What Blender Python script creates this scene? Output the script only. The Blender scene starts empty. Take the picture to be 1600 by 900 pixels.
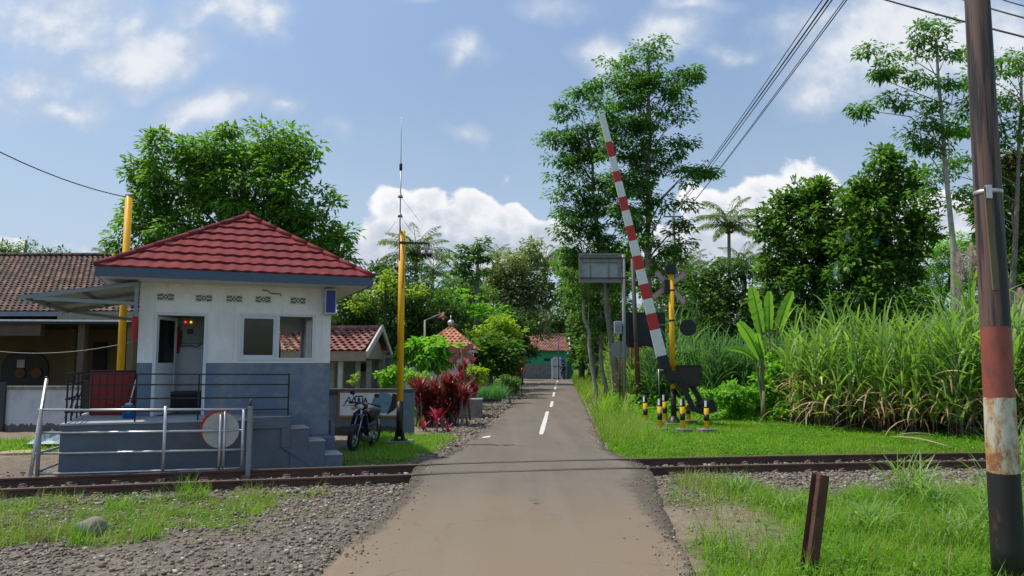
import bpy, math, random
import numpy as np
from mathutils import Matrix, Vector

random.seed(7)
rng = np.random.default_rng(11)
R = math.radians
scene = bpy.context.scene
COL = scene.collection

# ------------------------------------------------------------------ camera
FPX = 1200.0
PITCH = math.atan(117 / 1200)
CAMH = 1.7
cam_d = bpy.data.cameras.new('camera')
cam_d.sensor_width = 36.0
cam_d.lens = 36.0 * FPX / 1600
cam_d.clip_start = 0.05
cam_d.clip_end = 3000
cam = bpy.data.objects.new('camera', cam_d)
COL.objects.link(cam)
cam.location = (0, 0, CAMH)
cam.rotation_euler = (R(90) + PITCH, 0, 0)
scene.camera = cam

# ------------------------------------------------------------------ view
scene.view_settings.view_transform = 'Standard'
scene.view_settings.look = 'None'
scene.view_settings.exposure = 0.0
scene.view_settings.gamma = 1.0
scene.render.resolution_x = 1024
scene.render.resolution_y = 576
scene.cycles.max_bounces = 6
scene.cycles.transparent_max_bounces = 6
scene.cycles.caustics_reflective = False
scene.cycles.caustics_refractive = False

# ------------------------------------------------------------------ sun
SUN_DIR = Vector((-0.40, 0.10, 0.91)).normalized()      # towards the sun
SUN_EL = math.asin(SUN_DIR.z)
SUN_AZ = math.atan2(SUN_DIR.x, SUN_DIR.y)
sd = bpy.data.lights.new('sun', 'SUN')
sd.energy = 4.0
sd.angle = R(0.53)
sd.color = (1.0, 0.93, 0.81)
so = bpy.data.objects.new('sun', sd)
COL.objects.link(so)
so.rotation_euler = SUN_DIR.to_track_quat('Z', 'Y').to_euler()
so.location = (-20, 10, 50)


def _dir(px, py):
    x = (px - 800) / FPX
    y = (450 - py) / FPX
    return Vector((x, math.cos(PITCH) - y * math.sin(PITCH), math.sin(PITCH) + y * math.cos(PITCH)))


def G(px, py, z=0.0):
    """ground point seen at a photo pixel"""
    d = _dir(px, py)
    t = (z - CAMH) / d.z
    return Vector((d.x * t, d.y * t, z))


def W(px, py, Y):
    """point at distance Y seen at a photo pixel"""
    d = _dir(px, py)
    t = Y / d.y
    return Vector((d.x * t, Y, CAMH + d.z * t))


# ------------------------------------------------------------------ world: sky with clouds
SKYMUL = (1.17, 1.20, 1.22)


def build_world():
    w = bpy.data.worlds.new('World')
    scene.world = w
    w.use_nodes = True
    nt = w.node_tree
    nt.nodes.clear()
    N = nt.nodes.new
    L = nt.links.new
    out = N('ShaderNodeOutputWorld')
    bg = N('ShaderNodeBackground')
    bg.inputs['Strength'].default_value = 0.105
    L(bg.outputs[0], out.inputs[0])
    sky = N('ShaderNodeTexSky')
    sky.sky_type = 'NISHITA'
    sky.sun_disc = False
    sky.sun_elevation = SUN_EL
    sky.sun_rotation = SUN_AZ % (2 * math.pi)
    sky.altitude = 200
    sky.air_density = 1.1
    sky.dust_density = 1.6
    sky.ozone_density = 1.3
    tc = N('ShaderNodeTexCoord')
    sep = N('ShaderNodeSeparateXYZ')
    L(tc.outputs['Generated'], sep.inputs[0])

    def mth(op, a, b=None, c=None, clamp=False):
        n = N('ShaderNodeMath')
        n.operation = op
        n.use_clamp = clamp
        for i, q in enumerate((a, b, c)):
            if q is None:
                continue
            if isinstance(q, (int, float)):
                n.inputs[i].default_value = q
            else:
                L(q, n.inputs[i])
        return n.outputs[0]
    yy = mth('MAXIMUM', sep.outputs['Y'], 0.02)
    u = mth('DIVIDE', sep.outputs['X'], yy)
    v = mth('DIVIDE', sep.outputs['Z'], yy)
    comb = N('ShaderNodeCombineXYZ')
    L(u, comb.inputs[0])
    L(v, comb.inputs[1])
    P = comb.outputs[0]

    def noise(vec, scale, detail, rough, out_='Fac'):
        n = N('ShaderNodeTexNoise')
        n.inputs['Scale'].default_value = scale
        n.inputs['Detail'].default_value = detail
        n.inputs['Roughness'].default_value = rough
        L(vec, n.inputs['Vector'])
        return n.outputs[out_]

    # domain warp
    def warp(vec, scale, amt):
        c = noise(vec, scale, 3, 0.55, 'Color')
        s = N('ShaderNodeVectorMath'); s.operation = 'SUBTRACT'
        L(c, s.inputs[0]); s.inputs[1].default_value = (0.5, 0.5, 0.5)
        m = N('ShaderNodeVectorMath'); m.operation = 'SCALE'
        L(s.outputs[0], m.inputs[0]); m.inputs['Scale'].default_value = amt
        a = N('ShaderNodeVectorMath'); a.operation = 'ADD'
        L(vec, a.inputs[0]); L(m.outputs[0], a.inputs[1])
        return a.outputs[0]

    def field(vec, blobs):
        prev = None
        for bl in blobs:
            px, py, rx, ry = bl[:4]
            wt = bl[4] if len(bl) > 4 else 1.0
            d = _dir(px, py)
            cu, cv = d.x / d.y, d.z / d.y
            d2 = _dir(px + rx, py)
            d3 = _dir(px, py - ry)
            a = abs(d2.x / d2.y - cu)
            b = abs(d3.z / d3.y - cv)
            n = N('ShaderNodeVectorMath'); n.operation = 'MULTIPLY_ADD'
            L(vec, n.inputs[0])
            n.inputs[1].default_value = (1 / a, 1 / b, 0)
            n.inputs[2].default_value = (-cu / a, -cv / b, 0)
            l = N('ShaderNodeVectorMath'); l.operation = 'LENGTH'
            L(n.outputs[0], l.inputs[0])
            f = mth('MULTIPLY_ADD', l.outputs['Value'], -wt, wt)
            f = mth('MAXIMUM', f, -1.0)
            if prev is None:
                prev = f
            else:
                prev = mth('SMOOTH_MAX', prev, f, 0.25)
        return prev

    def rng_map(x, a, b, c=0.0, d=1.0, smooth=True):
        n = N('ShaderNodeMapRange')
        n.interpolation_type = 'SMOOTHSTEP' if smooth else 'LINEAR'
        L(x, n.inputs[0])
        n.inputs[1].default_value = a; n.inputs[2].default_value = b
        n.inputs[3].default_value = c; n.inputs[4].default_value = d
        return n.outputs[0]

    soft = [(60, 40, 200, 70), (40, 130, 130, 45), (230, 100, 130, 45, 1.6), (120, 165, 90, 25), (330, 45, 130, 50, 1.6), (410, 40, 60, 55, 1.5), (190, 70, 50, 50),
            (355, 185, 100, 38, 1.5), (460, 195, 45, 25), (700, 105, 60, 35), (690, 120, 35, 28), (718, 197, 55, 20), (527, 228, 28, 30),
            (775, 268, 14, 12), (860, 12, 90, 42), (960, 100, 85, 60, 1.6), (1060, 60, 90, 55, 1.5), (1150, 95, 60, 30),
            (1450, 70, 300, 130, 1.9), (1340, 120, 150, 80, 1.5), (1560, 60, 150, 80, 1.6), (1300, 150, 110, 50), (1560, 130, 200, 110), (1250, 50, 90, 60), (1080, 10, 60, 25),
            (130, 395, 80, 30), (30, 375, 60, 28), (680, 0, 80, 20)]
    cum = [(610, 330, 45, 42), (655, 320, 45, 30), (740, 325, 55, 42), (700, 350, 90, 45), (800, 345, 50, 40),
           (860, 372, 50, 40), (770, 390, 180, 45), (620, 385, 90, 50), (560, 400, 60, 30), (900, 400, 60, 40),
           (1100, 320, 60, 45), (1165, 330, 80, 50), (1260, 300, 65, 50), (1220, 330, 90, 55), (1330, 330, 80, 45),
           (1100, 390, 120, 50), (1420, 350, 120, 50), (1500, 330, 70, 35), (1590, 350, 60, 45), (15, 385, 45, 25),
           (1270, 400, 300, 60), (-120, 420, 200, 60), (1750, 380, 200, 80)]
    PW = warp(P, 7.0, 0.085)
    PS = warp(warp(P, 2.6, 0.24), 11.0, 0.055)
    fs = field(PS, soft)
    ns = noise(P, 4.5, 10, 0.66)
    ms = mth('ADD', fs, mth('MULTIPLY', mth('SUBTRACT', ns, 0.5), 2.6))
    alpha_s = mth('MULTIPLY', rng_map(ms, -0.18, 1.2), 0.96)
    fc = field(PW, cum)
    nc = noise(P, 15.0, 8, 0.58)
    vo = N('ShaderNodeTexVoronoi'); vo.feature = 'SMOOTH_F1'; vo.inputs['Scale'].default_value = 19.0
    vo.inputs['Smoothness'].default_value = 0.35
    L(PW, vo.inputs['Vector'])
    puff = mth('SUBTRACT', 0.45, vo.outputs['Distance'])
    mc = mth('ADD', mth('ADD', fc, mth('MULTIPLY', mth('SUBTRACT', nc, 0.5), 1.0)), mth('MULTIPLY', puff, 0.55))
    alpha_c = rng_map(mc, 0.02, 0.20)
    # billow relief for the cumulus: lit towards upper left
    sh = N('ShaderNodeVectorMath'); sh.operation = 'ADD'
    L(P, sh.inputs[0]); sh.inputs[1].default_value = (-0.010, 0.016, 0)
    nc2 = noise(sh.outputs[0], 15.0, 6, 0.55)
    nc3 = noise(P, 15.0, 6, 0.55)
    relief = mth('SUBTRACT', nc3, nc2)
    vg = rng_map(v, 0.12, 0.235, 0.22, 0.78)
    rim = rng_map(mc, 0.1, 0.5, 0.25, 0.0)
    lum = mth('ADD', mth('ADD', mth('MULTIPLY', relief, 1.8), vg), rim)
    lum = mth('ADD', lum, mth('MULTIPLY', puff, 0.35))
    lum = rng_map(lum, 0.0, 1.0)
    # general haze/stratus towards the horizon
    hz = rng_map(v, 0.05, 0.46, 0.95, 0.14)
    nz = noise(PS, 2.2, 6, 0.6)
    hz = mth('MULTIPLY', hz, rng_map(nz, 0.25, 0.7, 0.45, 1.0))

    def mixc(fac, a, b):
        n = N('ShaderNodeMix'); n.data_type = 'RGBA'
        if isinstance(fac, (int, float)):
            n.inputs['Factor'].default_value = fac
        else:
            L(fac, n.inputs['Factor'])
        for i, q in ((6, a), (7, b)):
            if isinstance(q, tuple):
                n.inputs[i].default_value = q
            else:
                L(q, n.inputs[i])
        return n.outputs[2]
    skc = N('ShaderNodeMix'); skc.data_type = 'RGBA'; skc.blend_type = 'MULTIPLY'
    skc.inputs['Factor'].default_value = 1.0
    L(sky.outputs[0], skc.inputs[6]); skc.inputs[7].default_value = (SKYMUL[0], SKYMUL[1], SKYMUL[2], 1)
    tb = rng_map(v, 0.22, 0.62, 1.0, 1.30)
    sks = N('ShaderNodeVectorMath'); sks.operation = 'SCALE'
    L(skc.outputs[2], sks.inputs[0]); L(tb, sks.inputs['Scale'])
    veil = mixc(hz, sks.outputs[0], (4.9, 6.0, 7.6, 1))
    white_s = mixc(rng_map(mth('ADD', ms, mth('MULTIPLY', relief, 3.0)), 0.2, 1.7), (4.9, 5.8, 7.2, 1), (8.0, 8.3, 8.8, 1))
    c1 = mixc(alpha_s, veil, white_s)
    cumc = mixc(lum, (4.5, 5.2, 6.4, 1), (9.2, 9.2, 9.4, 1))
    c2 = mixc(alpha_c, c1, cumc)
    L(c2, bg.inputs[0])


build_world()

# ------------------------------------------------------------------ materials
_mats = {}


def nodes_of(m):
    m.use_nodes = True
    nt = m.node_tree
    return nt, nt.nodes, nt.links, nt.nodes['Principled BSDF']


def mat(name, col, rough=0.6, metal=0.0, var=0.12, scale=6.0, bump=0.15, bscale=40.0, dirt=None, dirt_amt=0.35, spec=0.4, coat=0.0, bdist=0.01):
    if name in _mats:
        return _mats[name]
    m = bpy.data.materials.new(name)
    nt, N, L, b = nodes_of(m)
    tc = N.new('ShaderNodeTexCoord')
    n1 = N.new('ShaderNodeTexNoise')
    n1.inputs['Scale'].default_value = scale
    n1.inputs['Detail'].default_value = 6
    n1.inputs['Roughness'].default_value = 0.6
    L.new(tc.outputs['Object'], n1.inputs['Vector'])
    mx = N.new('ShaderNodeMix'); mx.data_type = 'RGBA'
    c = Vector(col)
    mx.inputs[6].default_value = (*(c * (1 - var)), 1)
    mx.inputs[7].default_value = (*[min(1, q) for q in (c * (1 + var))], 1)
    r = N.new('ShaderNodeMapRange')
    r.inputs[1].default_value = 0.3; r.inputs[2].default_value = 0.7
    L.new(n1.outputs['Fac'], r.inputs[0])
    L.new(r.outputs[0], mx.inputs['Factor'])
    colout = mx.outputs[2]
    if dirt is not None:
        n2 = N.new('ShaderNodeTexNoise')
        n2.inputs['Scale'].default_value = scale * 0.45
        n2.inputs['Detail'].default_value = 9
        n2.inputs['Roughness'].default_value = 0.72
        L.new(tc.outputs['Object'], n2.inputs['Vector'])
        r2 = N.new('ShaderNodeMapRange'); r2.interpolation_type = 'SMOOTHSTEP'
        r2.inputs[1].default_value = 0.48; r2.inputs[2].default_value = 0.72
        r2.inputs[4].default_value = dirt_amt
        L.new(n2.outputs['Fac'], r2.inputs[0])
        m2 = N.new('ShaderNodeMix'); m2.data_type = 'RGBA'
        L.new(r2.outputs[0], m2.inputs['Factor'])
        L.new(colout, m2.inputs[6])
        m2.inputs[7].default_value = (*dirt, 1)
        colout = m2.outputs[2]
    L.new(colout, b.inputs['Base Color'])
    b.inputs['Roughness'].default_value = rough
    b.inputs['Metallic'].default_value = metal
    b.inputs['Specular IOR Level'].default_value = spec
    b.inputs['Coat Weight'].default_value = coat
    if bump:
        n3 = N.new('ShaderNodeTexNoise')
        n3.inputs['Scale'].default_value = bscale
        n3.inputs['Detail'].default_value = 4
        L.new(tc.outputs['Object'], n3.inputs['Vector'])
        bp = N.new('ShaderNodeBump')
        bp.inputs['Strength'].default_value = bump
        bp.inputs['Distance'].default_value = bdist
        L.new(n3.outputs['Fac'], bp.inputs['Height'])
        L.new(bp.outputs[0], b.inputs['Normal'])
    _mats[name] = m
    return m


def leaf_mat(name, c1, c2, c3=None, rough=0.45, trans=0.35, tcol=None, spec=0.35):
    if name in _mats:
        return _mats[name]
    if name.startswith('leaf') and tcol is None:
        c1, c2, c3 = [None if c is None else (c[0] * 1.32, c[1] * 1.30, c[2] * 1.35) for c in (c1, c2, c3)]
        trans = min(.5, trans + .08)
    m = bpy.data.materials.new(name)
    nt, N, L, b = nodes_of(m)
    geo = N.new('ShaderNodeNewGeometry')
    ramp = N.new('ShaderNodeValToRGB')
    ramp.color_ramp.elements[0].color = (*c1, 1)
    ramp.color_ramp.elements[1].color = (*c2, 1)
    if c3 is not None:
        ramp.color_ramp.elements[1].position = 0.9
        e = ramp.color_ramp.elements.new(0.95); e.color = (*c3, 1)
    L.new(geo.outputs['Random Per Island'], ramp.inputs[0])
    L.new(ramp.outputs[0], b.inputs['Base Color'])
    b.inputs['Roughness'].default_value = rough
    b.inputs['Specular IOR Level'].default_value = spec
    tr = N.new('ShaderNodeBsdfTranslucent')
    mx = N.new('ShaderNodeMix'); mx.data_type = 'RGBA'; mx.blend_type = 'MULTIPLY'
    mx.inputs['Factor'].default_value = 1.0
    L.new(ramp.outputs[0], mx.inputs[6])
    mx.inputs[7].default_value = (*(tcol or (1.7, 1.9, 0.7)), 1)
    L.new(mx.outputs[2], tr.inputs['Color'])
    ms = N.new('ShaderNodeMixShader')
    ms.inputs[0].default_value = trans
    L.new(b.outputs[0], ms.inputs[1])
    L.new(tr.outputs[0], ms.inputs[2])
    out = [n for n in N if n.type == 'OUTPUT_MATERIAL'][0]
    L.new(ms.outputs[0], out.inputs['Surface'])
    _mats[name] = m
    return m


def glass_mat(name, tint=(0.25, 0.3, 0.32), fac=0.75):
    if name in _mats:
        return _mats[name]
    m = bpy.data.materials.new(name)
    nt, N, L, b = nodes_of(m)
    gl = N.new('ShaderNodeBsdfGlossy'); gl.inputs['Roughness'].default_value = 0.03
    tr = N.new('ShaderNodeBsdfTransparent'); tr.inputs['Color'].default_value = (*tint, 1)
    fr = N.new('ShaderNodeFresnel'); fr.inputs['IOR'].default_value = 1.5
    ms = N.new('ShaderNodeMixShader')
    L.new(fr.outputs[0], ms.inputs[0])
    L.new(tr.outputs[0], ms.inputs[1]); L.new(gl.outputs[0], ms.inputs[2])
    out = [n for n in N if n.type == 'OUTPUT_MATERIAL'][0]
    L.new(ms.outputs[0], out.inputs['Surface'])
    _mats[name] = m
    return m


def tile_mat(name, stops, rough=0.75):
    m = bpy.data.materials.new(name)
    nt, N, L, b = nodes_of(m)
    geo = N.new('ShaderNodeNewGeometry')
    tc = N.new('ShaderNodeTexCoord')
    ramp = N.new('ShaderNodeValToRGB')
    ramp.color_ramp.elements[0].color = (*stops[0], 1)
    ramp.color_ramp.elements[1].color = (*stops[-1], 1)
    for i in range(1, len(stops) - 1):
        e = ramp.color_ramp.elements.new(i / (len(stops) - 1)); e.color = (*stops[i], 1)
    n = N.new('ShaderNodeTexNoise'); n.inputs['Scale'].default_value = 1.3; n.inputs['Detail'].default_value = 8
    L.new(tc.outputs['Object'], n.inputs['Vector'])
    a = N.new('ShaderNodeMath'); a.operation = 'MULTIPLY_ADD'
    L.new(n.outputs['Fac'], a.inputs[0]); a.inputs[1].default_value = 1.5; a.inputs[2].default_value = -0.75
    s = N.new('ShaderNodeMath'); s.operation = 'ADD'; s.use_clamp = True
    L.new(geo.outputs['Random Per Island'], s.inputs[0]); L.new(a.outputs[0], s.inputs[1])
    L.new(s.outputs[0], ramp.inputs[0])
    L.new(ramp.outputs[0], b.inputs['Base Color'])
    b.inputs['Roughness'].default_value = rough
    n3 = N.new('ShaderNodeTexNoise'); n3.inputs['Scale'].default_value = 35; n3.inputs['Detail'].default_value = 4
    L.new(tc.outputs['Object'], n3.inputs['Vector'])
    bp = N.new('ShaderNodeBump'); bp.inputs['Strength'].default_value = 0.3; bp.inputs['Distance'].default_value = 0.01
    L.new(n3.outputs['Fac'], bp.inputs['Height']); L.new(bp.outputs[0], b.inputs['Normal'])
    return m


def band_mat(name, bands, axis='Z', rough=0.6, coord='Object', noise_amt=0.0, dirt=None, dirt_amt=0.5, metal=0, dscale=5.0, bump=0.2, streak=None):
    """paint in bands along one object axis; bands = [(upto, colour), ...]"""
    m = bpy.data.materials.new(name)
    nt, N, L, b = nodes_of(m)
    tc = N.new('ShaderNodeTexCoord')
    sp = N.new('ShaderNodeSeparateXYZ')
    L.new(tc.outputs[coord], sp.inputs[0])
    val = sp.outputs[axis]
    ns = N.new('ShaderNodeTexNoise'); ns.inputs['Scale'].default_value = 9; ns.inputs['Detail'].default_value = 6
    L.new(tc.outputs[coord], ns.inputs['Vector'])
    if noise_amt:
        a = N.new('ShaderNodeMath'); a.operation = 'MULTIPLY_ADD'
        L.new(ns.outputs['Fac'], a.inputs[0]); a.inputs[1].default_value = noise_amt
        L.new(val, a.inputs[2]); val = a.outputs[0]
    cur = None
    for i, (up, c) in enumerate(bands):
        if cur is None:
            rgb = N.new('ShaderNodeRGB'); rgb.outputs[0].default_value = (*c, 1); cur = rgb.outputs[0]
        else:
            g = N.new('ShaderNodeMath'); g.operation = 'GREATER_THAN'
            L.new(val, g.inputs[0]); g.inputs[1].default_value = bands[i - 1][0]
            mx = N.new('ShaderNodeMix'); mx.data_type = 'RGBA'
            L.new(g.outputs[0], mx.inputs['Factor']); L.new(cur, mx.inputs[6]); mx.inputs[7].default_value = (*c, 1)
            cur = mx.outputs[2]
    if dirt is not None:
        n2 = N.new('ShaderNodeTexNoise'); n2.inputs['Scale'].default_value = dscale; n2.inputs['Detail'].default_value = 10
        n2.inputs['Roughness'].default_value = 0.75
        L.new(tc.outputs[coord], n2.inputs['Vector'])
        r2 = N.new('ShaderNodeMapRange'); r2.interpolation_type = 'SMOOTHSTEP'
        r2.inputs[1].default_value = 0.45; r2.inputs[2].default_value = 0.62; r2.inputs[4].default_value = dirt_amt
        L.new(n2.outputs['Fac'], r2.inputs[0])
        mx = N.new('ShaderNodeMix'); mx.data_type = 'RGBA'
        L.new(r2.outputs[0], mx.inputs['Factor']); L.new(cur, mx.inputs[6]); mx.inputs[7].default_value = (*dirt, 1)
        cur = mx.outputs[2]
    if streak is not None:
        mp = N.new('ShaderNodeMapping'); mp.inputs['Scale'].default_value = (7, 7, .35)
        L.new(tc.outputs[coord], mp.inputs[0])
        n4 = N.new('ShaderNodeTexNoise'); n4.inputs['Scale'].default_value = 1.6; n4.inputs['Detail'].default_value = 8
        n4.inputs['Roughness'].default_value = .65
        L.new(mp.outputs[0], n4.inputs['Vector'])
        r4 = N.new('ShaderNodeMapRange'); r4.interpolation_type = 'SMOOTHSTEP'
        r4.inputs[1].default_value = .5; r4.inputs[2].default_value = .75; r4.inputs[4].default_value = streak[3]
        L.new(n4.outputs['Fac'], r4.inputs[0])
        mx = N.new('ShaderNodeMix'); mx.data_type = 'RGBA'
        L.new(r4.outputs[0], mx.inputs['Factor']); L.new(cur, mx.inputs[6]); mx.inputs[7].default_value = (*streak[:3], 1)
        cur = mx.outputs[2]
    L.new(cur, b.inputs['Base Color'])
    b.inputs['Roughness'].default_value = rough
    b.inputs['Metallic'].default_value = metal
    bp = N.new('ShaderNodeBump'); bp.inputs['Strength'].default_value = bump; bp.inputs['Distance'].default_value = 0.006
    n3 = N.new('ShaderNodeTexNoise'); n3.inputs['Scale'].default_value = 45; n3.inputs['Detail'].default_value = 5
    L.new(tc.outputs[coord], n3.inputs['Vector'])
    L.new(n3.outputs['Fac'], bp.inputs['Height']); L.new(bp.outputs[0], b.inputs['Normal'])
    return m


M_black = mat('black_paint', (0.012, 0.012, 0.013), 0.45, spec=0.4, dirt=(0.05, 0.045, 0.04), dirt_amt=0.3)
M_yellow = mat('yellow_paint', (0.84, 0.45, 0.008), 0.42, var=0.08, dirt=(0.35, 0.2, 0.03), dirt_amt=0.35)
M_white = mat('white_paint', (0.72, 0.72, 0.70), 0.55, var=0.05, dirt=(0.45, 0.42, 0.36), dirt_amt=0.35)
M_red = mat('red_paint', (0.50, 0.03, 0.03), 0.45, var=0.1, dirt=(0.25, 0.05, 0.04), dirt_amt=0.3)
M_steel = mat('galvanised_steel', (0.55, 0.55, 0.56), 0.38, metal=0.75, var=0.12, dirt=(0.32, 0.25, 0.2), dirt_amt=0.3, bump=0.08)
M_greypost = mat('grey_paint', (0.24, 0.25, 0.25), 0.55, dirt=(0.25, 0.14, 0.08), dirt_amt=0.6)
M_rust = mat('rusty_steel', (0.115, 0.05, 0.032), 0.8, var=0.35, scale=18, bump=0.4, dirt=(0.05, 0.03, 0.025), dirt_amt=0.7)
M_rustred = mat('rusty_red_paint', (0.42, 0.13, 0.10), 0.75, var=0.2, scale=12, bump=0.3, dirt=(0.08, 0.045, 0.04), dirt_amt=0.7)
M_conc = mat('old_concrete', (0.22, 0.215, 0.20), 0.9, var=0.2, scale=5, bump=0.4, bscale=30, dirt=(0.07, 0.07, 0.06), dirt_amt=0.8)
M_concdark = mat('dark_concrete', (0.085, 0.09, 0.095), 0.9, var=0.25, scale=5, bump=0.4, bscale=30, dirt=(0.04, 0.04, 0.035), dirt_amt=0.7)
M_bark = mat('bark_pale', (0.22, 0.19, 0.15), 0.9, var=0.3, scale=8, bump=0.5, bscale=25, dirt=(0.09, 0.08, 0.06), dirt_amt=0.8)
M_barkdark = mat('bark_dark', (0.07, 0.055, 0.04), 0.9, var=0.3, scale=8, bump=0.6, bscale=25)
M_rubber = mat('rubber', (0.015, 0.015, 0.015), 0.8)
M_wire = mat('cable', (0.012, 0.012, 0.012), 0.6, bump=0)
M_dark = mat('dark_interior', (0.02, 0.02, 0.022), 0.8)
M_alu = mat('white_aluminium', (0.62, 0.64, 0.66), 0.4, var=0.04)
M_glass = glass_mat('window_glass', (0.35, 0.4, 0.42))
M_clearglass = glass_mat('clear_glass', (0.75, 0.8, 0.8))


# ------------------------------------------------------------------ objects
def tag(o, label=None, cat=None, group=None, kind=None):
    if label: o['label'] = label
    if cat: o['category'] = cat
    if group: o['group'] = group
    if kind: o['kind'] = kind
    return o


def thing(name, label, cat, loc=(0, 0, 0), rz=0.0, group=None):
    o = bpy.data.objects.new(name, None)
    o.empty_display_size = 0.2
    COL.objects.link(o)
    o.location = loc
    o.rotation_euler = (0, 0, rz)
    return tag(o, label, cat, group)


def unworld(parent, arr):
    a = np.asarray(arr, dtype=float)
    if parent is None:
        return a
    loc = np.zeros(3); rz = 0.0
    p = parent
    chain = []
    while p is not None:
        chain.append(p); p = p.parent
    for q in reversed(chain):
        l = np.array(q.location); r = q.rotation_euler[2]
        a = a - l
        c, s = math.cos(-r), math.sin(-r)
        a = np.stack([a[:, 0] * c - a[:, 1] * s, a[:, 0] * s + a[:, 1] * c, a[:, 2]], 1)
    return a


class MB:
    def __init__(s):
        s.v = []; s.f = []; s.m = []; s.sm = []

    def add(s, vs, fs, m=0, smooth=False):
        o = len(s.v)
        s.v.extend([tuple(q) for q in vs])
        for f in fs:
            s.f.append(tuple(i + o for i in f)); s.m.append(m); s.sm.append(smooth)
        return s

    def bb(s, x0, x1, y0, y1, z0, z1, m=0, T=None):
        vs = [Vector((x, y, z)) for z in (z0, z1) for y in (y0, y1) for x in (x0, x1)]
        if T is not None:
            vs = [T @ q for q in vs]
        return s.add(vs, [(0, 2, 3, 1), (4, 5, 7, 6), (0, 1, 5, 4), (2, 6, 7, 3), (0, 4, 6, 2), (1, 3, 7, 5)], m)

    def box(s, c, size, m=0, rot=None):
        T = Matrix.Translation(Vector(c)) @ (rot.to_4x4() if rot is not None else Matrix.Identity(4))
        a, b, d = [q / 2 for q in size]
        return s.bb(-a, a, -b, b, -d, d, m, T)

    def beam(s, p, q, w, h, m=0, up=(0, 0, 1)):
        p = Vector(p); q = Vector(q)
        d = q - p; ln = d.length; d.normalize()
        up = Vector(up)
        x = d.cross(up)
        if x.length < 1e-4: x = d.cross(Vector((0, 1, 0)))
        x.normalize(); z = x.cross(d)
        Rm = Matrix((x, d, z)).transposed()
        return s.box((p + q) / 2, (w, ln, h), m, Rm)

    def tube(s, pts, r, seg=8, m=0, caps=True, smooth=True):
        pts = [Vector(q) for q in pts]
        n = len(pts)
        rs = r if isinstance(r, (list, tuple)) else [r] * n
        vs = []; fs = []
        x = None
        for i in range(n):
            d = (pts[min(i + 1, n - 1)] - pts[max(i - 1, 0)])
            if d.length < 1e-9: d = Vector((0, 0, 1))
            d.normalize()
            if x is None:
                x = d.orthogonal().normalized()
            else:
                x = (x - d * x.dot(d))
                if x.length < 1e-6: x = d.orthogonal()
                x.normalize()
            y = d.cross(x)
            for k in range(seg):
                a = 2 * math.pi * k / seg
                vs.append(pts[i] + (x * math.cos(a) + y * math.sin(a)) * rs[i])
        for i in range(n - 1):
            for k in range(seg):
                k2 = (k + 1) % seg
                fs.append((i * seg + k, i * seg + k2, (i + 1) * seg + k2, (i + 1) * seg + k))
        s.add(vs, fs, m, smooth)
        if caps:
            o = len(s.v) - n * seg
            s.f.append(tuple(o + k for k in reversed(range(seg)))); s.m.append(m); s.sm.append(False)
            o2 = o + (n - 1) * seg
            s.f.append(tuple(o2 + k for k in range(seg))); s.m.append(m); s.sm.append(False)
        return s

    def prism(s, poly, T, thick, m=0):
        """2D polygon (a,b) extruded along local z by thick, T = 4x4"""
        n = len(poly)
        vs = [T @ Vector((a, b, 0)) for a, b in poly] + [T @ Vector((a, b, thick)) for a, b in poly]
        fs = [tuple(reversed(range(n))), tuple(range(n, 2 * n))]
        for i in range(n):
            j = (i + 1) % n
            fs.append((i, j, n + j, n + i))
        return s.add(vs, fs, m)

    def sphere(s, c, r, m=0, seg=10, rings=6, sc=(1, 1, 1)):
        c = Vector(c)
        vs = [c + Vector((0, 0, -r * sc[2]))]
        for i in range(1, rings):
            ph = -math.pi / 2 + math.pi * i / rings
            for k in range(seg):
                a = 2 * math.pi * k / seg
                vs.append(c + Vector((r * sc[0] * math.cos(ph) * math.cos(a), r * sc[1] * math.cos(ph) * math.sin(a), r * sc[2] * math.sin(ph))))
        vs.append(c + Vector((0, 0, r * sc[2])))
        fs = []
        for k in range(seg):
            fs.append((0, 1 + (k + 1) % seg, 1 + k))
        for i in range(rings - 2):
            for k in range(seg):
                a = 1 + i * seg + k; b = 1 + i * seg + (k + 1) % seg
                fs.append((a, b, b + seg, a + seg))
        t = len(vs) - 1; o = 1 + (rings - 2) * seg
        for k in range(seg):
            fs.append((o + k, o + (k + 1) % seg, t))
        return s.add(vs, fs, m, True)

    def build(s, name, mats, parent=None, world=False, bevel=0.0):
        me = bpy.data.meshes.new(name)
        v = np.array([tuple(q) for q in s.v], dtype=float)
        if world:
            v = unworld(parent, v)
        me.from_pydata([tuple(q) for q in v], [], s.f)
        if not isinstance(mats, (list, tuple)): mats = [mats]
        for q in mats: me.materials.append(q)
        me.polygons.foreach_set('material_index', s.m)
        me.polygons.foreach_set('use_smooth', s.sm)
        me.update()
        o = bpy.data.objects.new(name, me)
        COL.objects.link(o)
        if parent is not None: o.parent = parent
        if bevel:
            b = o.modifiers.new('bevel', 'BEVEL'); b.width = bevel; b.segments = 2; b.limit_method = 'ANGLE'; b.angle_limit = R(40)
        return o


def np_mesh(name, verts, faces, mat_, parent=None, world=True, smooth=False):
    """faces: (n,4) or (n,3) int array"""
    me = bpy.data.meshes.new(name)
    v = unworld(parent, verts) if world else np.asarray(verts)
    k = faces.shape[1]
    me.vertices.add(len(v)); me.vertices.foreach_set('co', v.astype(np.float32).ravel())
    me.loops.add(faces.size); me.loops.foreach_set('vertex_index', faces.astype(np.int32).ravel())
    me.polygons.add(len(faces))
    me.polygons.foreach_set('loop_start', np.arange(0, faces.size, k, dtype=np.int32))
    if smooth:
        me.polygons.foreach_set('use_smooth', np.ones(len(faces), dtype=bool))
    me.materials.append(mat_)
    me.update(calc_edges=True)
    o = bpy.data.objects.new(name, me)
    COL.objects.link(o)
    if parent is not None: o.parent = parent
    return o


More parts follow.
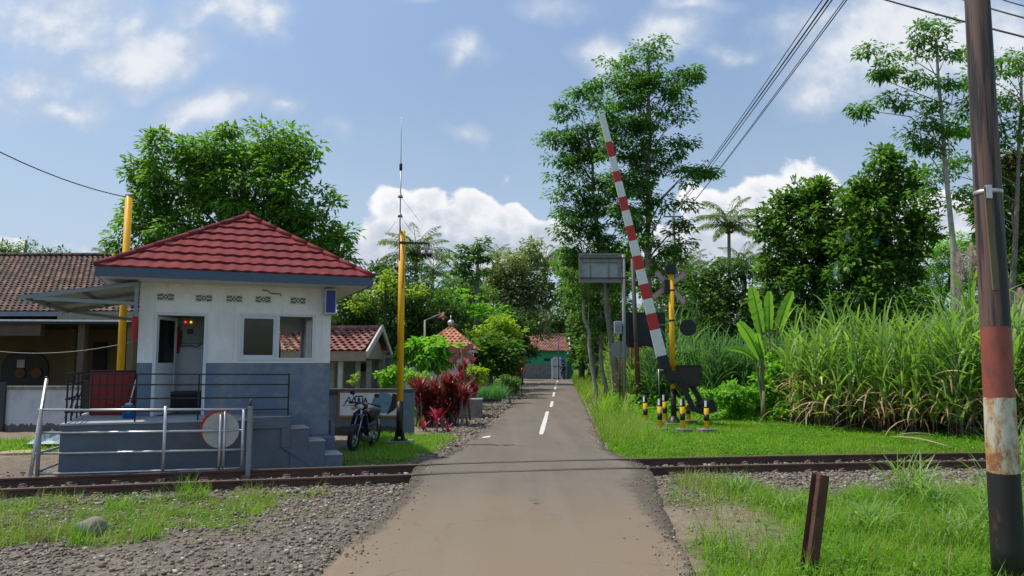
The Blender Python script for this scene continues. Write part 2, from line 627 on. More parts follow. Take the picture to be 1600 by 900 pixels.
def copy_tree(o, parent=None):
    c = o.copy(); COL.objects.link(c)
    if parent is not None: c.parent = parent
    for ch in list(o.children):
        copy_tree(ch, c)
    return c


def norm(a):
    return a / np.maximum(np.linalg.norm(a, axis=1, keepdims=True), 1e-9)


def leaf_arrays(c, d, up, L, Wd, fold=0.25):
    """rhombic folded leaves"""
    d = norm(d); s = norm(np.cross(d, up)); n = np.cross(s, d)
    L = np.broadcast_to(np.asarray(L, float).reshape(-1, 1), (len(c), 1))
    Wd = np.broadcast_to(np.asarray(Wd, float).reshape(-1, 1), (len(c), 1))
    mid = c + d * L * 0.45
    v = np.stack([c, mid + s * Wd * 0.5 + n * Wd * fold, c + d * L - n * L * 0.12, mid - s * Wd * 0.5 + n * Wd * fold], 1).reshape(-1, 3)
    f = np.arange(len(c) * 4).reshape(-1, 4)
    return v, f


def ribbons(base, az, th0, th1, L, Wd, segs, prof='grass', twist=0.0):
    """curved strap leaves: polar angle from vertical goes th0 -> th0+th1"""
    n = len(base)
    h = np.stack([np.cos(az), np.sin(az), np.zeros(n)], 1)
    side = np.stack([-np.sin(az), np.cos(az), np.zeros(n)], 1)
    if twist:
        tw = rng.uniform(-twist, twist, n)[:, None]
        side = norm(side + np.array([[0, 0, 1.0]]) * tw)
    pos = base.copy()
    V = []
    for i in range(segs + 1):
        t = i / segs
        if prof == 'grass': w = (1 - t) ** 0.6 if t < 1 else 0.04
        elif prof == 'strap': w = max(0.06, math.sin(math.pi * min(1, 0.12 + 0.86 * t)) ** 0.55)
        else: w = max(0.04, math.sin(math.pi * (0.03 + 0.94 * t)) ** 0.45)
        ww = (Wd * w * 0.5)[:, None]
        V.append(pos - side * ww); V.append(pos + side * ww)
        th = th0 + th1 * (t + 0.5 / segs)
        st = (L / segs)[:, None]
        pos = pos + (h * np.sin(th)[:, None] + np.array([[0, 0, 1.0]]) * np.cos(th)[:, None]) * st
    V = np.stack(V, 1)
    k = 2 * (segs + 1)
    o = (np.arange(n) * k)[:, None, None]
    q = np.array([[2 * i, 2 * i + 1, 2 * i + 3, 2 * i + 2] for i in range(segs)])[None]
    return V.reshape(-1, 3), (o + q).reshape(-1, 4)


def merge(parts):
    vs = []; fs = []; o = 0
    for v, f in parts:
        vs.append(v); fs.append(f + o); o += len(v)
    return np.concatenate(vs), np.concatenate(fs)


# value noise
_perm = np.random.default_rng(5).random((256, 256))


def vnoise(x, y):
    xi = np.floor(x).astype(int); yi = np.floor(y).astype(int)
    fx = x - xi; fy = y - yi
    fx = fx * fx * (3 - 2 * fx); fy = fy * fy * (3 - 2 * fy)
    a = _perm[xi % 256, yi % 256]; b = _perm[(xi + 1) % 256, yi % 256]
    c = _perm[xi % 256, (yi + 1) % 256]; d = _perm[(xi + 1) % 256, (yi + 1) % 256]
    return (a * (1 - fx) + b * fx) * (1 - fy) + (c * (1 - fx) + d * fx) * fy


def fbm(x, y):
    return vnoise(x, y) * 0.5 + vnoise(x * 2.1 + 7, y * 2.1 + 3) * 0.3 + vnoise(x * 4.3 + 1, y * 4.3 + 9) * 0.2


def sstep(x, a, b):
    t = np.clip((x - a) / (b - a), 0, 1)
    return t * t * (3 - 2 * t)

# =================================================================== SETTING
_rb = np.array([(-7.55, 11.54), (-4.74, 12.21), (-1.6, 13.04), (2.12, 13.94), (5.93, 14.45), (9.02, 14.77), (9.76, 14.88)])
_rf = np.array([(-6.94, 10.66), (-4.39, 11.3), (-1.4, 12.15), (2.28, 12.75), (5.44, 13.28), (8.32, 13.63), (9.05, 13.75)])
_pts = np.concatenate([_rb - [0, 0.56], _rf + [0, 0.56]])
_pc = np.polyfit(_pts[:, 0], _pts[:, 1], 3)


def yc(x):
    """centre line of the railway"""
    x = np.asarray(x, float)
    xc = np.clip(x, -8, 10)
    y = np.polyval(_pc, xc)
    d = np.polyval(np.polyder(_pc), xc)
    return y + d * (x - xc)


_ry = [-12, 6.35, 7.44, 10.84, 11.8, 12.6, 13.4, 14.3, 15.65, 20, 25, 30.45, 45, 68.8, 76]
_rl = [-1.5, -1.49, -1.48, -1.46, -1.52, -1.58, -1.55, -1.38, -1.06, -0.72, -0.38, 0.02, 0.98, 2.56, 3.04]
_rr = [1.3, 1.46, 1.60, 1.95, 2.14, 2.24, 2.22, 2.06, 1.87, 2.16, 2.5, 2.86, 3.86, 5.43, 5.93]


def xl(y): return np.interp(y, _ry, _rl)
def xr(y): return np.interp(y, _ry, _rr)


def cover(x, y):
    """grass density, grass height, dryness, gravel amount"""
    n = fbm(x * 0.9 + 3, y * 0.9 + 5); n2 = fbm(x * 3.1, y * 3.1)
    t = y - yc(x)
    drr = x - xr(y); drl = xl(y) - x
    g = np.zeros_like(x); h = np.full_like(x, 0.08); dry = np.zeros_like(x)
    gr = np.zeros_like(x)
    # right front
    m = (drr > 0) & (t < 0)
    lim = np.interp(x, [2.4, 4.2], [-1.15, -3.3])
    gg = sstep(-t + (n2 - .5) * 1.4, -lim - 0.3, -lim + 0.5) * sstep(drr + (n - .5) * 1.6, 0.1, 0.75)
    patch = np.clip(1.3 * np.exp(-((drr - 0.7) / 0.65) ** 2 - ((y - 8.6) / 1.5) ** 2) + (n2 - .5) * .6, 0, 1)
    gg = gg * (1 - 0.85 * patch) * (1 - .55 * sstep(fbm(x * 1.7 + 60, y * 1.7), .58, .72))
    g = np.where(m, gg, g); h = np.where(m, 0.09 + 0.14 * sstep(n2, .3, .75), h)
    dry = np.where(m, 0.75 * sstep(1.5 - drr + (n - .5) * 2, 0, 1) * sstep(y, 6.5, 8.5) + 0.12, dry)
    gr = np.where(m, 1 - sstep(-t, 3.0, 4.3), gr)
    # right back
    m = (drr > 0) & (t >= 0)
    gg = sstep(t, 0.5, 0.75) * sstep(drr + (n - .5) * 0.5, 0.0, 0.3)
    dp = np.clip(1.5 * np.exp(-((drr - 0.7) / 0.8) ** 2 - ((y - 34) / 10.0) ** 2) + (n2 - .5) * .5, 0, 1)
    gg = gg * (1 - 0.95 * dp)
    g = np.where(m, gg, g)
    verge = sstep(1.75 - drr, 0, 0.7) * sstep(y, 15.2, 17)
    h = np.where(m, 0.045 + 0.05 * n2 + verge * 0.24, h)
    dry = np.where(m, 0.65 * verge * n, dry)
    # left front
    m = (drl > 0) & (t < 0)
    band = sstep(-t, 1.1, 1.6) * sstep(4.6 + (n - .5) * 2.5 + t, 0, 0.8)
    gg = band * sstep(n + 0.45 * (n2 - .5), 0.40, 0.60) * sstep(drl + (n2 - .5) * 1.5, 0.3, 1.8) * 0.75
    g = np.where(m, gg, g); h = np.where(m, 0.04 + 0.15 * sstep(n2, .45, .8), h)
    dry = np.where(m, 0.5 + 0.35 * n, dry)
    gr = np.where(m, 1 - 0.75 * sstep(-t + (n - .5) * 3, 4.4, 6.0) * sstep(drl, 0.8, 2.5), gr)
    # left back
    m = (drl > 0) & (t >= 0)
    lawn = sstep(drl + (n2 - .5) * .7, 0.3, 0.8) * sstep(18.9 - y + (n - .5), 0, .6) * sstep(t, 1.0, 1.5) * sstep(x, -3.6, -3.0)
    bare = np.exp(-((x + 3.1) / 0.8) ** 2 - ((y - 15.0) / 1.2) ** 2)
    lawn = lawn * (1 - 0.8 * bare)
    far = sstep(drl + (n - .5), 1.6, 2.6) * sstep(y, 20, 22)
    lf = sstep(-x, 7.6, 8.2) * sstep(y, 14.4, 15.4) * sstep(18.2 - y, 0, 1)
    g = np.where(m, np.clip(lawn + far * .8 + lf * 0.8, 0, 1), g)
    h = np.where(m, 0.07 + 0.05 * n2, h)
    gr = np.where(m, sstep(1.5 - t, 0, .6) + 0.6 * sstep(1.4 - drl, 0, .6) + .5 * sstep(-x, 7, 8) * sstep(14.6 - y, 0, 1), gr)
    gr = np.maximum(gr, sstep(1.35 - np.abs(t), 0, 0.35) * (np.abs(t) < 1.4))
    gr = np.clip(gr, 0, 1)
    onroad = (drr <= 0) & (drl <= 0)
    g = np.where(onroad, 0, g)
    return np.clip(g, 0, 1), h, np.clip(dry, 0, 1), gr


def ground_z(x, y):
    t = y - yc(x)
    z = -0.045 + (fbm(x * 0.6, y * 0.6) - 0.5) * 0.05 + (fbm(x * 3, y * 3 + 40) - 0.5) * 0.025
    k = sstep(1.75 - np.abs(t), 0, 0.7)
    z = z * (1 - k) + (-0.135 + (fbm(x * 4, y * 4) - .5) * .02) * k
    on = (x > xl(y) - 0.12) & (x < xr(y) + 0.12)
    z = np.where(on, np.minimum(z, -0.07), z)
    rr = np.hypot(x, y)
    z = z - 0.3 * sstep(rr, 60, 200)
    return z


def grow(a, b, step, far, k=1.22):
    mid = list(np.arange(a, b, step))
    lo = []; s = step; q = a
    while q > -far:
        s *= k; q -= s; lo.append(q)
    hi = []; s = step; q = mid[-1]
    while q < far:
        s *= k; q += s; hi.append(q)
    return np.array(lo[::-1] + mid + hi)


def ground_material():
    m = bpy.data.materials.new('ground_soil')
    nt, N, L, b = nodes_of(m)
    at = N.new('ShaderNodeVertexColor'); at.layer_name = 'cover'
    sp = N.new('ShaderNodeSeparateColor'); L.new(at.outputs['Color'], sp.inputs[0])
    tc = N.new('ShaderNodeTexCoord')

    def noise(s, d=6, r=.6):
        n = N.new('ShaderNodeTexNoise'); n.inputs['Scale'].default_value = s; n.inputs['Detail'].default_value = d
        n.inputs['Roughness'].default_value = r; L.new(tc.outputs['Object'], n.inputs['Vector']); return n.outputs['Fac']

    def ramp(f, stops):
        r = N.new('ShaderNodeValToRGB')
        r.color_ramp.elements[0].position = stops[0][0]; r.color_ramp.elements[0].color = (*stops[0][1], 1)
        r.color_ramp.elements[1].position = stops[-1][0]; r.color_ramp.elements[1].color = (*stops[-1][1], 1)
        for p, c in stops[1:-1]:
            e = r.color_ramp.elements.new(p); e.color = (*c, 1)
        L.new(f, r.inputs[0]); return r.outputs[0]

    def mix(f, a, c):
        n = N.new('ShaderNodeMix'); n.data_type = 'RGBA'
        L.new(f, n.inputs['Factor']); L.new(a, n.inputs[6]); L.new(c, n.inputs[7]); return n.outputs[2]
    dirt = ramp(noise(2.5, 9, .7), [(.3, (0.15, 0.12, 0.09)), (.5, (0.24, 0.195, 0.148)), (.7, (0.31, 0.26, 0.205))])
    vor = N.new('ShaderNodeTexVoronoi'); vor.inputs['Scale'].default_value = 26
    L.new(tc.outputs['Object'], vor.inputs['Vector'])
    grav = ramp(vor.outputs['Color'], [(.1, (0.10, 0.085, 0.07)), (.5, (0.17, 0.145, 0.12)), (.9, (0.25, 0.215, 0.18))])
    grass = ramp(noise(7, 8, .7), [(.3, (0.05, 0.10, 0.010)), (.5, (0.085, 0.15, 0.014)), (.72, (0.15, 0.17, 0.04))])
    c = mix(sp.outputs['Green'], dirt, grav)
    add = N.new('ShaderNodeMath'); add.operation = 'MULTIPLY_ADD'
    L.new(noise(9, 5), add.inputs[0]); add.inputs[1].default_value = 0.7; L.new(sp.outputs['Red'], add.inputs[2])
    mr = N.new('ShaderNodeMapRange'); mr.inputs[1].default_value = 0.6; mr.inputs[2].default_value = 1.05
    L.new(add.outputs[0], mr.inputs[0])
    c = mix(mr.outputs[0], c, grass)
    L.new(c, b.inputs['Base Color']); b.inputs['Roughness'].default_value = 0.95
    b.inputs['Specular IOR Level'].default_value = 0.15
    bp = N.new('ShaderNodeBump'); bp.inputs['Strength'].default_value = 0.9; bp.inputs['Distance'].default_value = 0.03
    ad = N.new('ShaderNodeMath'); ad.operation = 'ADD'
    L.new(vor.outputs['Distance'], ad.inputs[0]); L.new(noise(18, 8, .7), ad.inputs[1])
    L.new(ad.outputs[0], bp.inputs['Height']); L.new(bp.outputs[0], b.inputs['Normal'])
    return m


def build_ground():
    X = grow(-14, 16, 0.14, 700); Y = grow(3.5, 27, 0.14, 700)
    xx, yy = np.meshgrid(X, Y)
    z = ground_z(xx, yy)
    g, h, dry, gr = cover(xx, yy)
    nx, ny = len(X), len(Y)
    v = np.stack([xx, yy, z], -1).reshape(-1, 3)
    i = np.arange(nx * ny).reshape(ny, nx)
    f = np.stack([i[:-1, :-1], i[:-1, 1:], i[1:, 1:], i[1:, :-1]], -1).reshape(-1, 4)
    o = np_mesh('ground', v, f, ground_material(), None, False, True)
    ca = o.data.color_attributes.new('cover', 'FLOAT_COLOR', 'POINT')
    c = np.stack([g.ravel(), gr.ravel(), dry.ravel(), np.ones(nx * ny)], 1)
    ca.data.foreach_set('color', c.astype(np.float32).ravel())
    tag(o, kind='structure')


build_ground()


def road_material():
    m = bpy.data.materials.new('asphalt')
    nt, N, L, b = nodes_of(m)
    tc = N.new('ShaderNodeTexCoord')
    at = N.new('ShaderNodeVertexColor'); at.layer_name = 'edge'
    sp = N.new('ShaderNodeSeparateColor'); L.new(at.outputs['Color'], sp.inputs[0])

    def noise(s, d=6, r=.6, sc=None):
        n = N.new('ShaderNodeTexNoise'); n.inputs['Scale'].default_value = s; n.inputs['Detail'].default_value = d
        n.inputs['Roughness'].default_value = r
        if sc:
            mp = N.new('ShaderNodeMapping'); mp.inputs['Scale'].default_value = sc
            L.new(tc.outputs['Object'], mp.inputs[0]); L.new(mp.outputs[0], n.inputs['Vector'])
        else:
            L.new(tc.outputs['Object'], n.inputs['Vector'])
        return n.outputs['Fac']

    def mr(f, a, b_, c=0., d=1.):
        n = N.new('ShaderNodeMapRange'); n.interpolation_type = 'SMOOTHSTEP'
        n.inputs[1].default_value = a; n.inputs[2].default_value = b_; n.inputs[3].default_value = c; n.inputs[4].default_value = d
        L.new(f, n.inputs[0]); return n.outputs[0]

    def mix(f, a, c, bt='MIX'):
        n = N.new('ShaderNodeMix'); n.data_type = 'RGBA'; n.blend_type = bt
        if isinstance(f, float): n.inputs['Factor'].default_value = f
        else: L.new(f, n.inputs['Factor'])
        for i, q in ((6, a), (7, c)):
            if isinstance(q, tuple): n.inputs[i].default_value = (*q, 1)
            else: L.new(q, n.inputs[i])
        return n.outputs[2]

    def ma(op, a, b_):
        n = N.new('ShaderNodeMath'); n.operation = op
        for i, q in enumerate((a, b_)):
            if isinstance(q, float): n.inputs[i].default_value = q
            else: L.new(q, n.inputs[i])
        return n.outputs[0]
    sy = N.new('ShaderNodeSeparateXYZ'); L.new(tc.outputs['Object'], sy.inputs[0])
    c = mix(mr(noise(1.1, 8, .6, (1, .35, 1)), .3, .7), (0.136, 0.115, 0.094), (0.162, 0.137, 0.112))
    # pale tan dust worn into the near side of the crossing
    c = mix(mr(ma('ADD', sy.outputs['Y'], ma('MULTIPLY', noise(.9, 5), 4.0)), 8.5, 14.5, .9, 0.), c, (0.215, 0.166, 0.110))
    c = mix(mr(noise(1.6, 4, .5, (1.2, .05, 1)), .42, .68, 0, .35), c, (0.215, 0.185, 0.15))
    # darker new tar along both edges near the crossing
    e = ma('ADD', sp.outputs['Red'], ma('MULTIPLY', ma('SUBTRACT', noise(3.5, 7, .7), .5), .55))
    c = mix(mr(e, .36, .62, 0, .8), c, (0.084, 0.070, 0.054))
    # aggregate
    c = mix(mr(noise(70, 3, .7), .5, .72, 0, .7), c, mix(1.0, c, (1.35, 1.33, 1.3), 'MULTIPLY'))
    c = mix(mr(noise(95, 3, .7), .52, .70, 0, .6), c, mix(1.0, c, (.6, .6, .6), 'MULTIPLY'))
    # dusty gravel spots
    c = mix(mr(noise(5, 9, .75), .60, .72, 0, .5), c, (0.235, 0.180, 0.120))
    # oil darks
    c = mix(mr(noise(1.7, 5, .6), .60, .78, 0, .45), c, (0.112, 0.095, 0.072))
    # cracks
    vo = N.new('ShaderNodeTexVoronoi'); vo.feature = 'DISTANCE_TO_EDGE'; vo.inputs['Scale'].default_value = 0.55
    wn = N.new('ShaderNodeTexNoise'); wn.inputs['Scale'].default_value = 2.5; wn.inputs['Detail'].default_value = 5
    L.new(tc.outputs['Object'], wn.inputs['Vector'])
    va = N.new('ShaderNodeVectorMath'); va.operation = 'MULTIPLY_ADD'
    L.new(wn.outputs['Color'], va.inputs[0]); va.inputs[1].default_value = (.5, .5, .5); L.new(tc.outputs['Object'], va.inputs[2])
    L.new(va.outputs[0], vo.inputs['Vector'])
    crack = ma('MULTIPLY', mr(vo.outputs['Distance'], .0, .012, 1, 0), mr(noise(.8, 3), .5, .6))
    c = mix(ma('MULTIPLY', crack, .3), c, (0.06, 0.055, 0.05))
    L.new(c, b.inputs['Base Color'])
    b.inputs['Roughness'].default_value = 0.88
    b.inputs['Specular IOR Level'].default_value = 0.25
    bp = N.new('ShaderNodeBump'); bp.inputs['Strength'].default_value = 0.5; bp.inputs['Distance'].default_value = 0.006
    L.new(noise(90, 5, .7), bp.inputs['Height']); L.new(bp.outputs[0], b.inputs['Normal'])
    return m


M_asphalt = road_material()


def build_road():
    Y = np.concatenate([np.arange(-12, 3, 1.0), np.arange(3, 20, 0.08), np.arange(20, 76.5, 0.5)])
    nz = (fbm(Y * .9, Y * 0 + 3) - .5) * 0.16 + (fbm(Y * 9, Y * 0 + 9) - .5) * .05
    nz2 = (fbm(Y * .9 + 40, Y * 0 + 13) - .5) * 0.14 + (fbm(Y * 9, Y * 0 + 19) - .5) * .035
    L_ = xl(Y) + nz; R_ = xr(Y) + nz2
    S = np.array([0, .03, .08, .16, .3, .5, .7, .84, .92, .97, 1.0])
    k = len(S) + 2
    V = np.zeros((len(Y), k, 3)); E_ = np.zeros((len(Y), k))
    for j, s in enumerate(S):
        V[:, j + 1, 0] = L_ + (R_ - L_) * s
        V[:, j + 1, 1] = Y
        V[:, j + 1, 2] = -0.02 * (abs(s - .5) * 2) ** 6
    V[:, 0] = V[:, 1] + [-0.03, 0, -0.10]
    V[:, -1] = V[:, -2] + [0.03, 0, -0.10]
    near = sstep(Y, 6, 9) * (1 - sstep(Y, 14.5, 18)) * 0.55 + 0.22
    for j in range(k):
        d = np.minimum(V[:, j, 0] - L_, R_ - V[:, j, 0])
        wr = np.where(R_ - V[:, j, 0] < V[:, j, 0] - L_, 0.45 + .5 * np.exp(-((Y - 11) / 1.6) ** 2), .40)
        E_[:, j] = np.clip((1 - np.clip(d, 0, 2) / wr), 0, 1) ** .8 * near
    n = len(Y)
    i = np.arange(n * k).reshape(n, k)
    f = np.stack([i[:-1, :-1], i[:-1, 1:], i[1:, 1:], i[1:, :-1]], -1).reshape(-1, 4)
    o = np_mesh('road', V.reshape(-1, 3), f, M_asphalt, None, False, False)
    ca = o.data.color_attributes.new('edge', 'FLOAT_COLOR', 'POINT')
    c = np.repeat(E_.reshape(-1, 1), 4, 1); c[:, 3] = 1
    ca.data.foreach_set('color', c.astype(np.float32).ravel())
    tag(o, kind='structure')
    # the cross street at the far end
    mb = MB()
    mb.bb(-40, 22, 75.5, 80.5, -0.12, 0.012)
    tag(mb.build('cross_street', M_asphalt), kind='structure')
    # dashes
    M_mark = mat('road_marking_white', (0.62, 0.61, 0.58), 0.7, var=0.08, scale=12, dirt=(0.25, 0.23, 0.2), dirt_amt=0.6)
    dash = []
    for (xa, ya, xb, yb, w) in [(845.5, 679, 855.5, 643, .12), (861, 636, 863, 627, .12), (864.5, 619.5, 866, 613, .12), (867, 609, 868, 604.5, .12), (869, 602, 870, 599, .12), (870.5, 597, 871, 595, .12)]:
        a = G(xa, ya); b = G(xb, yb)
        mb = MB()
        m_ = 14
        pts = [a.lerp(b, i / m_) for i in range(m_ + 1)]
        vs = []
        for i, p in enumerate(pts):
            e = 0.0 if 0 < i < m_ else 0.02
            vs += [(p.x - w / 2 + random.uniform(-.006, .006) + e, p.y, 0.005), (p.x + w / 2 + random.uniform(-.006, .006) - e, p.y, 0.005)]
        mb.add(vs, [(2 * i, 2 * i + 1, 2 * i + 3, 2 * i + 2) for i in range(m_)])
        o = mb.build('road_marking', M_mark)
        tag(o, kind='structure')


build_road()


# ------------------------------------------------------------------ railway
def track_pts(off, x0, x1, step=0.35):
    xs = np.arange(x0, x1, step)
    ys = yc(xs); d = (yc(xs + .01) - yc(xs - .01)) / .02
    nx = -d / np.hypot(1, d); ny = 1 / np.hypot(1, d)
    return [(x + a * off, y + b * off) for x, y, a, b in zip(xs, ys, nx, ny)]


M_rail = mat('rail_rust', (0.085, 0.045, 0.032), 0.7, var=0.3, scale=3, bump=0.2, dirt=(0.04, 0.025, 0.02), dirt_amt=0.7)
M_railtop = mat('rail_head', (0.30, 0.22, 0.18), 0.38, metal=0.6, var=0.2, scale=2, bump=0.05, dirt=(0.16, 0.09, 0.06), dirt_amt=0.7)
M_clip = mat('clip_iron', (0.30, 0.20, 0.14), 0.65, metal=0.2, var=0.3)
M_sleeper = mat('sleeper_concrete', (0.17, 0.15, 0.13), 0.9, var=0.25, bump=.4)


def build_rails():
    T = 0.007
    prof = [(-.055, -.14), (.055, -.14), (.055, -.128), (.012, -.112), (.010, -.045), (.034, -.034), (.034, -.006), (.026, 0), (-.026, 0), (-.034, -.006), (-.034, -.034), (-.010, -.045), (-.012, -.112), (-.055, -.128)]
    for off, lab in ((-0.56, 'rusty steel rail nearer the camera, crossing the asphalt road'), (0.56, 'rusty steel rail farther from the camera, nearest the guard hut')):
        P = track_pts(off, -34, 40)
        k = len(prof)
        vs = []; fs = []; ms = []
        for i, (x, y) in enumerate(P):
            a = P[max(i - 1, 0)]; b = P[min(i + 1, len(P) - 1)]
            d = Vector((b[0] - a[0], b[1] - a[1], 0)).normalized(); n = Vector((-d.y, d.x, 0))
            for (s, z) in prof:
                vs.append((x + n.x * s, y + n.y * s, z + T))
        mb = MB()
        mb.v = vs
        for i in range(len(P) - 1):
            for j in range(k):
                j2 = (j + 1) % k
                mb.f.append((i * k + j, (i + 1) * k + j, (i + 1) * k + j2, i * k + j2)); mb.m.append(1 if j == 7 else 0); mb.sm.append(False)
        r = mb.build('rail', [M_rail, M_railtop])
        tag(r, lab, 'rail', 'the two rails of the railway')
        # clips
        cl = None
        xs = np.arange(-13.7, 15.5, 0.6)
        C = track_pts(off - 0.075, -13.7, 15.5, 0.6)
        for (x, y) in C:
            if xl(y) - .3 < x < xr(y) + .3: continue
            if cl is None:
                m = MB()
                pts = [(-.05, 0.03, -.115), (-.05, -.02, -.10), (-.02, -.045, -.085), (.02, -.03, -.085), (.03, .02, -.10), (.05, .04, -.09)]
                m.tube(pts, 0.009, 5)
                m.bb(-.06, .06, -.03, .03, -.135, -.115)
                cl = m.build('rail_clip', M_clip, r)
                c = cl
            else:
                c = cl.copy(); COL.objects.link(c); c.parent = r
            c.location = (x, y, 0.004)
            c.rotation_euler = (0, 0, random.uniform(-.3, .5))
    sl = None
    for (x, y) in track_pts(0, -17, 19, 0.6):
        if xl(y) - .2 < x < xr(y) + .2: continue
        if sl is None:
            m = MB()
            m.bb(-.11, .11, -.98, .98, -.27, -.137)
            sl = m.build('railway_sleeper', M_sleeper, bevel=.015)
            tag(sl, 'concrete sleeper half buried in the ballast under the rails', 'sleeper', 'sleepers under the railway')
            s = sl
        else:
            s = sl.copy(); COL.objects.link(s)
        d = float((yc(x + .01) - yc(x - .01)) / .02)
        s.location = (x, y, 0); s.rotation_euler = (0, 0, math.atan(d))
    # flangeway grooves and tar seams in the crossing (dark strips beside the rail heads)
    M_seam = mat('tar_seam', (0.022, 0.019, 0.017), 0.9, var=.3)
    for off, w in ((0.50, .045), (-0.62, .03), (-.50, .045), (.62, .025)):
        mb = MB()
        P = [p for p in track_pts(off, -2.3, 2.9, 0.1) if xl(p[1]) - .02 < p[0] < xr(p[1]) + .02]
        vs = []
        for x, y in P:
            ww = w * (0.6 + 0.8 * float(fbm(np.array(x * 4.), np.array(off * 9))))
            vs += [(x, y - ww / 2, .0045), (x, y + ww / 2, .0045)]
        mb.add(vs, [(2 * i, 2 * i + 1, 2 * i + 3, 2 * i + 2) for i in range(len(P) - 1)])
        tag(mb.build('road_seam', M_seam), kind='structure')


build_rails()


def stones(name, n, region, size, mat_, weight):
    x = rng.uniform(region[0], region[1], n); y = rng.uniform(region[2], region[3], n)
    w = weight(x, y)
    k = rng.random(n) < w
    x = x[k]; y = y[k]; n = len(x)
    s = rng.uniform(size[0], size[1], n) * rng.uniform(.6, 1.2, n)
    base = np.array([(a, b, c) for c in (-1, 1) for b in (-1, 1) for a in (-1, 1)], float) * 0.5
    v = base[None] * rng.uniform(.55, 1.15, (n, 8, 1)) + rng.uniform(-.12, .12, (n, 8, 3))
    v *= np.stack([rng.uniform(.8, 1.4, n), rng.uniform(.6, 1.0, n), rng.uniform(.45, .85, n)], 1)[:, None]
    a = rng.uniform(0, 2 * np.pi, n); t = rng.uniform(-.5, .5, n)
    c, s_ = np.cos(a)[:, None], np.sin(a)[:, None]
    ct, st = np.cos(t)[:, None], np.sin(t)[:, None]
    vx, vy, vz = v[..., 0], v[..., 1], v[..., 2]
    vy, vz = vy * ct - vz * st, vy * st + vz * ct
    vx, vy = vx * c - vy * s_, vx * s_ + vy * c
    v = np.stack([vx, vy, vz], -1) * s[:, None, None]
    v += np.stack([x, y, ground_z(x, y) + s * 0.22], 1)[:, None]
    q = np.array([(0, 2, 3, 1), (4, 5, 7, 6), (0, 1, 5, 4), (2, 6, 7, 3), (0, 4, 6, 2), (1, 3, 7, 5)])
    f = (np.arange(n) * 8)[:, None, None] + q[None]
    o = np_mesh(name, v.reshape(-1, 3), f.reshape(-1, 4), mat_, None, False)
    return o


M_stone = leaf_mat('crushed_stone', (0.12, 0.10, 0.082), (0.28, 0.24, 0.20), (0.42, 0.38, 0.33), rough=0.9, trans=0.0, spec=.2)
M_stone2 = leaf_mat('gravel_stone', (0.13, 0.108, 0.085), (0.32, 0.272, 0.215), (0.46, 0.41, 0.35), rough=0.9, trans=0.0, spec=.2)


def w_ballast(x, y):
    t = y - yc(x)
    off = (x > xl(y) - .0) & (x < xr(y) + .05)
    w = sstep(1.95 - np.abs(t + .2), 0, .35)
    right = (x > 3.0) & (t < 0)
    w = np.maximum(w, np.where(right, sstep(3.6 + t + (fbm(x * 1.5, y * 1.5) - .5) * 2, 0, .8) * sstep(x, 2.9, 4.0), 0))
    w = np.where(t > 0.75, w * 0.35 * (x < -1.4), w)
    return np.where(off, 0, w)


def w_gravel(x, y):
    g, h, dry, gr = cover(x, y)
    t = y - yc(x)
    off = (x > xl(y) - .02) & (x < xr(y) + .03)
    w = gr * (0.35 + 0.65 * sstep(fbm(x * 1.3, y * 1.3), .35, .6)) * (1 - .55 * g) + 0.05 * (g > .1)
    hut = (x < -3.0) & (y > 12.6)
    return np.where(off | (np.abs(t) < .6) | hut, 0, w)


tag(stones('ballast', 30000, (-15, 17, 7.0, 18.5), (.035, .062), M_stone, w_ballast), kind='stuff')
tag(stones('gravel', 95000, (-11, 9, 4.6, 16), (.013, .040), M_stone2, w_gravel), kind='stuff')


def w_shoulder(x, y):
    drl = xl(y) - x
    drr = x - xr(y)
    w = np.where(drl > 0.02, sstep(1.5 - drl, 0, .7), 0) * sstep(y, 15, 16)
    w = np.maximum(w, np.where(drr > .02, np.exp(-((drr - 0.4) / 0.5) ** 2 - ((y - 36) / 9.0) ** 2), 0) * .5)
    return w


tag(stones('shoulder_gravel', 26000, (-3, 6, 14.6, 48), (.03, .07), M_stone2, w_shoulder), kind='stuff')



def w_grit(x, y):
    d = np.minimum(x - xl(y), xr(y) - x)
    return np.where(d > 0, np.exp(-d / .10) * sstep(fbm(x * 2, y * 1.4), .3, .6), 0)


_gz = ground_z
def ground_z(x, y):
    return np.zeros_like(x) - .004
tag(stones('road_grit', 60000, (-1.8, 2.6, 5, 24), (.008, .022), M_stone2, w_grit), kind='stuff')
ground_z = _gz


# ------------------------------------------------------------------ grass
M_grass = leaf_mat('grass_blade', (0.11, 0.25, 0.010), (0.20, 0.38, 0.018), (0.34, 0.36, 0.09), rough=.55, trans=.42)
M_grassdry = leaf_mat('grass_dry', (0.16, 0.20, 0.05), (0.30, 0.27, 0.12), (0.40, 0.33, 0.18), rough=.6, trans=.3)
M_weed = leaf_mat('weed_leaf', (0.07, 0.19, 0.012), (0.14, 0.32, 0.025), rough=.45, trans=.3)


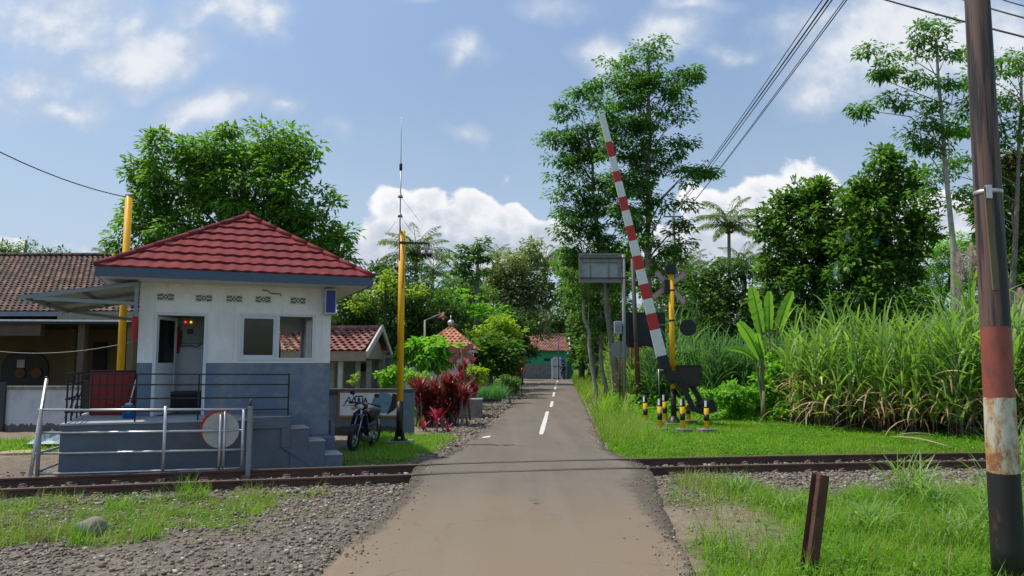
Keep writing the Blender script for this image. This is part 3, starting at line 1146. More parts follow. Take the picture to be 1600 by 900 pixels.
def grass(name, n, region, bw, hk=1.0, mask=None, hadd=0.0):
    x = rng.uniform(region[0], region[1], n); y = rng.uniform(region[2], region[3], n)
    g, h, dry, gr = cover(x, y)
    if mask is not None: g = g * mask(x, y)
    k = rng.random(n) < g
    x, y, h, dry = x[k], y[k], h[k], dry[k]
    n = len(x)
    # clump jitter
    x = x + rng.normal(0, .02, n); y = y + rng.normal(0, .02, n)
    base = np.stack([x, y, ground_z(x, y) - .005], 1)
    L = (h * hk + hadd) * rng.uniform(.5, 1.7, n)
    az = rng.uniform(0, 2 * np.pi, n)
    isdry = rng.random(n) < dry * .8
    out = []
    for sel, nm, mt in ((~isdry, name, M_grass), (isdry, 'dry_' + name, M_grassdry)):
        if sel.sum() < 5: continue
        v, f = ribbons(base[sel], az[sel], rng.uniform(.05, .7, sel.sum()), rng.uniform(.2, 1.2, sel.sum()), L[sel], np.full(sel.sum(), bw) * rng.uniform(.7, 1.5, sel.sum()), 2)
        o = np_mesh(nm, v, f, mt, None, False)
        tag(o, kind='stuff'); out.append(o)
    return out


grass('foreground_grass', 95000, (1.3, 10, 4.2, 12.6), .007)
grass('trackside_grass', 70000, (-11, -1.2, 5.5, 11.6), .006)
grass('lawn_grass', 150000, (1.9, 17, 14, 25), .012)
grass('hutside_grass', 16000, (-3.8, -0.9, 14, 19.2), .011, 1.2)
grass('yard_grass', 14000, (-14, -7.4, 14, 18.5), .014)
grass('roadside_grass', 60000, (2.2, 9, 24, 72), .04, 2.0)
grass('garden_grass', 26000, (-9, 2.4, 20, 72), .035, 1.6)


def weeds(name, n, region, size, dens, mt):
    x = rng.uniform(region[0], region[1], n); y = rng.uniform(region[2], region[3], n)
    g, h, dry, gr = cover(x, y)
    cl = sstep(fbm(x * 1.1 + 30, y * 1.1), .45, .6)
    k = rng.random(n) < g * cl * dens
    x, y = x[k], y[k]; n = len(x)
    m = 7
    X = np.repeat(x, m) + rng.normal(0, size * .8, n * m); Y = np.repeat(y, m) + rng.normal(0, size * .8, n * m)
    c = np.stack([X, Y, ground_z(X, Y) + rng.uniform(.01, size * 2.6, n * m)], 1)
    d = np.stack([rng.normal(0, 1, n * m), rng.normal(0, 1, n * m), rng.uniform(-.1, .7, n * m)], 1)
    up = np.tile([0, 0, 1.0], (n * m, 1)) + rng.normal(0, .3, (n * m, 3))
    v, f = leaf_arrays(c, d, up, rng.uniform(.6, 1.4, n * m) * size, rng.uniform(.3, .6, n * m) * size)
    tag(np_mesh(name, v, f, mt, None, False), kind='stuff')


weeds('broadleaf_weeds', 9000, (1.6, 9, 4.4, 10.5), .045, .8, M_weed)
weeds('trackside_weeds', 7000, (-10, -1.5, 6, 11), .035, .5, M_weed)
weeds('lawn_weeds', 16000, (2, 15, 14.8, 24), .05, .6, M_weed)

# =================================================================== GUARD HUT
A0 = G(90, 742); B0 = G(505, 722)
HANG = math.atan2(B0.y - A0.y, B0.x - A0.x)
_u = Vector((math.cos(HANG), math.sin(HANG), 0)); _n = Vector((-math.sin(HANG), math.cos(HANG), 0))


def HP(px, py, v):
    """photo pixel -> (u, z) on the hut's plane at depth v"""
    d = _dir(px, py)
    o = Vector((0, 0, CAMH))
    t = (v - (o - A0).dot(_n)) / d.dot(_n)
    p = o + d * t
    return (p - A0).dot(_u), p.z


def hw(u, v, z):
    return A0 + _u * u + _n * v + Vector((0, 0, z))


def make_tile_roof(mb, el, er, rr, rl, rows, tw, lift=0.03, wave=0.014, prof=5, m=0, curve=True, stagger=True):
    """roof slope el, er (eave) rr, rl (ridge): every tile its own little curved plate"""
    el, er, rr, rl = [Vector(q) for q in (el, er, rr, rl)]
    e = (er - el).normalized()
    up = ((rl + rr) / 2 - (el + er) / 2)
    up = (up - e * up.dot(e))
    sl = up.length; up.normalize()
    nrm = e.cross(up).normalized()
    if nrm.z < 0: nrm = -nrm
    W_ = (er - el).length
    for k in range(rows):
        a, b = k / rows, (k + 1.12) / rows
        b = min(b, 1.0)

        def lim(t):
            p = el.lerp(rl, t); q = er.lerp(rr, t)
            return (p - el).dot(e), (q - el).dot(e)
        la, ra = lim(a); lb, rb = lim(b)
        ofs = (k % 2) * tw * .5 if stagger else 0.0
        c0 = math.floor((min(la, lb) - ofs) / tw); c1 = math.ceil((max(ra, rb) - ofs) / tw)
        for c in range(c0, c1):
            x0 = c * tw + ofs; x1 = x0 + tw
            if x1 < la + .01 or x0 > ra - .01: continue
            vs = []; jl = random.uniform(-.004, .004)
            for (t, lo, hi, li) in ((a, la, ra, lift), (b, lb, rb, 0.004)):
                for i in range(prof + 1):
                    s = i / prof
                    x = min(max(x0 + (x1 - x0) * s, lo), hi)
                    w = wave * math.sin(s * 2 * math.pi)
                    p = el + e * x + up * (sl * t) + nrm * (li + w + jl)
                    vs.append(p)
            # butt edge of the tile
            q = prof + 1
            bs = [p.copy() for p in vs[:q]] + [p - nrm * (lift * .85) + up * 0.004 for p in vs[:q]]
            mb.add(vs, [(i, i + 1, q + i + 1, q + i) for i in range(prof)], m, curve)
            mb.add(bs, [(q + i, q + i + 1, i + 1, i) for i in range(prof)], m, False)


def ridge_cap(mb, p, q, r=0.06, step=0.35, m=0):
    p = Vector(p); q = Vector(q)
    n = max(2, int((q - p).length / step))
    for i in range(n):
        a = p.lerp(q, i / n); b = p.lerp(q, (i + 1.12) / n)
        mb.tube([a, b], [r, r * .86], 8, m)


def build_hut():
    WALL = band_mat('hut_wall_paint', [(1.70, (0.135, 0.18, 0.235)), (99, (0.80, 0.79, 0.77))], dirt=(0.5, 0.45, 0.37), dirt_amt=0.25, dscale=1.4, rough=.75, streak=(.36, .31, .25, .28))
    GREY = mat('platform_paint', (0.115, 0.14, 0.17), 0.75, var=0.16, scale=2, dirt=(0.09, 0.085, 0.06), dirt_amt=.5)
    LGREY = mat('platform_top', (0.34, 0.36, 0.38), 0.8, var=0.1, scale=2, dirt=(0.2, 0.19, 0.17), dirt_amt=.6)
    FASC = mat('fascia_blue', (0.065, 0.105, 0.155), 0.5, var=.05)
    SOFF = mat('soffit_white', (0.62, 0.60, 0.56), 0.7, var=.06, dirt=(0.4, 0.34, 0.26), dirt_amt=.3)
    ROOF = mat('roof_maroon', (0.195, 0.038, 0.040), 0.85, var=0.22, scale=3, bump=.25, bscale=220, bdist=.003, spec=.15, dirt=(.10, .05, .045), dirt_amt=.55)
    VENT = mat('vent_dark', (0.03, 0.03, 0.03), .8)
    root = thing('guard_hut', 'small crossing guard hut with maroon tiled roof, white walls over slate blue base', 'hut', (A0.x, A0.y, 0), HANG)
    u0, u1, v0, v1 = 0.93, 4.28, 1.4, 4.4
    ztop = 3.16; zf = 0.75; th = 0.13
    du0, du1, dz1 = 1.18, 2.06, 2.60
    wu0, wu1, wz0, wz1 = 2.60, 3.98, 1.75, 2.62
    mb = MB()
    # front wall around door and window
    for (a, b, c, d) in [(u0, du0, -.15, ztop), (du0, du1, dz1, ztop), (du0, du1, -.15, zf - .01), (du1, wu0, -.15, ztop), (wu0, wu1, -.15, wz0), (wu0, wu1, wz1, ztop), (wu1, u1, -.15, ztop)]:
        mb.bb(a, b, v0, v0 + th, c, d)
    # side walls, back wall with window
    mb.bb(u0, u0 + th, v0 + th, v1 - th, -.15, ztop); [mb.bb(u1 - th, u1, a, b, c, d) for (a, b, c, d) in ((v0 + th, 2.2, -.15, ztop), (2.2, 3.9, -.15, 1.75), (2.2, 3.9, 2.62, ztop), (3.9, v1 - th, -.15, ztop))]  # right wall opening is unseen, added to let daylight into the room
    bw0, bw1, bz0, bz1 = 3.05, 3.95, 1.75, 2.45
    bw0, bw1 = 3.36, 4.12
    for (a, b, c, d) in [(u0, bw0, -.15, ztop), (bw0, bw1, -.15, bz0), (bw0, bw1, bz1, ztop), (bw1, u1, -.15, ztop)]:
        mb.bb(a, b, v1 - th, v1, c, d)
    w = mb.build('wall', WALL, root)
    mb = MB(); mb.bb(u0 + th, u1 - th, v0 + th, v1 - th, zf - .1, zf); mb.build('floor_slab', LGREY, root)
    mb = MB(); mb.bb(u0 + th + .002, u1 - th - .002, v0 + th + .002, v1 - th - .002, 3.10, 3.155); mb.build('ceiling_panel', SOFF, root)
    ln = MB(); LIN = mat('inner_wall_white', (.66, .68, .70), .7, var=.04)
    ln.bb(u0 + th, u0 + th + .006, v0 + th, v1 - th, zf, 3.10); [ln.bb(u1 - th - .006, u1 - th, a, b, c, d) for (a, b, c, d) in ((v0 + th, 2.2, zf, 3.1), (2.2, 3.9, zf, 1.75), (2.2, 3.9, 2.62, 3.1), (3.9, v1 - th, zf, 3.1))]
    for (a, b, c, d) in [(u0 + th + .007, bw0, zf, 3.10), (bw0, bw1, zf, bz0), (bw0, bw1, bz1, 3.10), (bw1, u1 - th - .007, zf, 3.10)]:
        ln.bb(a, b, v1 - th - .006, v1 - th, c, d)
    ln.bb(u0 + th + .008, 2.40, 2.45, 2.50, zf, 3.10)  # partition added close behind the doorway so it catches more light
    ln.build('inner_lining', LIN, root)
    # roof
    e0, e1, ev0, ev1 = 0.28, 4.94, 0.72, 5.05
    ze = 3.30; ap = (2.78, 2.9, 4.70)
    rf = MB()
    c1, c2, c3, c4 = (e0, ev0, ze), (e1, ev0, ze), (e1, ev1, ze), (e0, ev1, ze)
    for a, b in ((c1, c2), (c2, c3), (c3, c4), (c4, c1)):
        make_tile_roof(rf, a, b, ap, ap, 8, 0.235, lift=.045, wave=.009, prof=8, stagger=False)
    for c in (c1, c2, c3, c4):
        cc = Vector(c); d = (Vector(ap) - cc)
        ridge_cap(rf, cc + Vector((0, 0, .035)) + d * .0, Vector(ap) + Vector((0, 0, .04)), 0.055, .38)
    rf.sphere((ap[0], ap[1], ap[2] + .06), .07, 0, 10, 6)
    # solid deck under the tiles
    dk = MB()
    dk.add([c1, c2, c3, c4, (ap[0], ap[1], ap[2] - .02)], [(0, 1, 4), (1, 2, 4), (2, 3, 4), (3, 0, 4)])
    roof = rf.build('roof', ROOF, root)
    dk.build('roof_deck', ROOF, roof)
    f = MB()
    for (a, b, c, d) in [(e0, e1, ev0, ev0 + .03), (e0, e1, ev1 - .03, ev1), (e0, e0 + .03, ev0 + .03, ev1 - .03), (e1 - .03, e1, ev0 + .03, ev1 - .03)]:
        f.bb(a, b, c, d, 3.145, 3.305)
    f.build('fascia', FASC, roof)
    # soffit: sloping in from the fascia bottom to the wall
    s = MB()
    o = [(e0 + .032, ev0 + .032), (e1 - .032, ev0 + .032), (e1 - .032, ev1 - .032), (e0 + .032, ev1 - .032)]
    i_ = [(u0 - .002, v0 - .002), (u1 + .002, v0 - .002), (u1 + .002, v1 + .002), (u0 - .002, v1 + .002)]
    vs = [(a, b, 3.155) for a, b in o] + [(a, b, 3.13) for a, b in i_] + [(a, b, 3.175) for a, b in o] + [(a, b, 3.15) for a, b in i_]
    fs = []
    for k in range(4):
        j = (k + 1) % 4
        fs += [(k, j, 4 + j, 4 + k), (8 + k, 12 + k, 12 + j, 8 + j)]
    s.add(vs, fs); s.build('soffit', SOFF, roof)
    # vents
    for (px, py) in [(259, 464), (318.7, 466), (366, 467), (411, 468), (465.7, 470)]:
        uu, zz = HP(px, py, v0)
        m = MB()
        m.bb(uu - .145, uu + .145, v0 - .012, v0 + .004, zz - .068, zz + .068, 0)
        m.bb(uu - .13, uu - .045, v0 - .018, v0 - .010, zz + .012, zz + .05, 1)
        m.bb(uu + .045, uu + .13, v0 - .018, v0 - .010, zz + .012, zz + .05, 1)
        m.bb(uu - .13, uu - .045, v0 - .018, v0 - .010, zz - .05, zz - .012, 1)
        m.bb(uu + .045, uu + .13, v0 - .018, v0 - .010, zz - .05, zz - .012, 1)
        T = Matrix.Translation((uu, v0 - .0185, zz)) @ Matrix.Rotation(R(90), 4, 'X')
        m.prism([(-.05, 0), (0, .045), (.05, 0), (0, -.045)], T, -.006, 1)
        m.tube([(uu, v0 - .019, zz), (uu, v0 - .028, zz)], .022, 10, 0)
        # light petals cutting the dark squares
        for sx in (-1, 1):
            for sz in (-1, 1):
                m.beam((uu + sx * .045, v0 - .02, zz + sz * .012), (uu + sx * .13, v0 - .02, zz + sz * .05), .008, .012, 0, up=(0, 1, 0))
        m.build('vent_block', [SOFF, VENT], root)
    # door frame & open door leaf
    fr = MB()
    fr.bb(du0 - .002, du0 + .05, v0 - .02, v0 + th, zf, dz1); fr.bb(du1 - .05, du1 + .002, v0 - .02, v0 + th, zf, dz1)
    fr.bb(du0 + .05, du1 - .05, v0 - .02, v0 + th, dz1 - .05, dz1 + .002)
    door = fr.build('door', M_alu, root)
    T = Matrix.Translation((du0 + .06, v0 + .03, 0)) @ Matrix.Rotation(R(66), 4, 'Z')
    lf = MB(); W_ = .76
    lf.bb(0, .06, 0, .04, zf + .02, dz1 - .06, 0, T); lf.bb(W_ - .06, W_, 0, .04, zf + .02, dz1 - .06, 0, T)
    lf.bb(.06, W_ - .06, 0, .04, dz1 - .12, dz1 - .06, 0, T); lf.bb(.06, W_ - .06, 0, .04, 1.63, 1.70, 0, T); lf.bb(.06, W_ - .06, 0, .04, zf + .02, zf + .12, 0, T)
    lf.bb(.06, W_ - .06, .012, .028, zf + .12, 1.63, 0, T)
    lf.bb(.06, W_ - .06, .017, .023, 1.70, dz1 - .12, 1, T)
    leaf = lf.build('door_leaf', [M_alu, M_clearglass], door)
    hd = MB(); hd.tube([T @ Vector((W_ - .05, -.03, 1.5)), T @ Vector((W_ - .05, -.03, 1.64))], .012, 8); hd.build('handle', M_steel, door)
    # window
    wf = MB(); t = .045
    wf.bb(wu0, wu1, v0 - .015, v0 + th - .01, wz1 - t, wz1, 0); wf.bb(wu0, wu1, v0 - .015, v0 + th - .01, wz0, wz0 + t, 0)
    wf.bb(wu0, wu0 + t, v0 - .015, v0 + th - .01, wz0 + t, wz1 - t, 0); wf.bb(wu1 - t, wu1, v0 - .015, v0 + th - .01, wz0 + t, wz1 - t, 0)
    mid = 3.30
    wf.bb(mid - .03, mid + .03, v0 - .013, v0 + th - .012, wz0 + t, wz1 - t, 0)
    win = wf.build('window', M_alu, root)
    sm = MB()
    a, b, c, d = wu0 + t, mid - .03, wz0 + t, wz1 - t
    sm.bb(a, b, v0 + .01, v0 + .04, d - .05, d); sm.bb(a, b, v0 + .01, v0 + .04, c, c + .05)
    sm.bb(a, a + .05, v0 + .01, v0 + .04, c + .05, d - .05); sm.bb(b - .05, b, v0 + .01, v0 + .04, c + .05, d - .05)
    sm.build('sash', M_alu, win)
    pn = MB(); pn.bb(a + .05, b - .05, v0 + .022, v0 + .028, c + .05, d - .05); pn.build('pane', M_glass, win)
    # back window frame
    bf = MB()
    bf.bb(bw0, bw1, v1 - th, v1, bz1 - .04, bz1); bf.bb(bw0, bw1, v1 - th, v1, bz0, bz0 + .04); bf.bb(bw0, bw0 + .04, v1 - th, v1, bz0 + .04, bz1 - .04); bf.bb(bw1 - .04, bw1, v1 - th, v1, bz0 + .04, bz1 - .04)
    tag(bf.build('window', M_alu, root), 'rear window of the hut seen through the open front one')
    # platform, parapet and steps
    pl = MB(); pl.bb(0, 2.72, 0, v0 - .003, -.15, .735, 0); pl.bb(0, u0 - .003, v0 - .003, 3.2, -.15, .735)
    p = pl.build('platform', GREY, root, bevel=.012)
    tp = MB(); tp.bb(-.01, 2.72, -.012, v0 - .003, .735, .765); tp.bb(-.01, u0 - .003, v0 - .003, 3.2, .735, .765); tp.build('platform_top', LGREY, p, bevel=.006)
    pr = MB()
    pr.bb(2.722, 3.42, .0, v0 - .003, -.15, .60, 0)
    pr.bb(2.722, 3.42, -.045, v0 - .003, .60, .80, 0)
    pr.bb(3.27, 3.42, -.045, 0, .28, .60, 0)
    Tt = Matrix.Translation((0, .0, 0)) @ Matrix.Rotation(R(90), 4, 'X')
    pr.prism([(3.27, .44), (3.27, .28), (3.88, -.15), (4.0, -.15), (4.0, .0), (3.42, .44)], Tt, .03, 0)
    pr.build('parapet', GREY, root, bevel=.008)
    z = [.60, .375, .13]; xs = [3.42, 3.72, 4.0, 4.30]
    for k in range(3):
        st = MB(); a_ = xs[k] if k < 3 else 4.0
        st.bb(xs[k], xs[k + 1] + (.0), -.02, .62, -.15, z[k] - .02, 0)
        q = st.build('step', GREY, root, bevel=.008)
        tt = MB(); tt.bb(xs[k] + .001, xs[k + 1] + .012, -.03, .62, z[k] - .02, z[k], 0)
        tt.build('tread', LGREY, q, bevel=.004)
    fill = MB(); fill.bb(3.42, 4.28, .62, v0 - .003, -.15, .35, 0); fill.build('side_block', GREY, root)
    # downpipe at right wall end
    dp = MB(); dp.tube([(4.36, 1.42, .02), (4.36, 1.42, .52), (4.34, 1.5, .58)], .045, 10); dp.build('drain_pipe', GREY, root)
    # black balustrade
    ra = MB()
    hr = [(1.50, .011), (1.33, .009), (1.11, .009), (.91, .009)]
    for zz, r in hr:
        ra.beam((.04, .08, zz + .03), (3.38, .08, zz), .022, .022)
        ra.beam((.04, .08, zz + .03), (.04, 1.9, zz + .03), .022, .022)
    for x in (.06, 1.02, 1.95, 3.38):
        ra.bb(x - .013, x + .013, .067, .093, .765, 1.52)
    for y in (.75, 1.4, 1.9):
        ra.bb(.03, .055, y, y + .025, .765, 1.52)
    ra.beam((.04, 1.9, 1.2), (.04, .75, .8), .018, .018); ra.beam((.04, 1.4, 1.2), (.04, .1, .85), .018, .018)
    tag(ra.build('balustrade', M_black, root))
    # canopy of corrugated metal on the left side with a braced frame
    M_corr = mat('corrugated_zinc', (0.35, 0.37, 0.37), 0.5, metal=.5, var=.15, scale=4, dirt=(0.2, 0.16, 0.12), dirt_amt=.5)
    oa = HP(30, 463, 1.15)
    cz = MB()
    nx, ny = 8, 60
    P00 = Vector((oa[0], 1.1, oa[1])); P10 = Vector((.92, 1.1, 3.10)); P01 = Vector((oa[0] + .25, 3.9, oa[1] - .05)); P11 = Vector((.92, 3.9, 3.05))
    vs = []
    for j in range(ny + 1):
        for i in range(nx + 1):
            s, t_ = i / nx, j / ny
            q = P00.lerp(P10, s).lerp(P01.lerp(P11, s), t_)
            q.z += .014 * math.cos(t_ * math.pi * 2 * 26)
            vs.append(q)
    cz.add(vs, [(j * (nx + 1) + i, j * (nx + 1) + i + 1, (j + 1) * (nx + 1) + i + 1, (j + 1) * (nx + 1) + i) for j in range(ny) for i in range(nx)], 0, True)
    can = cz.build('canopy', M_corr, root)
    cf = MB()
    cf.beam(P00 - Vector((0, .02, .03)), P10 - Vector((0, .02, .03)), .03, .06)
    cf.beam(P01 - Vector((0, 0, .04)), P11 - Vector((0, 0, .04)), .04, .06)
    cf.beam(P00.lerp(P01, .5) - Vector((0, 0, .05)), P10.lerp(P11, .5) - Vector((0, 0, .05)), .04, .06)
    cf.beam(P00.lerp(P10, .06) - Vector((0, 0, .05)), P01.lerp(P11, .06) - Vector((0, 0, .05)), .04, .05)
    cf.beam(P00.lerp(P10, .5) - Vector((0, 0, .05)), P01.lerp(P11, .5) - Vector((0, 0, .05)), .04, .05)
    cf.beam(P00.lerp(P10, .12) - Vector((0, .02, .06)), Vector((.92, 1.1, 2.72)), .04, .06)
    cf.beam(P01.lerp(P11, .12) - Vector((0, .02, .06)), Vector((.92, 3.9, 2.55)), .04, .06)
    cf.bb(.86, .925, 1.09, 1.15, 2.5, 3.1)
    cf.bb(.86, .925, 3.86, 3.92, 2.3, 3.05)
    cf.build('canopy_frame', mat('frame_grey', (.22, .26, .28), .5), can)
    # crack pipe stub below the soffit
    st = MB(); st.tube([(3.0, v0 - .02, 3.06), (3.1, v0 - .03, 3.05), (3.16, v0 - .03, 3.0), (3.32, v0 - .03, 3.0), (3.34, v0 - .03, 2.96)], .012, 6)
    st.build('conduit', mat('conduit_tan', (.3, .22, .15), .7), root)
    return root


hut = build_hut()


def hut_items():
    rz = HANG
    # illuminated-style sign box, unlit
    t = thing('sign_box', 'blue box sign with pale sides fixed high at the right end of the hut wall', 'sign', hw(4.22, 1.22, 2.62), rz)
    m = MB(); m.bb(-.10, .10, -.14, .14, 0, .48); m.build('casing', mat('sign_case', (.42, .5, .62), .5), t, bevel=.01)
    m = MB(); m.bb(-.085, .085, -.148, -.139, .03, .45); m.build('face', mat('sign_blue', (.018, .028, .20), .35, var=.05), t)
    m = MB(); m.bb(-.107, -.099, -.06, .06, .05, .22); m.build('side_print', mat('sign_print', (.45, .30, .25), .5, var=.4, scale=20), t)
    # red cabinet with mesh
    t = thing('locker_cabinet', 'dark red cabinet standing at the left corner of the hut under the canopy', 'cabinet', hw(.52, 2.2, .765), rz)
    c = mat('cabinet_red', (.25, .02, .025), .5, var=.1)
    m = MB(); m.bb(-.36, .36, -.2, .2, 0, .78); m.build('body', c, t, bevel=.015)
    m = MB()
    for k in range(6): m.bb(-.34 + k * .12, -.33 + k * .12, -.208, -.2, .03, .75)
    m.build('rib_panel', mat('cabinet_red_dark', (.13, .012, .015), .5), t)
    m = MB(); m.bb(-.38, .38, -.22, .22, .78, .80); m.build('top', M_black, t)
    # bucket and mop
    q = HP(201, 645, .9)
    p = hw(q[0], 0.9, .766)
    t = thing('bucket', 'small blue plastic bucket standing on the hut platform', 'bucket', p, rz)
    m = MB(); m.tube([(0, 0, 0), (0, 0, .19), (0, 0, .2), (0, 0, .215)], [.085, .105, .118, .118], 20, caps=True)
    m.build('shell', mat('blue_plastic', (.015, .16, .42), .35, var=.05), t)
    m = MB(); m.tube([(-.11, 0, .2), (-.07, -.06, .14), (0, -.12, .1), (.07, -.06, .14), (.11, 0, .2)], .004, 5); m.build('handle', M_steel, t)
    t = thing('mop', 'thin pale mop stick leaning out of the blue bucket', 'mop', p + Vector((0, 0, .216)), rz)
    m = MB(); m.tube([(0, 0, 0), (.10, .12, .52)], .011, 7); m.build('stick', mat('mop_stick', (.55, .5, .45), .5), t)
    m = MB(); m.sphere((0, 0, .02), .06, 0, 8, 6, (1, 1, .5)); m.build('mop_head', mat('mop_cloth', (.5, .45, .42), .9), t)
    # folded red flag umbrella hanging from canopy
    q = HP(211, 505, 1.3)
    t = thing('folded_umbrella', 'red folded umbrella hanging from the canopy beside the hut corner', 'umbrella', hw(q[0], 1.25, q[1] - .34), rz)
    m = MB(); m.tube([(0, 0, 0), (.0, 0, .08), (0, 0, .3), (0, 0, .5), (0, 0, .58)], [.012, .035, .055, .04, .02], 10)
    m.build('cloth', mat('flag_red', (.42, .03, .03), .7), t)
    m = MB(); m.sphere((0, 0, .62), .05, 0, 10, 6, (1.3, 1.3, .7)); m.tube([(0, 0, .6), (0, 0, .98)], .006, 6); m.build('hook', M_black, t)
    # interior: control box with lamps, extinguisher, bench, table, jackets, chair
    t = thing('control_box', 'pale grey control box with red and yellow lamps on the wall inside the hut', 'control box', hw(1.78, 2.37, 1.95), rz)
    m = MB(); m.bb(-.34, .24, -.02, .07, .12, .62); m.build('panel', mat('panel_grey', (.26, .27, .25), .5), t, bevel=.01)
    m = MB(); m.bb(-.06, .05, -.035, -.02, .30, .40); m.build('meter', M_black, t)
    for x, col, nm in ((-.10, (.8, .03, .02), 'red'), (.0, (.8, .45, .02), 'yellow')):
        e = bpy.data.materials.new('lamp_glow_' + nm); nt, N, L, b = nodes_of(e)
        b.inputs['Base Color'].default_value = (*col, 1); b.inputs['Emission Color'].default_value = (*col, 1); b.inputs['Emission Strength'].default_value = 1.5
        m = MB(); m.sphere((x, -.03, .53), .022, 0, 10, 6); o = m.build('indicator_lamp', e, t); o['label'] = nm + ' indicator lamp'
    m = MB(); m.tube([(-.28, 0, .12), (-.2, -.02, .06), (0, -.02, .08), (.12, -.02, .05), (.2, 0, .12)], .010, 6); m.build('cable', M_black, t)
    m = MB(); m.bb(-.30, -.16, -.03, -.021, .25, .5); m.build('poster', mat('poster_blue', (.12, .2, .3), .6, var=.3, scale=9), t)
    q = HP(273, 532, 2.3)
    t = thing('fire_extinguisher', 'red fire extinguisher hanging just inside the open hut door', 'extinguisher', hw(q[0] + .02, 2.30, 1.88), rz)
    m = MB(); m.tube([(0, 0, 0), (0, 0, .02), (0, 0, .38), (0, 0, .43), (0, 0, .46)], [.05, .075, .075, .05, .03], 14); m.build('cylinder', mat('ext_red', (.42, .015, .02), .35), t)
    m = MB(); m.bb(-.02, .06, -.015, .015, .46, .50); m.tube([(.03, 0, .47), (.1, -.02, .42), (.09, -.02, .15)], .01, 6); m.build('valve', M_black, t)
    m = MB(); m.bb(-.08, .08, .02, .145, .2, .22); m.build('bracket', M_black, t)
    t = thing('bench', 'dark low bench standing inside the hut across the doorway', 'bench', hw(1.70, 2.20, .75), rz)
    m = MB(); m.bb(-.35, .6, -.2, .2, .36, .42); m.build('seat', mat('bench_dark', (.05, .045, .045), .6), t, bevel=.01)
    for x in (-.30, .55):
        for y in (-.16, .16):
            m = MB(); m.bb(x - .025, x + .025, y - .025, y + .025, 0, .36); m.build('leg', M_dark, t)
    m = MB(); m.bb(-.3, .55, -.2, -.18, .12, .36); m.build('apron', M_dark, t)
    t = thing('table', 'white topped desk under the rear window inside the hut', 'table', hw(3.45, 3.7, .75), rz)
    m = MB(); m.bb(-.7, .68, -.35, .35, .98, 1.02); m.build('top', mat('desk_white', (.5, .52, .55), .5), t)
    for x in (-.65, .63):
        for y in (-.3, .3):
            m = MB(); m.bb(x - .025, x + .025, y - .025, y + .025, 0, .98); m.build('leg', M_dark, t)
    jk = [(2.95, (.015, .015, .018), 'black jacket hanging inside behind the left window pane'), (3.18, (.02, .02, .03), 'dark jacket hanging inside next to the window mullion')]
    for x, col, lab in jk:
        t = thing('jacket', lab, 'jacket', hw(x, 2.2, 1.55), rz)
        m = MB(); m.tube([(0, 0, 0), (0, 0, .3), (0, 0, .7), (0, 0, .84), (0, 0, .88)], [.16, .17, .18, .12, .04], 10)
        m.build('body', mat('jacket_cloth%d' % int(x * 10), col, .9), t)
        for s in (-1, 1):
            m = MB(); m.tube([(s * .13, 0, .78), (s * .2, -.02, .5), (s * .21, -.04, .16)], [.07, .06, .045], 8); m.build('sleeve', mat('jacket_sleeve', (.02, .02, .025) if s < 0 else (.25, .02, .02), .9), t)
        m = MB(); m.tube([(0, 0, .88), (0, 0, 1.5)], .006, 5); m.build('hanger', M_steel, t)


hut_items()

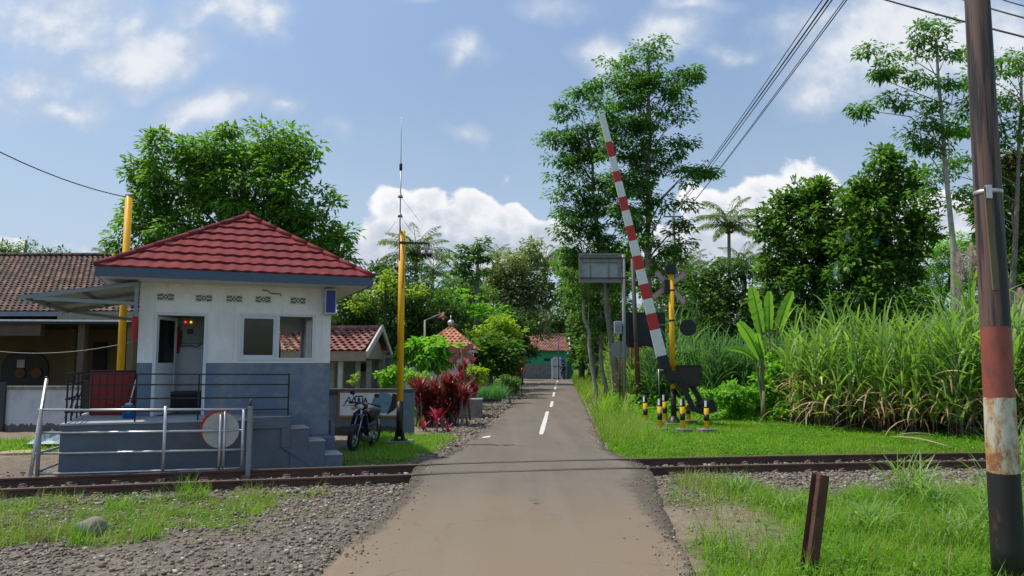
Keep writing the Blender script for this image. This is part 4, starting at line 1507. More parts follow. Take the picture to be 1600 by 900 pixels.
# =================================================================== SILVER FENCE AND ROUND SIGN
def fence_front():
    a = G(57, 743); b = G(379, 733.5)
    root = thing('pipe_fence', 'galvanised pipe fence of three rails in front of the hut platform', 'fence', (a.x, a.y, 0))
    b = Vector((b.x, b.y, 0)); d = (b - a)

    def at(s, z): return a + d * s + Vector((0, 0, z))
    for zl, zr in ((.985, .955), (.635, .62), (.325, .315), (.02, .02)):
        m = MB(); m.tube([at(-.012, zl), at(.5, (zl + zr) / 2 - .004), at(1.005, zr)], .0185, 10)
        m.build('rail', M_steel, root, True)
    for s, z0, z1, r in ((0.003, -.15, 1.0, .03), (.60, -.15, 1.02, .027), (.90, -.15, .93, .022), (.995, -.15, .95, .024)):
        m = MB(); m.tube([at(s, z0), at(s, z1)], r, 10)
        m.build('post', M_steel if r < .03 else M_greypost, root, True)
    # diagonal brace behind the left end
    m = MB(); m.tube([at(0, .05), at(.03, .30) + Vector((.35, .7, 0))], .02, 8); m.tube([at(0, .33), at(.03, .5) + Vector((.35, .7, 0))], .02, 8)
    m.build('brace', M_greypost, root, True)
    # round sign, seen from behind
    c = W(345, 672, 12.47)
    t = thing('round_sign', 'round road sign with red rim turned away, on a thin post at the pipe fence', 'sign', (c.x, c.y, -.1))
    seg = 40
    m = MB(); T = Matrix.Translation(c) @ Matrix.Rotation(R(8), 4, 'Z') @ Matrix.Rotation(R(90), 4, 'X')
    m.prism([(.285 * math.cos(2 * math.pi * k / seg), .285 * math.sin(2 * math.pi * k / seg)) for k in range(seg)], T, .006)
    m.build('disc', mat('sign_back', (.42, .41, .37), .5, var=.1, scale=5, dirt=(.3, .13, .07), dirt_amt=.5), t, True)
    m = MB(); T2 = Matrix.Translation(c + Vector((-.045, .05, .018))) @ Matrix.Rotation(R(8), 4, 'Z') @ Matrix.Rotation(R(90), 4, 'X')
    m.prism([(.295 * math.cos(2 * math.pi * k / seg), .295 * math.sin(2 * math.pi * k / seg)) for k in range(seg)], T2, .006)
    m.build('red_disc', M_red, t, True)
    m = MB(); m.tube([(c.x, c.y - .03, -.12), (c.x, c.y - .03, c.z + .25)], .022, 10); m.build('post', M_steel, t, True)
    # square post behind
    g = G(384, 736)
    t = thing('marker_post', 'square grey post with rusty top behind the right end of the pipe fence', 'post', (g.x, g.y + .12, -.12))
    m = MB(); m.bb(-.035, .035, -.035, .035, 0, 1.12); m.build('shaft', M_greypost, t, bevel=.006)
    m = MB(); m.tube([(0, 0, 1.12), (0, 0, 1.24)], .018, 8); m.build('rusty_rod', M_rust, t)
    # leaning pipe
    p = W(60, 690, 12.2); q = W(73, 592, 12.9)
    t = thing('leaning_pipe', 'grey steel pipe leaning up behind the left end of the pipe fence', 'pipe', (p.x, p.y, -.1))
    m = MB(); m.tube([(p.x - .04, p.y - .1, -.1), q], .03, 10); m.build('shaft', M_steel, t, True)
    m = MB(); dd = (q - p).normalized(); m.tube([q, q + dd * .03], .034, 10); m.build('end_cap', M_black, t, True)


fence_front()


# =================================================================== POLES LEFT
def poles_left():
    p = W(187, 600, 16.6)
    t = thing('yellow_pole', 'tall yellow steel pole rising behind the hut roof, with a wire at its top', 'pole', (p.x, p.y, -.05))
    top = W(196, 306, 16.6)
    m = MB(); m.tube([(p.x - .0, p.y, -.05), (p.x + .0, p.y, top.z)], .075, 14); m.build('shaft', M_yellow, t, True)
    m = MB(); m.tube([(p.x, p.y, top.z), (p.x, p.y, top.z + .02)], .08, 14); m.tube([(p.x - .09, p.y - .02, top.z - .05), (p.x + .12, p.y, top.z - .02)], .012, 6); m.build('cap', mat('yellow_dark', (.3, .15, .02), .5), t, True)
    a = Vector((p.x, p.y, top.z - .04)); b = W(-200, 120, 11.5)
    m = MB(); pts = []
    for i in range(13):
        s = i / 12; q = a.lerp(b, s); q.z -= 4 * s * (1 - s) * .28; pts.append(q)
    m.tube(pts, .011, 5)
    tag(m.build('overhead_wire', M_wire), 'thin dark wire sagging from the top of the yellow pole behind the hut', 'wire')
    # slack wire across the left house
    m = MB(); a = W(-60, 540, 17.5); b = W(215, 532, 16.5); pts = []
    for i in range(15):
        s = i / 14; q = a.lerp(b, s); q.z -= 4 * s * (1 - s) * .22; pts.append(q)
    m.tube(pts, .007, 5)
    tag(m.build('service_wire', mat('pale_cable', (.35, .35, .33), .6)), 'pale slack cable hanging in front of the dark porch', 'wire')

    # CCTV pole
    g = G(624, 691)
    t = thing('camera_pole', 'yellow and black steel mast with a whip antenna and a camera arm', 'mast', (g.x, g.y, 0))
    s = g.y / 1200.0
    zt = W(628, 361, g.y).z
    zb = W(625, 627, g.y).z
    m = MB(); m.tube([(0, 0, zb), (0, 0, zt)], .072, 16); m.build('upper_shaft', M_yellow, t)
    m = MB(); m.tube([(0, 0, .12), (0, 0, zb)], .073, 16); m.build('lower_shaft', M_black, t)
    m = MB(); m.bb(-.16, .16, -.16, .16, .04, .065)
    for k in range(4):
        a = math.pi / 4 + k * math.pi / 2
        d = Vector((math.cos(a), math.sin(a), 0))
        m.prism([(0.06, 0), (.15, 0), (.06, .34)], Matrix.Translation((0, 0, .06)) @ Matrix.Rotation(a, 4, 'Z') @ Matrix.Rotation(R(90), 4, 'X'), .008)
    m.build('base_plate', M_black, t)
    m = MB(); m.bb(-.28, .28, -.28, .28, -.1, .04); m.build('footing', M_conc, t, bevel=.02)
    za = W(628, 380, g.y).z
    m = MB(); m.beam((0, -.08, za), (.60, -.08, za - .02), .035, .04); m.tube([(0, 0, za - .03), (0, 0, za + .03)], .08, 14); m.beam((.60, -.08, za - .02), (.60, -.08, za - .12), .03, .03)
    arm = m.build('arm', M_black, t)
    m = MB(); m.bb(.50, .62, -.14, -.02, za - .2, za - .1); m.build('junction_box', mat('beige', (.4, .34, .28), .5), t, bevel=.01)
    for x in (.48, .62):
        m = MB(); m.sphere((x, -.1, za - .27), .055, 0, 14, 8); m.tube([(x, -.1, za - .26), (x, -.1, za - .18)], .05, 14, 1)
        m.build('dome_camera', [M_black, M_white], t)
    m = MB(); m.tube([(-.02, -.02, za - 1.2), (.05, -.09, za - .9), (.06, -.09, za - .3), (.02, -.09, za), (-.05, -.09, za + .5)], .008, 5); m.build('cable', M_wire, t)
    an = MB()
    z1 = W(624, 262, g.y).z; z2 = W(623, 185, g.y).z; zc1 = W(625, 338, g.y).z; zc2 = W(624.5, 308, g.y).z
    an.tube([(-.04, -.085, za - .4), (-.04, -.085, z1)], .014, 8); an.tube([(-.04, -.085, z1), (-.045, -.085, z2)], [.009, .004], 6)
    an.tube([(-.04, -.085, z1 - .09), (-.04, -.085, z1 - .07), (-.04, -.085, z1 + .06), (-.04, -.085, z1 + .08)], [.018, .034, .034, .018], 10, 1)
    for zc in (zc1, zc2):
        an.tube([(-.04, -.085, zc - .03), (-.04, -.085, zc + .02), (-.04, -.085, zc + .05)], [.06, .04, .02], 10, 0)
    for (zc, dx, dy) in ((zc1, -.27, 0), (zc1, .30, .02), (zc2, .42, .1), (zc2, -.05, .4)):
        an.tube([(-.04, -.085, zc), (-.04 + dx, -.085 + dy, zc - abs(dx) * 1.1 - .08)], .004, 5)
    an.build('antenna', [mat('antenna_grey', (.3, .3, .3), .4, metal=.5), M_black], t)


poles_left()


# =================================================================== BARRIER
def barrier():
    g = G(1053, 662)
    Yb = g.y
    sc = Yb / 1200.0
    root = thing('crossing_barrier', 'black barrier machine with its red and white striped boom raised, on a yellow post', 'barrier', (g.x, g.y, 0))

    def L(px, py, dy=0.0):
        p = W(px, py, Yb + dy); return Vector((p.x - g.x, dy, p.z))
    # post
    zt = L(1053, 428).z; zm = L(1053, 607).z
    m = MB(); m.tube([(0, 0, zm), (0, 0, zt)], .078, 16); m.build('post', M_yellow, root)
    m = MB(); m.tube([(0, 0, .05), (0, 0, zm)], .079, 16); m.tube([(0, 0, zm + .14), (0, 0, zm + .20)], .0805, 16); m.tube([(0, 0, 0.02), (0, 0, .05), (0, 0, .22)], [.2, .19, .085], 12)
    m.build('lower_post', M_black, root)
    m = MB(); m.bb(-.26, .26, -.26, .26, -.1, .03); m.build('footing', M_conc, root, bevel=.02)
    # siren box on top
    m = MB(); m.bb(-.13, .12, -.14, .1, zt, zt + .27); m.bb(-.17, -.12, -.1, .05, zt + .03, zt + .22); m.build('bell_box', M_black, root, bevel=.01)
    # clamp rings
    m = MB(); m.tube([(0, 0, zt - .5), (0, 0, zt - .45)], .09, 14); m.tube([(0, 0, L(0, 502).z), (0, 0, L(0, 502).z + .05)], .09, 14); m.build('clamp', M_black, root)
    # lamp box
    m = MB(); a = L(1040, 459); b = L(1049, 437); m.bb(a.x - .02, b.x, -.06, .14, a.z, b.z); m.build('lamp_box', M_black, root, bevel=.01)
    # horn disc + arm
    zz = L(0, 508).z
    m = MB(); m.tube([(L(1026, 508).x, .05, zz), (L(1075, 508).x, .05, zz)], .014, 8)
    c = L(1075, 512); m.tube([(c.x, -.02, c.z), (c.x, .03, c.z), (c.x, .09, c.z), (c.x, .2, c.z)], [.235, .235, .14, .08], 28)
    m.tube([(c.x + .235, -.03, c.z), (c.x + .29, -.03, c.z)], .008, 5)
    m.build('signal_disc', M_black, root)
    # crossbuck seen from behind, white planks with red rims
    cc = L(1046, 449, .16)
    mred = M_red
    for k, (x0, y0, x1, y1) in enumerate([(1025, 425, 1069, 473), (1070, 427, 1020, 465)]):
        a = L(x0, y0, .16); b = L(x1, y1, .16)
        a.y = b.y = .12 + k * .016
        m = MB(); m.beam(a, b, .012, .15, 0, up=(a - b).cross(Vector((0, 1, 0))))
        pl = m.build('crossbuck_plank', mat('plank_back', (.36, .36, .36), .6), root)
        m = MB(); e = (b - a).normalized(); n_ = e.cross(Vector((0, 1, 0)))
        for s in (-1, 1):
            m.beam(a + n_ * .075 * s, b + n_ * .075 * s, .016, .018, 0, up=n_)
        m.beam(a - n_ * .084, a + n_ * .084, .016, .018, 0, up=e); m.beam(b - n_ * .084, b + n_ * .084, .016, .018, 0, up=e)
        m.build('red_rim', mred, pl)
    # machine housing
    a = L(1058, 603); b = L(1091, 572)
    m = MB(); m.bb(a.x, b.x, -.22, .25, a.z - .0, b.z, 0)
    m.bb(a.x - .02, b.x + .02, -.24, .27, b.z, b.z + .03, 0)
    m.bb(L(1046, 0).x, a.x, -.20, -.085, L(0, 600).z, L(0, 576).z, 0)
    m.build('housing', M_black, root, bevel=.012)
    m = MB(); cz_ = (a.z + b.z) / 2; m.bb(a.x + .04, b.x - .04, -.232, -.22, a.z + .05, b.z - .05); m.tube([((a.x + b.x) / 2, -.225, cz_ - .1), ((a.x + b.x) / 2, -.25, cz_ - .1)], .03, 10); m.build('housing_cover', mat('black_panel', (.02, .02, .021), .4), root, bevel=.004)
    # pivot bracket + boom
    yb = -.30
    bs = [178, 222, 245, 268, 284, 308, 329, 353, 376, 400, 421, 444, 467, 490, 515, 558]

    def bp(y):
        x = 940 + (y - 178) * (1034 - 940) / (558 - 178)
        p = L(x, y, yb)
        p.y = yb
        return p
    boom = None
    for i in range(len(bs) - 1):
        y0, y1 = bs[i], bs[i + 1]
        w0 = (9.5 + (y0 - 178) / 380 * 7.5) * sc * .98; w1 = (9.5 + (y1 - 178) / 380 * 7.5) * sc * .98
        p, q = bp(y0), bp(y1)
        e = (q - p).normalized(); n_ = e.cross(Vector((0, 1, 0)))
        vs = []
        for (c, w) in ((p, w0), (q, w1)):
            for (s1, s2) in ((-1, -1), (1, -1), (1, 1), (-1, 1)):
                vs.append(c + n_ * (w / 2 * s1) + Vector((0, .035 * s2, 0)))
        m = MB(); m.add(vs, [(0, 1, 2, 3), (7, 6, 5, 4), (0, 4, 5, 1), (1, 5, 6, 2), (2, 6, 7, 3), (3, 7, 4, 0)])
        o = m.build('boom_stripe', M_white if i % 2 == 0 else M_red, root if boom is None else boom, bevel=.008)
        if boom is None:
            o.name = 'boom'; boom = o
    p = bp(556); q = L(1040, 585, yb); q.y = yb
    m = MB(); m.beam(p, q, .12, .28, 0, up=(1, 0, 0)); m.beam(p + Vector((.06, 0, 0)), L(1050, 600, yb) , .1, .2, 0, up=(1, 0, 0))
    m.beam(q, L(1062, 590, yb), .14, .3, 0, up=(0, 0, 1))
    m.tube([L(1040, 575, yb) - Vector((0, .1, 0)), L(1040, 575, yb) + Vector((0, .34, 0))], .09, 14)
    m.build('boom_bracket', M_black, root, bevel=.008)
    m = MB(); m.beam(L(1030, 578, yb - .06), L(1042, 578, yb - .06), .02, .03); m.build('latch', M_steel, root)
    # counterweight arms
    for dy in (-.28, .30):
        o_ = 0 if dy < 0 else 12
        m = MB(); m.beam(L(1058 + o_, 585, dy), L(1084 + o_ * 1.4, 640 - o_ * .3, dy), .06, .15, 0, up=(1, 0, 0))
        m.build('counterweight_arm', M_black, root, bevel=.006)
    m = MB(); a = L(1078, 643, 0); b = L(1112, 628, 0)
    m.beam(L(1076, 637, 0), L(1092, 641, 0), .66, .16, 0); m.beam(L(1092, 638, 0), L(1113, 632, 0), .70, .36, 0)
    m.build('counterweight', M_black, root, bevel=.01)
    # drop rod
    m = MB(); m.tube([L(1029, 577, yb), L(1030, 618, yb)], .012, 6); m.build('drop_rod', M_steel, root)


barrier()


def bollards():
    proto = None
    data = [(1009, 664, 618, 'left one of the striped bollards, beside the road verge'),
            (1031, 673, 622, 'striped bollard second from the left, in the front row at the barrier'),
            (1040, 661, 616, 'striped bollard in the back row, just left of the yellow barrier post'),
            (1067, 674, 622, 'striped bollard in the front row, just right of the yellow barrier post'),
            (1076, 660, 620, 'striped bollard half hidden behind another, under the counterweight arms'),
            (1104, 674, 625, 'rightmost striped bollard, standing beside the counterweight')]
    for i, (px, pb, pt, lab) in enumerate(data):
        g = G(px, pb)
        if proto is None:
            t = thing('bollard', lab, 'bollard', g, 0, 'yellow and black bollards round the barrier')
            m = MB(); m.tube([(0, 0, -.05), (0, 0, .76)], .062, 16)
            m.build('post', M_yellow, t)
            m = MB(); m.tube([(0, 0, .27), (0, 0, .44)], .0635, 16, 0); m.tube([(0, 0, .60), (0, 0, .80), (0, 0, .805)], [.0635, .0635, .05], 16, 0)
            m.build('black_band', M_black, t)
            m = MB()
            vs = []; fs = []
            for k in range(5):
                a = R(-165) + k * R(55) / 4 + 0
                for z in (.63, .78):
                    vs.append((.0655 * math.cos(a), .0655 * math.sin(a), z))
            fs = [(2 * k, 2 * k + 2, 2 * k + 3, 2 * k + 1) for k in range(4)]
            m.add(vs, fs); m.build('cap_highlight', mat('cap_highlight_white', (.85, .85, .85), .3), t)  # highlight on the black cap, put in as a white patch
            m = MB(); m.bb(-.2, .2, -.17, .17, -.1, .07); m.build('concrete_base', M_conc, t, bevel=.015)
            proto = t
        else:
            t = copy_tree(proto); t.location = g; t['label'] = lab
        t.rotation_euler = (R(random.uniform(-1, 1)), R(random.uniform(-1.5, 1.5)), R(random.uniform(-12, 12)))
        h = W(px, pt, g.y).z
        t.scale = (1, 1, h / .805)


bollards()


def signs_behind():
    Y = 26.0
    # billboard back
    p = G(976, 642); Y = p.y
    def L(px, py, dy=0): return W(px, py, Y + dy)
    t = thing('billboard', 'grey sheet metal sign board on a tall pole, seen from behind left of the boom', 'billboard', (p.x, p.y, 0))
    a = L(906, 441); b = L(968, 397)
    m = MB(); m.bb(a.x, b.x, Y - .03, Y, a.z, b.z); m.build('panel', mat('board_back', (.30, .33, .33), .6, var=.2, scale=3, dirt=(.2, .2, .19), dirt_amt=.6), t, True)
    fr = MB(); w = .06
    fr.bb(a.x - .03, b.x + .03, Y - .08, Y + .01, b.z - w, b.z + .02); fr.bb(a.x - .03, b.x + .03, Y - .08, Y + .01, a.z - .02, a.z + w)
    fr.bb(a.x - .03, a.x + w, Y - .08, Y + .01, a.z + w, b.z - w); fr.bb(b.x - w, b.x + .03, Y - .08, Y + .01, a.z + w, b.z - w)
    for s in (.27, .72): fr.bb(a.x + (b.x - a.x) * s - .015, a.x + (b.x - a.x) * s + .015, Y - .07, Y - .03, a.z + w, b.z - w)
    fr.bb(a.x + w, b.x - w, Y - .09, Y - .03, (a.z + b.z) / 2 + .2, (a.z + b.z) / 2 + .24)
    fr.build('frame', mat('board_frame', (.2, .2, .2), .6), t, True)
    m = MB()
    for zz in (a.z + .14, b.z - .16): m.beam((a.x, Y - .11, zz), (L(974, 0).x, Y - .11, zz), .03, .045)
    m.build('bracket', M_rust, t, True)
    m = MB(); q = L(974, 398); m.tube([(p.x, Y, -.05), (q.x, Y, q.z)], .065, 12); m.build('pole', M_greypost, t, True)
    # black board
    g2 = G(971, 640); Y2 = g2.y
    t = thing('notice_board', 'large black rectangular board on thin posts behind the raised boom', 'board', (W(1004, 600, Y2).x, Y2, 0))
    a = W(968, 543, Y2); b = W(1039, 488, Y2)
    m = MB(); m.bb(a.x, b.x, Y2 - .02, Y2 + .03, a.z, b.z); m.build('panel', M_black, t, True, bevel=.005)
    for px in (972, 1036):
        q = W(px, 500, Y2); m = MB(); m.tube([(q.x, Y2 + .05, -.05), (q.x - .0, Y2 + .05, q.z)], .05, 10); m.build('post', M_rust, t, True)
    # rusty poles
    for (px0, py0, px1, py1, r, nm, lab, mt) in [(999, 641, 988, 402, .085, 'rusty_pole', 'tall brown pole with red paint, standing right of the billboard pole', band_mat('pole_bands', [(.9, (.03, .02, .02)), (2.6, (.20, .05, .04)), (99, (.055, .04, .035))], noise_amt=.3, dirt=(.06, .045, .04), dirt_amt=.6)),
                                           (991, 636, 982, 492, .04, 'thin_red_pole', 'thin faded red pole in front of the black board', M_rustred)]:
        g = G(px0, py0)
        t = thing(nm, lab, 'pole', (g.x, g.y, -.05))
        q = W(px1, py1, g.y)
        m = MB(); m.tube([(0, 0, 0), (q.x - g.x, 0, q.z + .05)], [r * 1.1, r * .85], 12); m.build('shaft', mt, t)
        m = MB(); m.tube([(q.x - g.x, 0, q.z + .04), (q.x - g.x, 0, q.z + .07)], r, 10); m.build('cap', M_rust, t)
    g = G(973, 636)
    t = thing('concrete_block', 'mossy concrete footing block at the base of the billboard pole', 'block', (g.x, g.y - .1, -.05))
    m = MB(); m.bb(-.35, .3, -.25, .25, 0, .30); m.build('block', M_conc, t, bevel=.03)
    m = MB(); m.bb(-.2, .15, -.15, .1, .3, .36); m.build('cap', M_concdark, t, bevel=.02)
    # grey round sign and a small box on the billboard pole
    q = W(968, 546, 27.8)
    t = thing('faded_disc_sign', 'faded grey round sign, half behind the black board', 'sign', (q.x, 27.8, 0))
    m = MB(); m.tube([(q.x, 27.8, q.z), (q.x, 27.83, q.z)], .31, 28); m.build('disc', M_greypost, t, True)
    m = MB(); m.tube([(q.x, 27.86, -.05), (q.x, 27.86, q.z + .2)], .03, 8); m.build('post', M_rust, t, True)
    q = W(966, 513, 27.6)
    t = thing('meter_box', 'small pale box strapped to the billboard pole', 'box', (q.x, 27.6, q.z - .2))
    m = MB(); m.bb(-.15, .12, -.1, .1, 0, .45); m.build('case', mat('box_grey', (.3, .32, .36), .5), t, bevel=.02)
    m = MB(); m.bb(-.1, .08, -.11, -.1, .08, .3); m.build('lid', M_greypost, t)


signs_behind()


# =================================================================== RIGHT FOREGROUND: pole, stub, wires
def right_front():
    g = G(1577, 905); Yp = g.y
    g.x += .0
    def zof(py): return W(1560, py, Yp).z
    z1, z2, z3 = zof(738), zof(621), zof(511)
    m_ = bpy.data.materials.new('utility_pole_paint')
    nt, N, L, b = nodes_of(m_)
    tc = N.new('ShaderNodeTexCoord'); sp = N.new('ShaderNodeSeparateXYZ'); L.new(tc.outputs['Object'], sp.inputs[0])

    def noise(s, d=8, r=.7, sc=(1, 1, 1)):
        n = N.new('ShaderNodeTexNoise'); n.inputs['Scale'].default_value = s; n.inputs['Detail'].default_value = d; n.inputs['Roughness'].default_value = r
        mp = N.new('ShaderNodeMapping'); mp.inputs['Scale'].default_value = sc; L.new(tc.outputs['Object'], mp.inputs[0]); L.new(mp.outputs[0], n.inputs['Vector']); return n.outputs['Fac']

    def mr(f, a, c, d0=0., d1=1.):
        n = N.new('ShaderNodeMapRange'); n.interpolation_type = 'SMOOTHSTEP'; L.new(f, n.inputs[0])
        n.inputs[1].default_value = a; n.inputs[2].default_value = c; n.inputs[3].default_value = d0; n.inputs[4].default_value = d1; return n.outputs[0]

    def mix(f, a, c):
        n = N.new('ShaderNodeMix'); n.data_type = 'RGBA'; L.new(f, n.inputs['Factor'])
        for i, q in ((6, a), (7, c)):
            if isinstance(q, tuple): n.inputs[i].default_value = (*q, 1)
            else: L.new(q, n.inputs[i])
        return n.outputs[2]
    rustn = noise(7, 9, .75, (1, 1, .5))
    lower = mix(mr(rustn, .56, .66), (.018, .016, .016), (.13, .035, .025))
    white = mix(mr(noise(6, 9, .75, (1, 1, .35)), .42, .56), (.60, .56, .46), mix(mr(noise(11, 6), .4, .6), (.28, .10, .035), (.50, .30, .12)))
    red = mix(mr(rustn, .45, .68), (.32, .075, .05), (.20, .06, .045))
    sv = N.new('ShaderNodeMath'); sv.operation = 'MULTIPLY_ADD'; L.new(noise(3, 6, .6, (1, 1, .3)), sv.inputs[0]); sv.inputs[1].default_value = .16; L.new(sp.outputs['X'], sv.inputs[2])
    upper = mix(mr(noise(2.0, 7, .65, (3.2, 3.2, .12)), .44, .52), (.15, .085, .065), (.018, .017, .018))
    upper = mix(mr(noise(4, 8, .7, (2, 2, .15)), .60, .68), upper, (.18, .05, .04))
    cur = lower
    for z, c in ((z1, white), (z2, red), (z3, upper)):
        gt = N.new('ShaderNodeMath'); gt.operation = 'GREATER_THAN'
        ad = N.new('ShaderNodeMath'); ad.operation = 'MULTIPLY_ADD'; L.new(noise(20, 3), ad.inputs[0]); ad.inputs[1].default_value = .03; L.new(sp.outputs['Z'], ad.inputs[2])
        L.new(ad.outputs[0], gt.inputs[0]); gt.inputs[1].default_value = z + .015 + .05
        cur = mix(gt.outputs[0], cur, c)
    L.new(cur, b.inputs['Base Color']); b.inputs['Roughness'].default_value = .6
    bp = N.new('ShaderNodeBump'); bp.inputs['Strength'].default_value = .5; bp.inputs['Distance'].default_value = .006
    L.new(rustn, bp.inputs['Height']); L.new(bp.outputs[0], b.inputs['Normal'])
    t = thing('utility_pole', 'big steel utility pole with black, red and rusty white paint bands, close on the right', 'pole', (g.x, g.y, -.05))
    zt = W(1525, 0, Yp).z
    dx = W(1527, 0, Yp).x - g.x
    m = MB()
    pts = []; rs = []
    for i in range(30):
        z = i / 29 * 8.5
        s = z / (zt + .05)
        pts.append((dx * s, 0, z)); rs.append(.121 - .026 * s)
    m.tube(pts, rs, 28); m.build('shaft', m_, t)
    zc = zof(305) + .05
    m = MB(); m.tube([(dx * zc / zt, 0, zc), (dx * zc / zt, 0, zc + .035)], .108, 20)
    m.bb(dx * zc / zt - .08, dx * zc / zt - .04, -.12, -.08, zc - .05, zc + .06)
    m.build('strap', M_steel, t)
    m = MB()
    zb = zof(455) + .05
    m.beam((dx * zc / zt - .062, -.088, zc + .05), (dx * zb / zt - .045, -.105, zb), .05, .02, 0, up=(0, 1, 0))
    m.build('conduit_strip', mat('strip_brown', (.15, .11, .06), .6), t)
    # stub: an old rail set upright
    p = G(1262, 890); q = W(1283, 742, p.y)
    t = thing('rail_stub', 'short brown rusty rail stub leaning upright in the grass, lower right', 'post', (p.x, p.y, -.05))
    prof = [(-.055, -.045), (-.03, -.055), (.045, -.055), (.055, -.04), (.055, -.01), (.02, 0), (.02, .03), (.055, .045), (.055, .055), (-.045, .055), (-.055, .045), (-.02, .03), (-.02, 0), (-.055, -.01)]
    d = Vector((q.x - p.x, 0.03, q.z)).normalized()
    x = Vector((0, 1, 0)).cross(d).normalized(); y = d.cross(x)
    T = Matrix((x, y, d)).transposed().to_4x4() @ Matrix.Rotation(R(28), 4, 'Z')
    T.translation = Vector((0, 0, 0))
    ln = (Vector((q.x - p.x, 0, q.z + .05))).length
    m = MB(); m.prism([(a * 1.0, b_ * 1.0) for a, b_ in prof], T, ln - .03)
    m.build('shaft', mat('stub_rust', (.10, .045, .03), .85, var=.3, scale=14, bump=.6, dirt=(.20, .10, .06), dirt_amt=.6), t)
    m = MB(); T2 = T.copy(); T2.translation = d * (ln - .03); m.prism([(a * .97, b_ * .97) for a, b_ in prof], T2, .03); m.build('cut_top', M_rust, t)
    # overhead wires towards the far pole behind the trees
    far = []
    for i, (xf, yf, xn, yn, r) in enumerate([(1050, 335, 1281, 0, .010), (1051, 335, 1290, 0, .016), (1053, 338, 1296, 0, .012), (1063, 343, 1306, 12, .009), (1066, 340, 1319, 0, .011)]):
        a = W(xf, yf, 46 + i * .15); b = W(xn, yn, 13 + i * .1)
        d = b - a; b2 = a + d * 1.42
        pts = []
        for k in range(25):
            s = k / 24; q = a.lerp(b2, s); q.z += .12 - 4 * s * (1 - s) * .22; pts.append(q)
        m = MB(); m.tube(pts, r, 5)
        tag(m.build('overhead_wire', M_wire), ['thinnest upper cable of the bundle running down toward the far pole', 'thickest black cable of the bundle over the road', 'second thick cable just below the thickest one of the bundle', 'thin cable hanging between the thick bundle and the lowest cable', 'lowest cable of the set running down toward the far pole'][i], 'wire', 'cables running to the far pole')
        far.append(a)
    q = far[2]
    t = thing('far_utility_pole', 'far utility pole hidden among the trees behind the road where the cables end', 'pole', (q.x, q.y + .2, 0))
    m = MB(); m.tube([(0, 0, 0), (0, 0, q.z + .6)], [.14, .09], 10); m.build('shaft', M_greypost, t)
    m = MB(); m.beam((-.6, -.1, q.z), (.6, -.1, q.z), .08, .08); m.build('crossarm', M_greypost, t)
    for (x0, y0, x1, y1, r, lab) in [(1380, -6, 1640, 62, .014, 'lower black cable passing behind the big pole at the top right'), (1520, 0, 1640, 32, .012, 'middle black cable right of the big pole'), (1570, -4, 1640, 12, .010, 'uppermost cable in the top right corner')]:
        a = W(x0, y0, 11.0); b = W(x1, y1, 9.0)
        d = b - a
        m = MB(); pts = []
        for k in range(13):
            s = -.8 + 2.6 * k / 12; q = a + d * s; q.z += -.06 + (s - .5) ** 2 * .05; pts.append(q)
        m.tube(pts, r, 6)
        tag(m.build('overhead_wire', M_wire), lab, 'wire', 'cables at the top right')


right_front()


# =================================================================== HOUSES
CLAY = tile_mat('clay_tiles_old', [(.025, .016, .014), (.045, .023, .018), (.075, .034, .024), (.10, .045, .030), (.17, .085, .05)])
CLAY2 = tile_mat('clay_tiles_orange', [(.28, .10, .05), (.42, .17, .085), (.52, .25, .15)])
CLAY3 = tile_mat('clay_tiles_brown', [(.13, .05, .038), (.22, .085, .06), (.30, .13, .10)])
CLAY4 = tile_mat('clay_tiles_pink', [(.12, .04, .03), (.24, .08, .06), (.36, .19, .15)])


